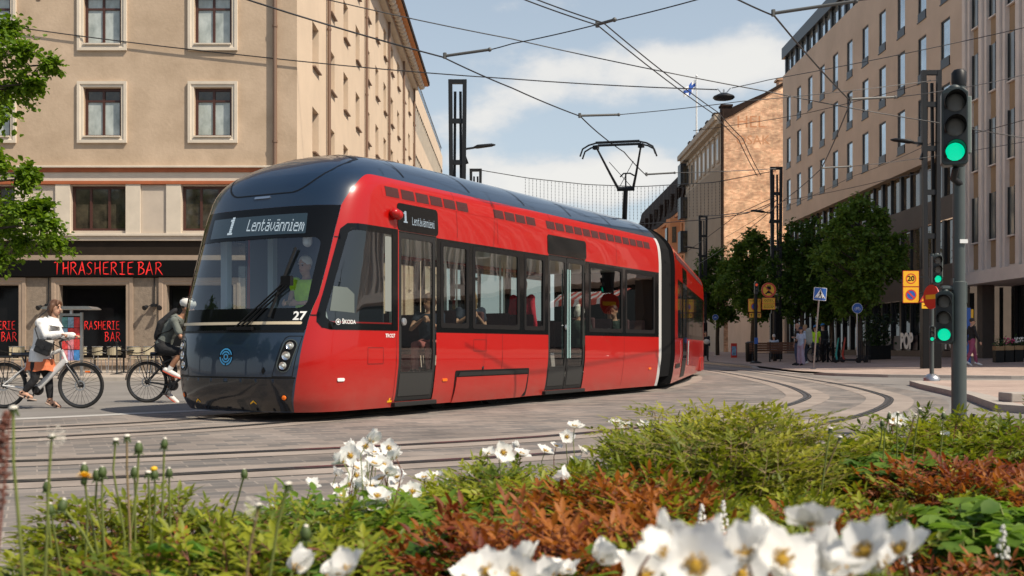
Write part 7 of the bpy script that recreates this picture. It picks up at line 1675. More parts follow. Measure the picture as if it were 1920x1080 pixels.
# ---------------------------------------------------------------- trees
LEAF_SH = leafmat('street_tree_leaf', (.045, .105, .010), (.15, .25, .03), .45, .6); LEAF_LI = leafmat('linden_leaf', (.085, .17, .005), (.32, .45, .02), .55, .6); BARK = pbr('bark', (.055, .042, .032), .9, var=.3, vs=6, bump=.6, bs=30)
def leafq(mb, c, d, n, L, W, fold=.18):
    s = d.cross(n).normalized(); u = n * fold * W
    mb.add([c, c + d*L*.35 + s*W*.5 + u, c + d*L*.75 + s*W*.34 + u*.7, c + d*L, c + d*L*.75 - s*W*.34 + u*.7, c + d*L*.35 - s*W*.5 + u, c + d*L*.5], [(0, 1, 6), (1, 2, 6), (2, 3, 6), (3, 4, 6), (4, 5, 6), (5, 0, 6)])
def foliage(clusters, per, leaf, rnd, lo=.75):
    mb = MB()
    for (c, r) in clusters:
        # twigs inside a cluster carry the leaves
        for t in range(max(3, per // 9)):
            d0 = Vector((rnd.gauss(0, 1), rnd.gauss(0, 1), rnd.gauss(.1, .8))).normalized(); R0 = r * rnd.uniform(.5, 1.05)
            for k in range(9):
                p = c + d0 * R0 * (k + 1) / 9 + Vector((rnd.gauss(0, .09*r), rnd.gauss(0, .09*r), rnd.gauss(0, .09*r) - .12*r*(k/9)**2))
                d = (d0 * .6 + Vector((rnd.gauss(0, .7), rnd.gauss(0, .7), rnd.gauss(-.45, .4)))).normalized(); n = Vector((rnd.gauss(0, .5), rnd.gauss(0, .5), 1)).normalized(); n = (n - d*n.dot(d)).normalized(); L = leaf * rnd.uniform(lo, 1.3); leafq(mb, p, d, n, L, L*.85)
    return mb
def tree_meshes(seed, h, rx, z0, ncl, per, leaf, extra=None):
    rnd = random.Random(seed); cl = []
    rz = (h - z0) / 2; zc = (h + z0) / 2
    for i in range(ncl):
        while True:
            v = Vector((rnd.uniform(-1, 1), rnd.uniform(-1, 1), rnd.uniform(-1, 1)))
            if .15 < v.length < 1: break
        w = 1 - .45 * max(0, v.z) - .15 * max(0, -v.z); cl.append((Vector((v.x*rx*w, v.y*rx*w, zc + v.z*rz)), rx * rnd.uniform(.20, .36)))
    if extra: cl += extra
    t = MB(); t.tube([(0, 0, 0), (.03, .02, z0*.6), (-.02, .03, z0 + .4), (.02, 0, zc), (0, .02, h - .8)], [.16, .13, .12, .07, .015], 9)
    for c, r in cl[::2]:
        b = Vector((0, 0, max(z0*.7, c.z - .55*Vector((c.x, c.y)).length - .2))); t.tube([b, b.lerp(c, .55) + Vector((0, 0, -.06)), c], [.045, .028, .008], 6)
    return t, foliage(cl, per, leaf, rnd)
def place_tree(name, label, loc, rz, sc, tm, fm, mat, group):
    t = thing(name, label, 'tree', loc, rz, group); a = link('trunk', tm, t, 60); b = link('crown', fm, t); t.scale = sc; return t
protos = []
for sd in (11, 12):
    tb, fb = tree_meshes(sd, 7.6, 2.1, 1.8, 92, 150, .17); to = tb.build('trunk', BARK); fo = fb.build('crown', LEAF_SH); protos.append((to.data, fo.data)); bpy.data.objects.remove(to); bpy.data.objects.remove(fo)
for k, (px, Y, sc, lab) in enumerate(((1612, 50, 1.02, 'leafy street tree nearest on the shaded right pavement, behind the bicycle sign'), (1505, 60, 1.03, 'leafy street tree behind the pedestrian crossing sign'), (1412, 71, 1.12, 'leafy street tree behind the roadworks signs'), (1345, 84, 1.12, 'leafy street tree farthest away, just right of the tram rear'), (1560, 66, .95, 'leafy street tree half hidden between the two nearest ones'))):
    x = onpav(px, Y); tm, fm = protos[k % 2]; place_tree('street_tree', lab, (x, Y, pav_h(x, Y)), k * 1.3, (sc, sc, sc), tm, fm, LEAF_SH, 'street trees on the right pavement')
# linden at the left edge, its boughs reaching into the picture
LX, LY = -14.6, 27.0; ex = []
for px, py, r in ((25, 60, 40), (62, 112, 46), (30, 160, 48), (10, 225, 38), (92, 120, 26), (70, 160, 24), (6, 110, 50), (45, 335, 26), (20, 320, 30), (20, 395, 48), (72, 405, 40), (112, 425, 30), (45, 455, 46), (88, 452, 34), (15, 492, 36), (100, 395, 26), (48, 320, 20), (-20, 430, 60), (-30, 180, 60)):
    p = at(px, py, LY) - Vector((LX, LY, 0)); p.y += random.uniform(-.9, .9); ex.append((p, r * LY / FPX * 1.05))
tb, fb = tree_meshes(31, 12.0, 3.3, 3.0, 60, 220, .17)
rnd = random.Random(5); t = thing('linden_tree', 'bright green linden tree at the left edge, its boughs hanging before the bar sign', 'tree', (LX, LY, 0))
clr = [(Vector((rnd.uniform(-3.5, .8), rnd.uniform(-2.5, 2.5), rnd.uniform(3.5, 11.5))), rnd.uniform(.6, 1.0)) for _ in range(45)]
fm = foliage(clr, 150, .17, rnd); fm.build('crown', LEAF_LI, t); fm = foliage(ex, 430, .125, rnd); fm.build('bough', LEAF_LI, t)
tb = MB(); tb.tube([(0, 0, 0), (.05, 0, 3), (-.05, .1, 6), (0, 0, 11)], [.24, .20, .16, .03], 10)
for c, r in ex: b = Vector((0, 0, max(2.8, c.z - .5))); tb.tube([b, b.lerp(c, .5) + Vector((0, 0, .15)), c, c + (c - b).normalized()*r*.6], [.06, .035, .018, .005], 6)
tb.build('trunk', BARK, t, 60)

# trees across the side street, seen mirrored in the tram front
for k, (x, y, sc) in enumerate(((-27, -3, 1.5), (-30, 3, 1.6), (-26, 9, 1.4), (-33, 13, 1.7), (-22, -9, 1.5), (-38, 7, 1.9))):
    tm, fm = protos[k % 2]; place_tree('street_tree', 'leafy tree across the side street, mirrored in the tram front', (x, y, 0), k, (sc * 1.3, sc * 1.3, sc), tm, fm, LEAF_SH, 'trees across the side street')
# ---------------------------------------------------------------- the flower bed in the foreground
SOIL = pbr('soil', (.035, .024, .016), .95, var=.4, vs=12, bump=1, bs=40)
ST = .20                                    # level of the soil
BED = [(-5, 1.2), (-3.2, 2.0), (-1.3, 2.9), (-.3, 3.7), (.8, 4.4), (2.0, 5.2), (3.3, 5.9), (5.2, 6.3), (8, 6.4), (8, -1.5), (-5, -1.5)]
sheet('soil', BED, ST, SOIL)
k_ = MB()
for a, b in zip(BED[:9], BED[1:9]): k_.quad((*a, -.02), (*b, -.02), (*b, ST + .04), (*a, ST + .04)); k_.quad((*a, ST + .04), (*b, ST + .04), (b[0] + .03, b[1] - .12, ST + .04), (a[0] + .03, a[1] - .12, ST + .04))
t = k_.build('bed_edging', KERB); tag(t, 'low stone edging around the flower bed', 'edging')
L_GRN1 = leafmat('feathery_leaf', (.085, .130, .005), (.32, .34, .018), .45, .55, 14); L_YEL = leafmat('yellow_green_leaf', (.11, .15, .008), (.38, .365, .03), .45, .55, 14); L_RUST = leafmat('rust_leaf', (.15, .022, .006), (.44, .15, .02), .45, .6, 17)
L_DK = leafmat('broad_leaf', (.045, .13, .008), (.14, .30, .028), .5, .6, 5); L_LOB = leafmat('lobed_leaf', (.07, .16, .010), (.24, .38, .04), .55, .65, 9); L_HOS = leafmat('hosta_leaf', (.03, .10, .02), (.08, .20, .035), .35, .4, 4)
STEMG = pbr('flower_stem', (.16, .19, .045), .6, var=.2, vs=20); STEMR = pbr('red_stem', (.16, .05, .03), .6, var=.3, vs=15); STEMB = pbr('dry_stem', (.24, .17, .08), .7, var=.2, vs=15)
def blade(mb, p, d, n, L, W, droop=.25, fold=.22, seg=3, mi=0, prof=None):
    """pointed leaf with a folded midrib, bending down along its length"""
    d = d.normalized(); s = d.cross(n).normalized(); n = s.cross(d).normalized(); c = Vector(p); vs = []; fs = []; pr = prof or (lambda t: math.sin(math.pi * min(1, t * .93 + .07)) ** .85 * (1 - .25 * t))
    for i in range(seg + 1):
        t = i / seg; w = W * .5 * (pr(t) if 0 < i < seg else (.08 if i == 0 else 0.0))
        if i: c = c + d * L / seg; d = (d - Vector((0, 0, 1)) * droop / seg).normalized()
        n2 = s.cross(d).normalized(); vs += [c + s*w + n2*fold*w, c, c - s*w + n2*fold*w]
    for i in range(seg): a = i*3; fs += [(a, a+3, a+4, a+1), (a+1, a+4, a+5, a+2)]
    mb.add(vs, fs, mi)
def thin(mb, pts, r, mi=0, n=4): mb.tube(pts, r, n, mi, False)
def feather(rnd, H, Rd, nst, ll=.042, wd=.42, upright=.6, stem_mi=1, tern=True):
    """plant of many compound leaves with small pointed leaflets"""
    mb = MB()
    for i in range(nst):
        a = rnd.uniform(0, 2*math.pi); rr = Rd * math.sqrt(rnd.random()); base = Vector((math.cos(a)*rr*.45, math.sin(a)*rr*.45, 0)); h = H * rnd.uniform(.55, 1.0) * (1 - .25*(rr/Rd)**2)
        tip = Vector((math.cos(a)*rr, math.sin(a)*rr, h)); mid = base.lerp(tip, .6) + Vector((0, 0, h*.12)); thin(mb, [base, mid, tip], [.0028, .0022, .0016], stem_mi)
        out = (Vector((math.cos(a), math.sin(a), 0)) * rnd.uniform(.35, 1) + Vector((rnd.gauss(0, .3), rnd.gauss(0, .3), upright * rnd.uniform(.1, 1)))).normalized()
        for j in range(3 if tern else 1):
            ang = (j - 1) * rnd.uniform(.6, 1.0); d = Matrix.Rotation(ang, 3, 'Z') @ out; d = (d + Vector((0, 0, rnd.uniform(-.15, .25)))).normalized(); up = Vector((rnd.gauss(0, .25), rnd.gauss(0, .25), 1)); s = d.cross(up).normalized(); LL = ll * rnd.uniform(2.2, 3.1); p0 = tip if j == 1 else tip
            end = p0 + d * LL - Vector((0, 0, LL*.15)); thin(mb, [p0, p0.lerp(end, .5), end], [.0014, .001, .0006], stem_mi, 3)
            for k, tt in enumerate((.35, .65, .92)):
                q = p0.lerp(end, tt)
                for sg in (-1, 1): blade(mb, q, (d*.75 + s*sg*rnd.uniform(.6, 1.0) + Vector((0, 0, rnd.gauss(.05, .18)))), up, ll*rnd.uniform(.75, 1.15)*(1 - .2*tt), ll*wd, .3, .3)
            blade(mb, end, d + Vector((0, 0, rnd.gauss(0, .15))), up, ll*1.15, ll*wd, .3, .3)
    return mb
def broad(rnd, n, H, L, W, lobes=0, ribs=True):
    mb = MB()
    for i in range(n):
        a = rnd.uniform(0, 2*math.pi); h = H*rnd.uniform(.55, 1); r = L*rnd.uniform(.25, .7); b = Vector((0, 0, 0)); p = Vector((math.cos(a)*r, math.sin(a)*r, h)); thin(mb, [b, b.lerp(p, .6) + Vector((0, 0, .05)), p], [.004, .003, .002], 1)
        d = Vector((math.cos(a), math.sin(a), rnd.uniform(-.35, .35))); n_ = Vector((rnd.gauss(0, .3), rnd.gauss(0, .3), 1)); l = L*rnd.uniform(.7, 1.1)
        if lobes:
            for k in range(lobes):
                q = Matrix.Rotation((k - (lobes-1)/2) * .62, 3, 'Z') @ d; blade(mb, p, q, n_, l*.62*(1 - .07*abs(k - (lobes-1)/2)), W*.50, .5, .16, 4, 0, lambda t: math.sin(math.pi*min(1, t*.8 + .12)) ** .6)
        else:
            d = d.normalized(); s = d.cross(n_).normalized(); seg = 7; cols = 8; vs = []; c = p.copy(); dd = d.copy()
            for u in range(seg + 1):
                t = u/seg; w = W*.5*(math.sin(math.pi*min(1, t*.86 + .10)) ** .75 if u < seg else .0); n2 = s.cross(dd).normalized()
                for v in range(cols + 1):
                    x = (v/cols - .5)*2; vs.append(c + s*w*x + n2*(.18*w*x*x + (.0035 if v % 2 else -.0035)*(ribs) * (1 if 0 < u < seg else 0) + .007*math.sin(u*2.1 + v + i) * abs(x)))
                c = c + dd*l/seg; dd = (dd - Vector((0, 0, .75/seg))).normalized()
            mb.add(vs, [(u*(cols+1)+v, (u+1)*(cols+1)+v, (u+1)*(cols+1)+v+1, u*(cols+1)+v+1) for u in range(seg) for v in range(cols)])
    return mb
rnd = random.Random(21); PROTO = {}
def mk(key, mbs, mats):
    out = []
    for m in mbs: o = m.build('leafy_plant', mats); out.append(o.data); o.data.shade_smooth(); bpy.data.objects.remove(o)
    PROTO[key] = out
mk('feather', [feather(rnd, .46, .21, 46, .036) for _ in range(4)], [L_GRN1, STEMR]); mk('yellow', [feather(rnd, .52, .22, 52, .034, .34, .4) for _ in range(3)], [L_YEL, STEMB]); mk('rust', [feather(rnd, .46, .22, 48, .042, .36, .8) for _ in range(4)], [L_RUST, STEMR])
mk('dark', [feather(rnd, .34, .20, 34, .042, .6, .2) for _ in range(3)], [L_LOB, STEMG]); mk('broad', [broad(rnd, 15, .30, .17, .085) for _ in range(3)], [L_DK, STEMG]); mk('lobed', [broad(rnd, 44, .36, .11, .07, 5) for _ in range(3)], [L_LOB, STEMG]); mk('hosta', [broad(rnd, 16, .30, .26, .20) for _ in range(2)], [L_HOS, STEMG])
def inbed(x, y): return True
def scatter(key, label, px0, px1, Y0, Y1, n, s0, s1, group, name='leafy_plant', seed=1, topz=None):
    r_ = random.Random(seed); pts = []; tries = 0
    while len(pts) < n and tries < n*60:
        tries += 1; Y = r_.uniform(Y0, Y1); px = r_.uniform(px0, px1); x = (px - 960)*Y/FPX
        if all((x - a)**2 + (Y - b)**2 > (.10*(s0+s1)/2 + .02)**2 for a, b in pts): pts.append((x, Y))
    for i, (x, Y) in enumerate(pts):
        o = bpy.data.objects.new(name, PROTO[key][i % len(PROTO[key])]); COL.objects.link(o); s = r_.uniform(s0, s1); o.location = (x, Y, ST - .01); o.scale = (s*1.1, s*1.1, s); o.rotation_euler = (r_.gauss(0, .06), r_.gauss(0, .06), r_.uniform(0, 6.28)); tag(o, label, 'plant', group)
scatter('feather', 'green plant with small pointed leaflets in the left part of the flower bed', 150, 650, 1.95, 2.75, 28, .66, .90, 'green plants in the left of the bed', seed=2)
scatter('feather', 'low green plant at the bottom left edge of the flower bed', -60, 420, 1.45, 2.1, 22, .46, .64, 'low green plants at the bottom left', seed=3)
scatter('dark', 'soft green plant below the white anemone cluster', 520, 1000, 2.1, 3.1, 26, .78, 1.0, 'soft green plants under the anemones', seed=4)
scatter('feather', 'green plant with pointed leaflets behind the rust coloured foliage', 850, 1280, 2.9, 3.7, 20, .74, .86, 'green plants behind the rust foliage', seed=5)
scatter('rust', 'rust red leafy plant in the middle of the flower bed', 870, 1230, 1.95, 2.8, 18, .66, .90, 'rust red plants in the middle', seed=6)
scatter('yellow', 'tall yellow-green feathery plant rising before the curved rails', 1235, 1490, 3.2, 4.2, 18, .90, 1.04, 'yellow-green bush before the rails', seed=7)
scatter('feather', 'green plant with pointed leaflets below the yellow-green bush', 1210, 1520, 2.1, 3.1, 26, .64, .82, 'green plants below the yellow-green bush', seed=8)
scatter('rust', 'rust red leafy plant in the right part of the flower bed', 1480, 1760, 2.3, 3.0, 16, .56, .72, 'rust red plants on the right', seed=9)
scatter('rust', 'rust red leafy plant near the foot of the traffic light pole', 1680, 1960, 3.1, 3.6, 8, .70, .84, 'rust red plants near the pole', seed=10)
scatter('feather', 'light green bushy plant hiding the foot of the traffic light pole', 1690, 1990, 3.9, 5.0, 24, .86, 1.04, 'light green plants by the pole', seed=11)
scatter('feather', 'green plant with pointed leaflets inside the yellow-green bush', 1240, 1480, 3.2, 4.1, 9, .92, 1.08, 'green plants inside the yellow-green bush', seed=37)
scatter('hosta', 'broad glossy hosta leaves at the far edge of the bed beside the yellow-green bush', 1500, 1640, 3.5, 3.9, 3, .9, 1.05, 'hosta clump', 'hosta_plant', 12)
scatter('lobed', 'bright green plant with lobed leaves right of the hosta leaves', 1600, 1790, 3.5, 4.3, 11, .95, 1.12, 'lobed plants beside the hosta', seed=13)
scatter('lobed', 'large bright green lobed plant at the right edge of the picture', 1780, 1990, 2.3, 2.8, 9, .95, 1.1, 'lobed plants at the right edge', seed=14)
scatter('feather', 'fresh green plant in the lower right corner of the bed', 1560, 1990, 1.5, 2.2, 26, .46, .64, 'green plants in the lower right', seed=15)
scatter('dark', 'dark green low plant at the bottom edge in the middle', 560, 1240, 1.4, 1.95, 22, .62, .8, 'dark green plants at the bottom edge', seed=16)
scatter('broad', 'broad ribbed bright green leaves below the anemone cluster', 680, 930, 1.75, 2.1, 9, .92, 1.12, 'broad leaved plants below the anemones', 'broad_leaved_plant', 17)
scatter('broad', 'small tuft of broad upright leaves below the yellow dandelion', 150, 185, 2.05, 2.15, 1, 1.15, 1.2, None, 'broad_leaved_plant', 18)
scatter('rust', 'rust red sprig at the left edge of the picture', -40, 60, 1.25, 1.6, 4, .58, .72, 'rust sprigs at the left edge', seed=19)
scatter('rust', 'rust red sprig at the bottom edge between the blurred anemones', 820, 1180, 1.5, 1.8, 7, .56, .68, 'rust sprigs at the bottom edge', seed=20)
scatter('dark', 'soft green plant growing among the rust red plants in the middle', 860, 1320, 1.9, 2.9, 15, .80, 1.04, 'green plants among the rust plants', seed=31)
scatter('lobed', 'lobed green plant growing among the rust red plants on the right', 1450, 1760, 2.2, 3.1, 9, .7, .95, 'green plants among the rust plants on the right', seed=32)
scatter('rust', 'single rust red plant among the green ones at the lower right', 1500, 1950, 1.7, 2.4, 3, .5, .66, 'rust plants at the lower right', seed=33)
scatter('rust', 'olive brown sprig among the green plants on the left', 240, 540, 2.1, 2.6, 2, .66, .74, 'brown sprigs on the left', seed=41)
scatter('feather', 'green plant with small leaflets right of the rust red plants in the middle', 1190, 1540, 1.95, 2.8, 16, .70, .88, 'green plants right of the rust plants', seed=51)
scatter('feather', 'green plant with small leaflets among the rust red plants near the right edge', 1540, 1960, 2.2, 3.4, 12, .66, .84, 'green plants among the right rust plants', seed=52)
# ground cover between the plants: too many leaves to count
gc = MB(); r_ = random.Random(77)
for i in range(9000):
    Y = r_.uniform(1.0, 5.0); x = (r_.uniform(-120, 2040) - 960)*Y/FPX
    if Y > interp([(-3.2, 1.9), (-1.3, 2.7), (-.3, 3.5), (.8, 4.2), (2, 5), (3.3, 5.6)], x): continue
    a = r_.uniform(0, 6.28); leafq(gc, Vector((x, Y, ST + r_.uniform(.02, .16))), Vector((math.cos(a), math.sin(a), r_.uniform(-.1, .7))).normalized(), Vector((0, 0, 1)), r_.uniform(.03, .06), r_.uniform(.025, .04))
o = gc.build('ground_cover', L_LOB); tag(o, 'low green ground cover between the plants of the bed', 'ground cover', None, 'stuff')

# white anemones
PET = leafmat('white_petal', (.86, .85, .81), (.92, .91, .88), .42, .6, 3); ANY = pbr('anemone_yellow', (.62, .36, .03), .7, var=.3, vs=60, bump=.8, bs=300)
def bloom(rnd, cup):
    mb = MB(); n = rnd.choice((5, 5, 6))
    for k in range(n):
        a = 2*math.pi*k/n + rnd.uniform(-.12, .12); L = .036*rnd.uniform(.88, 1.08); W = .031*rnd.uniform(.85, 1.1); e = cup + rnd.uniform(-.18, .18); d = Vector((math.cos(a), math.sin(a), 0)); s = Vector((-math.sin(a), math.cos(a), 0)); seg, cols = 6, 4; vs = []; c = Vector((0, 0, .001*(k % 2))); tw = rnd.uniform(-.2, .2)
        for u in range(seg + 1):
            t = u/seg; w = W*.5*max(.0, math.sin(math.pi*min(1, t*.70 + .22))) ** .6 if u < seg else W*.16; el = e + .5*t - .35*t*t; f = (d*math.cos(el) + Vector((0, 0, 1))*math.sin(el)); nn = s.cross(f)
            for v in range(cols + 1):
                x = (v/cols - .5)*2; vs.append(c + s*w*x + (-nn)*(.22*w*x*x + .0012*math.sin(v*2.2 + k) ) + f*(-.004*abs(x)**2 if u == seg else 0) + s.cross(f)*tw*w*x*.4)
            c = c + f*L/seg
        mb.add(vs, [(u*(cols+1)+v, u*(cols+1)+v+1, (u+1)*(cols+1)+v+1, (u+1)*(cols+1)+v) for u in range(seg) for v in range(cols)])
    c = MB(); c.sphere((0, 0, .004), .0058, 8, 0, (1, 1, .8))
    for k in range(30): a = rnd.uniform(0, 6.28); l = rnd.uniform(.006, .010); q = Vector((math.cos(a)*l, math.sin(a)*l, rnd.uniform(.004, .010))); c.tube([(q.x*.4, q.y*.4, .003), q], .0004, 3, 0, False); c.sphere(q, .0012, 4)
    return mb, c
BL = []
rb = random.Random(9)
for cup in (.10, .30, .55, .85, .2, 1.05):
    p, c = bloom(rb, cup); a = p.build('petals', PET, None, 180); b = c.build('centre', ANY, None, 180); BL.append((a.data, b.data)); bpy.data.objects.remove(a); bpy.data.objects.remove(b)
AN = [(658,855,40,'f'),(692,828,44,'s'),(672,863,28,'u'),(725,843,32,'s'),(743,860,42,'s'),(700,872,38,'u'),(668,888,30,'f'),(630,892,30,'s'),(633,918,30,'u'),(675,920,24,'s'),(730,888,36,'u'),(748,888,24,'u'),(773,922,38,'f'),(750,923,26,'u'),(707,933,46,'u'),(727,940,44,'s'),(690,943,32,'s'),(612,955,38,'s'),(733,957,30,'u'),(767,990,36,'u'),(782,957,26,'s'),(795,898,34,'u'),(822,897,32,'u'),(848,913,34,'s'),(873,910,24,'u'),(890,895,34,'u'),(923,902,30,'f'),(915,855,34,'u'),(943,850,40,'f'),(947,873,30,'s'),(977,853,32,'u'),(970,840,16,'s'),(1022,847,32,'u'),(1043,838,24,'u'),(1063,820,28,'f'),(1077,802,32,'u'),(1080,867,28,'u'),(1092,847,22,'u'),(1063,900,44,'s'),(1155,795,28,'u'),(1173,800,26,'u'),(1208,802,30,'u'),(1223,843,26,'u'),(1222,877,34,'u'),(583,913,36,'u'),(513,953,22,'s'),(610,975,36,'u'),(1674,787,16,'f'),(1688,789,20,'f'),(1773,819,20,'u'),(1481,899,24,'u'),(700,850,30,'u'),(715,900,34,'u'),(655,935,26,'u'),(742,905,28,'f'),(720,872,34,'f'),(685,880,26,'s'),
      *[(int(rb.gauss(700, 42)), int(rb.uniform(835, 962)), rb.uniform(28, 42), rb.choice('uusf')) for _ in range(26)],
      (1520,984,118,'B'),(1302,1062,195,'F'),(1463,1052,150,'f'),(1626,1040,150,'S'),(1390,1078,140,'f'),(1580,1085,130,'u'),(915,1074,110,'f'),(990,1052,112,'s'),(1060,1078,80,'s'),(1117,1050,95,'s'),(1240,1010,150,'s'),(650,1078,110,'u'),(550,1070,95,'s'),(1190,1068,110,'u'),(1345,1040,150,'s'),(1520,1062,140,'s'),(1420,1030,120,'s'),
      (1250,1050,150,'u'),(1400,1050,150,'u'),(1555,1040,150,'s'),(1660,1065,130,'s'),(1690,1035,120,'S'),(1330,1085,160,'u'),(1480,1085,150,'u'),(1210,1085,120,'f'),(880,1085,100,'u'),(960,1080,110,'f'),(1030,1088,100,'s'),(610,1082,100,'s'),(1445,1015,130,'s')]
def lookrot(n, spin): return n.to_track_quat('Z', 'Y').to_matrix().to_4x4() @ Matrix.Rotation(spin, 4, 'Z')
for i, (px, py, w, f) in enumerate(AN):
    near = w > 70; w = w * (1 if not near or i % 3 else .85); D = .066 if not near else .070; Y = FPX*D/w if not near else max(.58, FPX*D/w); 
    if not near: Y = min(4.2, max(2.1, Y * .92))
    p = at(px, py, Y); rr = random.Random(100 + i); lab = 'large blurred white anemone close to the lens at the bottom edge' if near else ('white anemone in the dense cluster left of the centre' if px < 790 else 'white anemone in the loose drift below the tram doors' if px < 1300 else 'small white anemone near the far right edge of the bed')
    t = thing('anemone', lab, 'flower', (p.x, p.y, ST), 0, ('blurred anemones at the bottom edge' if near else 'anemones of the dense cluster' if px < 790 else 'anemones of the loose drift' if px < 1300 else 'scattered anemones on the right')); h = p.z - ST
    n = {'f': Vector((rr.uniform(-.3, .5), -1, rr.uniform(.35, .8))), 'F': Vector((.05, -1, .35)), 'u': Vector((rr.uniform(-.5, .6), -.35, 1)), 's': Vector((rr.uniform(-1, 1), rr.uniform(-.2, .6), rr.uniform(.5, 1))), 'S': Vector((-.6, -.3, .75)), 'B': Vector((.1, .55, .75))}[f].normalized()
    ci = {'f': 0, 'F': 4, 'u': rr.choice((0, 1, 1, 2)), 's': rr.choice((2, 3, 5)), 'S': 1, 'B': 0}[f]
    st = MB(); hd = Vector((0, 0, h)); bx0 = Vector((rr.uniform(-.05, .05), rr.uniform(-.02, .08), 0)); st.tube([bx0, bx0.lerp(hd, .5) + Vector((rr.uniform(-.015, .015), 0, 0)), hd - n*.03 - Vector((0, 0, .012)), hd - n*.002], [.0022, .0018, .0014, .0014], 6); st.build('stem', STEMG if rr.random() < .6 else STEMR, t, 60)
    M = Matrix.Translation(hd) @ lookrot(n, rr.uniform(0, 6)); sc = w*Y/FPX/.070*(1.02 if near else 1.22)
    for nm, me in zip(('petals', 'centre'), BL[ci]):
        o = link(nm, me, t); o.matrix_local = M @ Matrix.Scale(max(.85, min(1.4, sc)), 4)
# dandelions
BUDG = pbr('dandelion_bud', (.055, .085, .02), .6, var=.3, vs=80); FLUFF = pbr('dandelion_fluff', (.62, .58, .50), .9); DYEL = pbr('dandelion_yellow', (.72, .42, .01), .6)
DN = [(25,766,1.55,'bald',18,1075),(97,818,1.75,'seed',62,1046),(217,825,2.3,'bald',210,960),(238,818,2.2,'bald',236,1010),(260,842,2.2,'bud',252,970),(308,834,2.2,'bud',292,960),(158,882,2.2,'bud',158,965),(158,897,2.15,'flower',157,965),(182,893,2.2,'bud',176,950),(192,887,2.2,'bud',194,1040),(252,887,2.3,'bud',248,970),(290,891,2.2,'half',280,960),(278,886,2.3,'bald',272,960),(317,888,2.4,'bud',310,960),(88,914,2.3,'bud',82,1005),(117,950,2.0,'bud',150,1010),(95,957,2.1,'bud',98,1020),(458,890,2.6,'bud',440,930),(540,908,1.7,'bald',498,1078),(485,948,1.65,'seed',452,1078),(573,1003,1.7,'bud',568,1060),
      (1557,804,3.0,'bald',1532,965),(1575,820,3.2,'bald',1560,880),(1683,774,3.6,'bald',1680,840),(1667,781,3.6,'bud',1656,860),(1725,767,3.6,'bald',1714,830),(1716,778,3.6,'seed',1708,830),(1769,781,3.4,'bud',1760,880),(1654,795,3.7,'bud',1655,830)]
HD = {}
def headmesh(kind):
    g = MB(); y = MB(); 
    if kind in ('bud', 'half'):
        g.lathe([(.002, -.010), (.0075, -.007), (.009, .002), (.0065, .010), (.004, .013)], 10)
        for k in range(9): a = 2*math.pi*k/9; g.tube([(.006*math.cos(a), .006*math.sin(a), -.008), (.011*math.cos(a), .011*math.sin(a), -.011 - .003*(k % 2))], [.0016, .0004], 4)
        y.sphere((0, 0, .014), .0042 if kind == 'bud' else .008, 7, 0, (1, 1, .7))
    elif kind == 'bald':
        g.lathe([(.002, -.006), (.006, -.003), (.007, 0)], 10)
        for k in range(8): a = 2*math.pi*k/8; g.tube([(.004*math.cos(a), .004*math.sin(a), -.003), (.008*math.cos(a), .008*math.sin(a), -.014)], [.0016, .0005], 4)
        y.sphere((0, 0, .001), .0072, 8, 0, (1, 1, .55))
    elif kind == 'seed':
        g.lathe([(.002, -.006), (.006, -.003), (.007, 0)], 10); y.sphere((0, 0, .001), .0065, 8, 0, (1, 1, .6)); r5 = random.Random(3)
        for k in range(46):
            d = Vector((r5.gauss(-.6, .8), r5.gauss(0, .8), r5.gauss(.0, .6))).normalized(); e = d*.020; y.tube([d*.005, e], .00016, 3, 0, False)
            for q in range(5): f = (d + Vector((r5.gauss(0, .5), r5.gauss(0, .5), r5.gauss(0, .5)))).normalized()*.006; y.tube([e, e + f], .00013, 3, 0, False)
    else:
        g.lathe([(.002, -.016), (.007, -.012), (.008, 0), (.006, .002)], 10)
        for k in range(60): a = 2.4*k; r = .018*(1 - .35*(k/60)); e = .12 + 1.1*(k/60); d = Vector((math.cos(a)*math.cos(e), math.sin(a)*math.cos(e), math.sin(e))); blade(y, Vector((0, 0, .001)) + d*.003, d, Vector((0, 0, 1)), r, .0042, .1, .1, 2, 0, lambda t: 1)
    return g, y
for kind, mt in (('bud', FLUFF), ('half', DYEL), ('bald', FLUFF), ('seed', FLUFF), ('flower', DYEL)):
    g, y = headmesh(kind); a = g.build('a', BUDG, None, 60); b = y.build('b', mt, None, 60); HD[kind] = (a.data, b.data); bpy.data.objects.remove(a); bpy.data.objects.remove(b)
DLAB = {'bud': 'closed green dandelion bud on a tall bare stem', 'half': 'half open yellow dandelion bud among the left buds', 'bald': 'bare dandelion head without seeds on a tall pale stem', 'seed': 'dandelion seed head with a few white tufts left', 'flower': 'single open yellow dandelion flower at the left of the bed'}
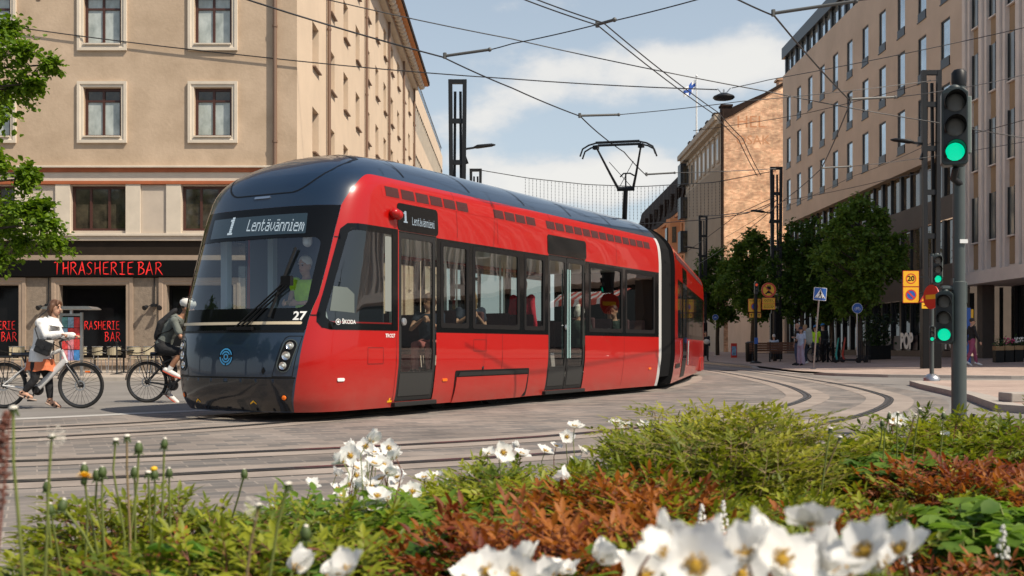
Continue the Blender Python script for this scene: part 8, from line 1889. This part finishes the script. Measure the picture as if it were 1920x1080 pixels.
for i, (px, py, Y, kind, bx_, by_) in enumerate(DN):
    p = at(px, py, Y); q = at(bx_, by_, Y); q.y += .02; rr = random.Random(i); d = (q - p); 
    if q.z > ST: q = q + d.normalized() * ((q.z - ST) / max(.2, -d.normalized().z))
    side_ = ' on the right' if px > 1000 else ' on the left'; lab = DLAB[kind] + ('' if kind in ('half', 'flower') else side_ + ' of the bed')
    t = thing('dandelion', lab, 'dandelion', (q.x, q.y, q.z), 0, None if kind in ('half', 'flower') else 'dandelion ' + kind + 's' + side_)
    hd = p - q; s = MB(); s.tube([(0, 0, 0), hd*.3 + Vector((rr.uniform(-.02, .02), 0, 0)), hd*.62 + Vector((rr.uniform(-.022, .022), 0, 0)), hd*.88 + Vector((rr.uniform(-.006, .006), 0, 0)), hd], [.0034, .0030, .0027, .0023, .0021], 7); s.build('stem', STEMG if kind not in ('seed', 'bald') or rr.random() < .5 else STEMB, t, 60)
    n = Vector((rr.gauss(0, .1), rr.gauss(0, .1) - .05, 1)).normalized(); M = Matrix.Translation(hd) @ lookrot(n, rr.uniform(0, 6))
    for nm, me in zip(('calyx', 'bloom' if kind in ('half', 'flower', 'bud') else 'seed_head'), HD[kind]): o = link(nm, me, t); o.matrix_local = M @ Matrix.Scale(rr.uniform(.85, 1.05), 4)
# brown plume at the left edge and small white spikes
t0 = at(20, 775, 1.2); PL = pbr('brown_plume', (.12, .04, .025), .8, var=.3, vs=40); t = thing('astilbe_plume', 'brown feathery flower plume at the left edge of the picture', 'flower', (t0.x - .02, 1.2, ST)); m = MB(); hh = t0.z - ST; r7 = random.Random(8); m.tube([(0, 0, 0), (-.005, 0, hh*.6), (.02, 0, hh)], [.003, .0025, .001], 6); m.build('stem', STEMR, t, 60); m = MB()
for k in range(240):
    u = r7.random(); c = Vector((.02*u - .005, 0, hh*(.82 + .18*u))); a = r7.uniform(0, 6.28); d = Vector((math.cos(a), math.sin(a), .9)).normalized()*.03*(1.1 - u); e = c + d*r7.random(); m.sphere(e, .0022, 4)
m.build('plume', PL, t)
for k, (px, py, Y) in enumerate(((1316, 945, 2.0), (1356, 940, 2.05), (1351, 965, 2.0), (1700, 1010, 1.7), (1312, 960, 2.0), (1880, 985, 1.7))):
    p = at(px, py, Y); t = thing('foam_flower', 'small spike of tiny white flowers among the green leaves', 'flower', (p.x, Y, ST), 0, 'small white flower spikes'); h = p.z - ST; m = MB(); m.tube([(0, 0, 0), (0, 0, h)], .0012, 5); m.build('stem', STEMG, t); m = MB(); r8 = random.Random(k)
    for q in range(40): u = r8.random(); a = r8.uniform(0, 6.28); m.sphere((math.cos(a)*.009*(1.1 - u), math.sin(a)*.009*(1.1 - u), h - .05*(1 - u)), .0026, 4)
    m.build('blossoms', PET, t)
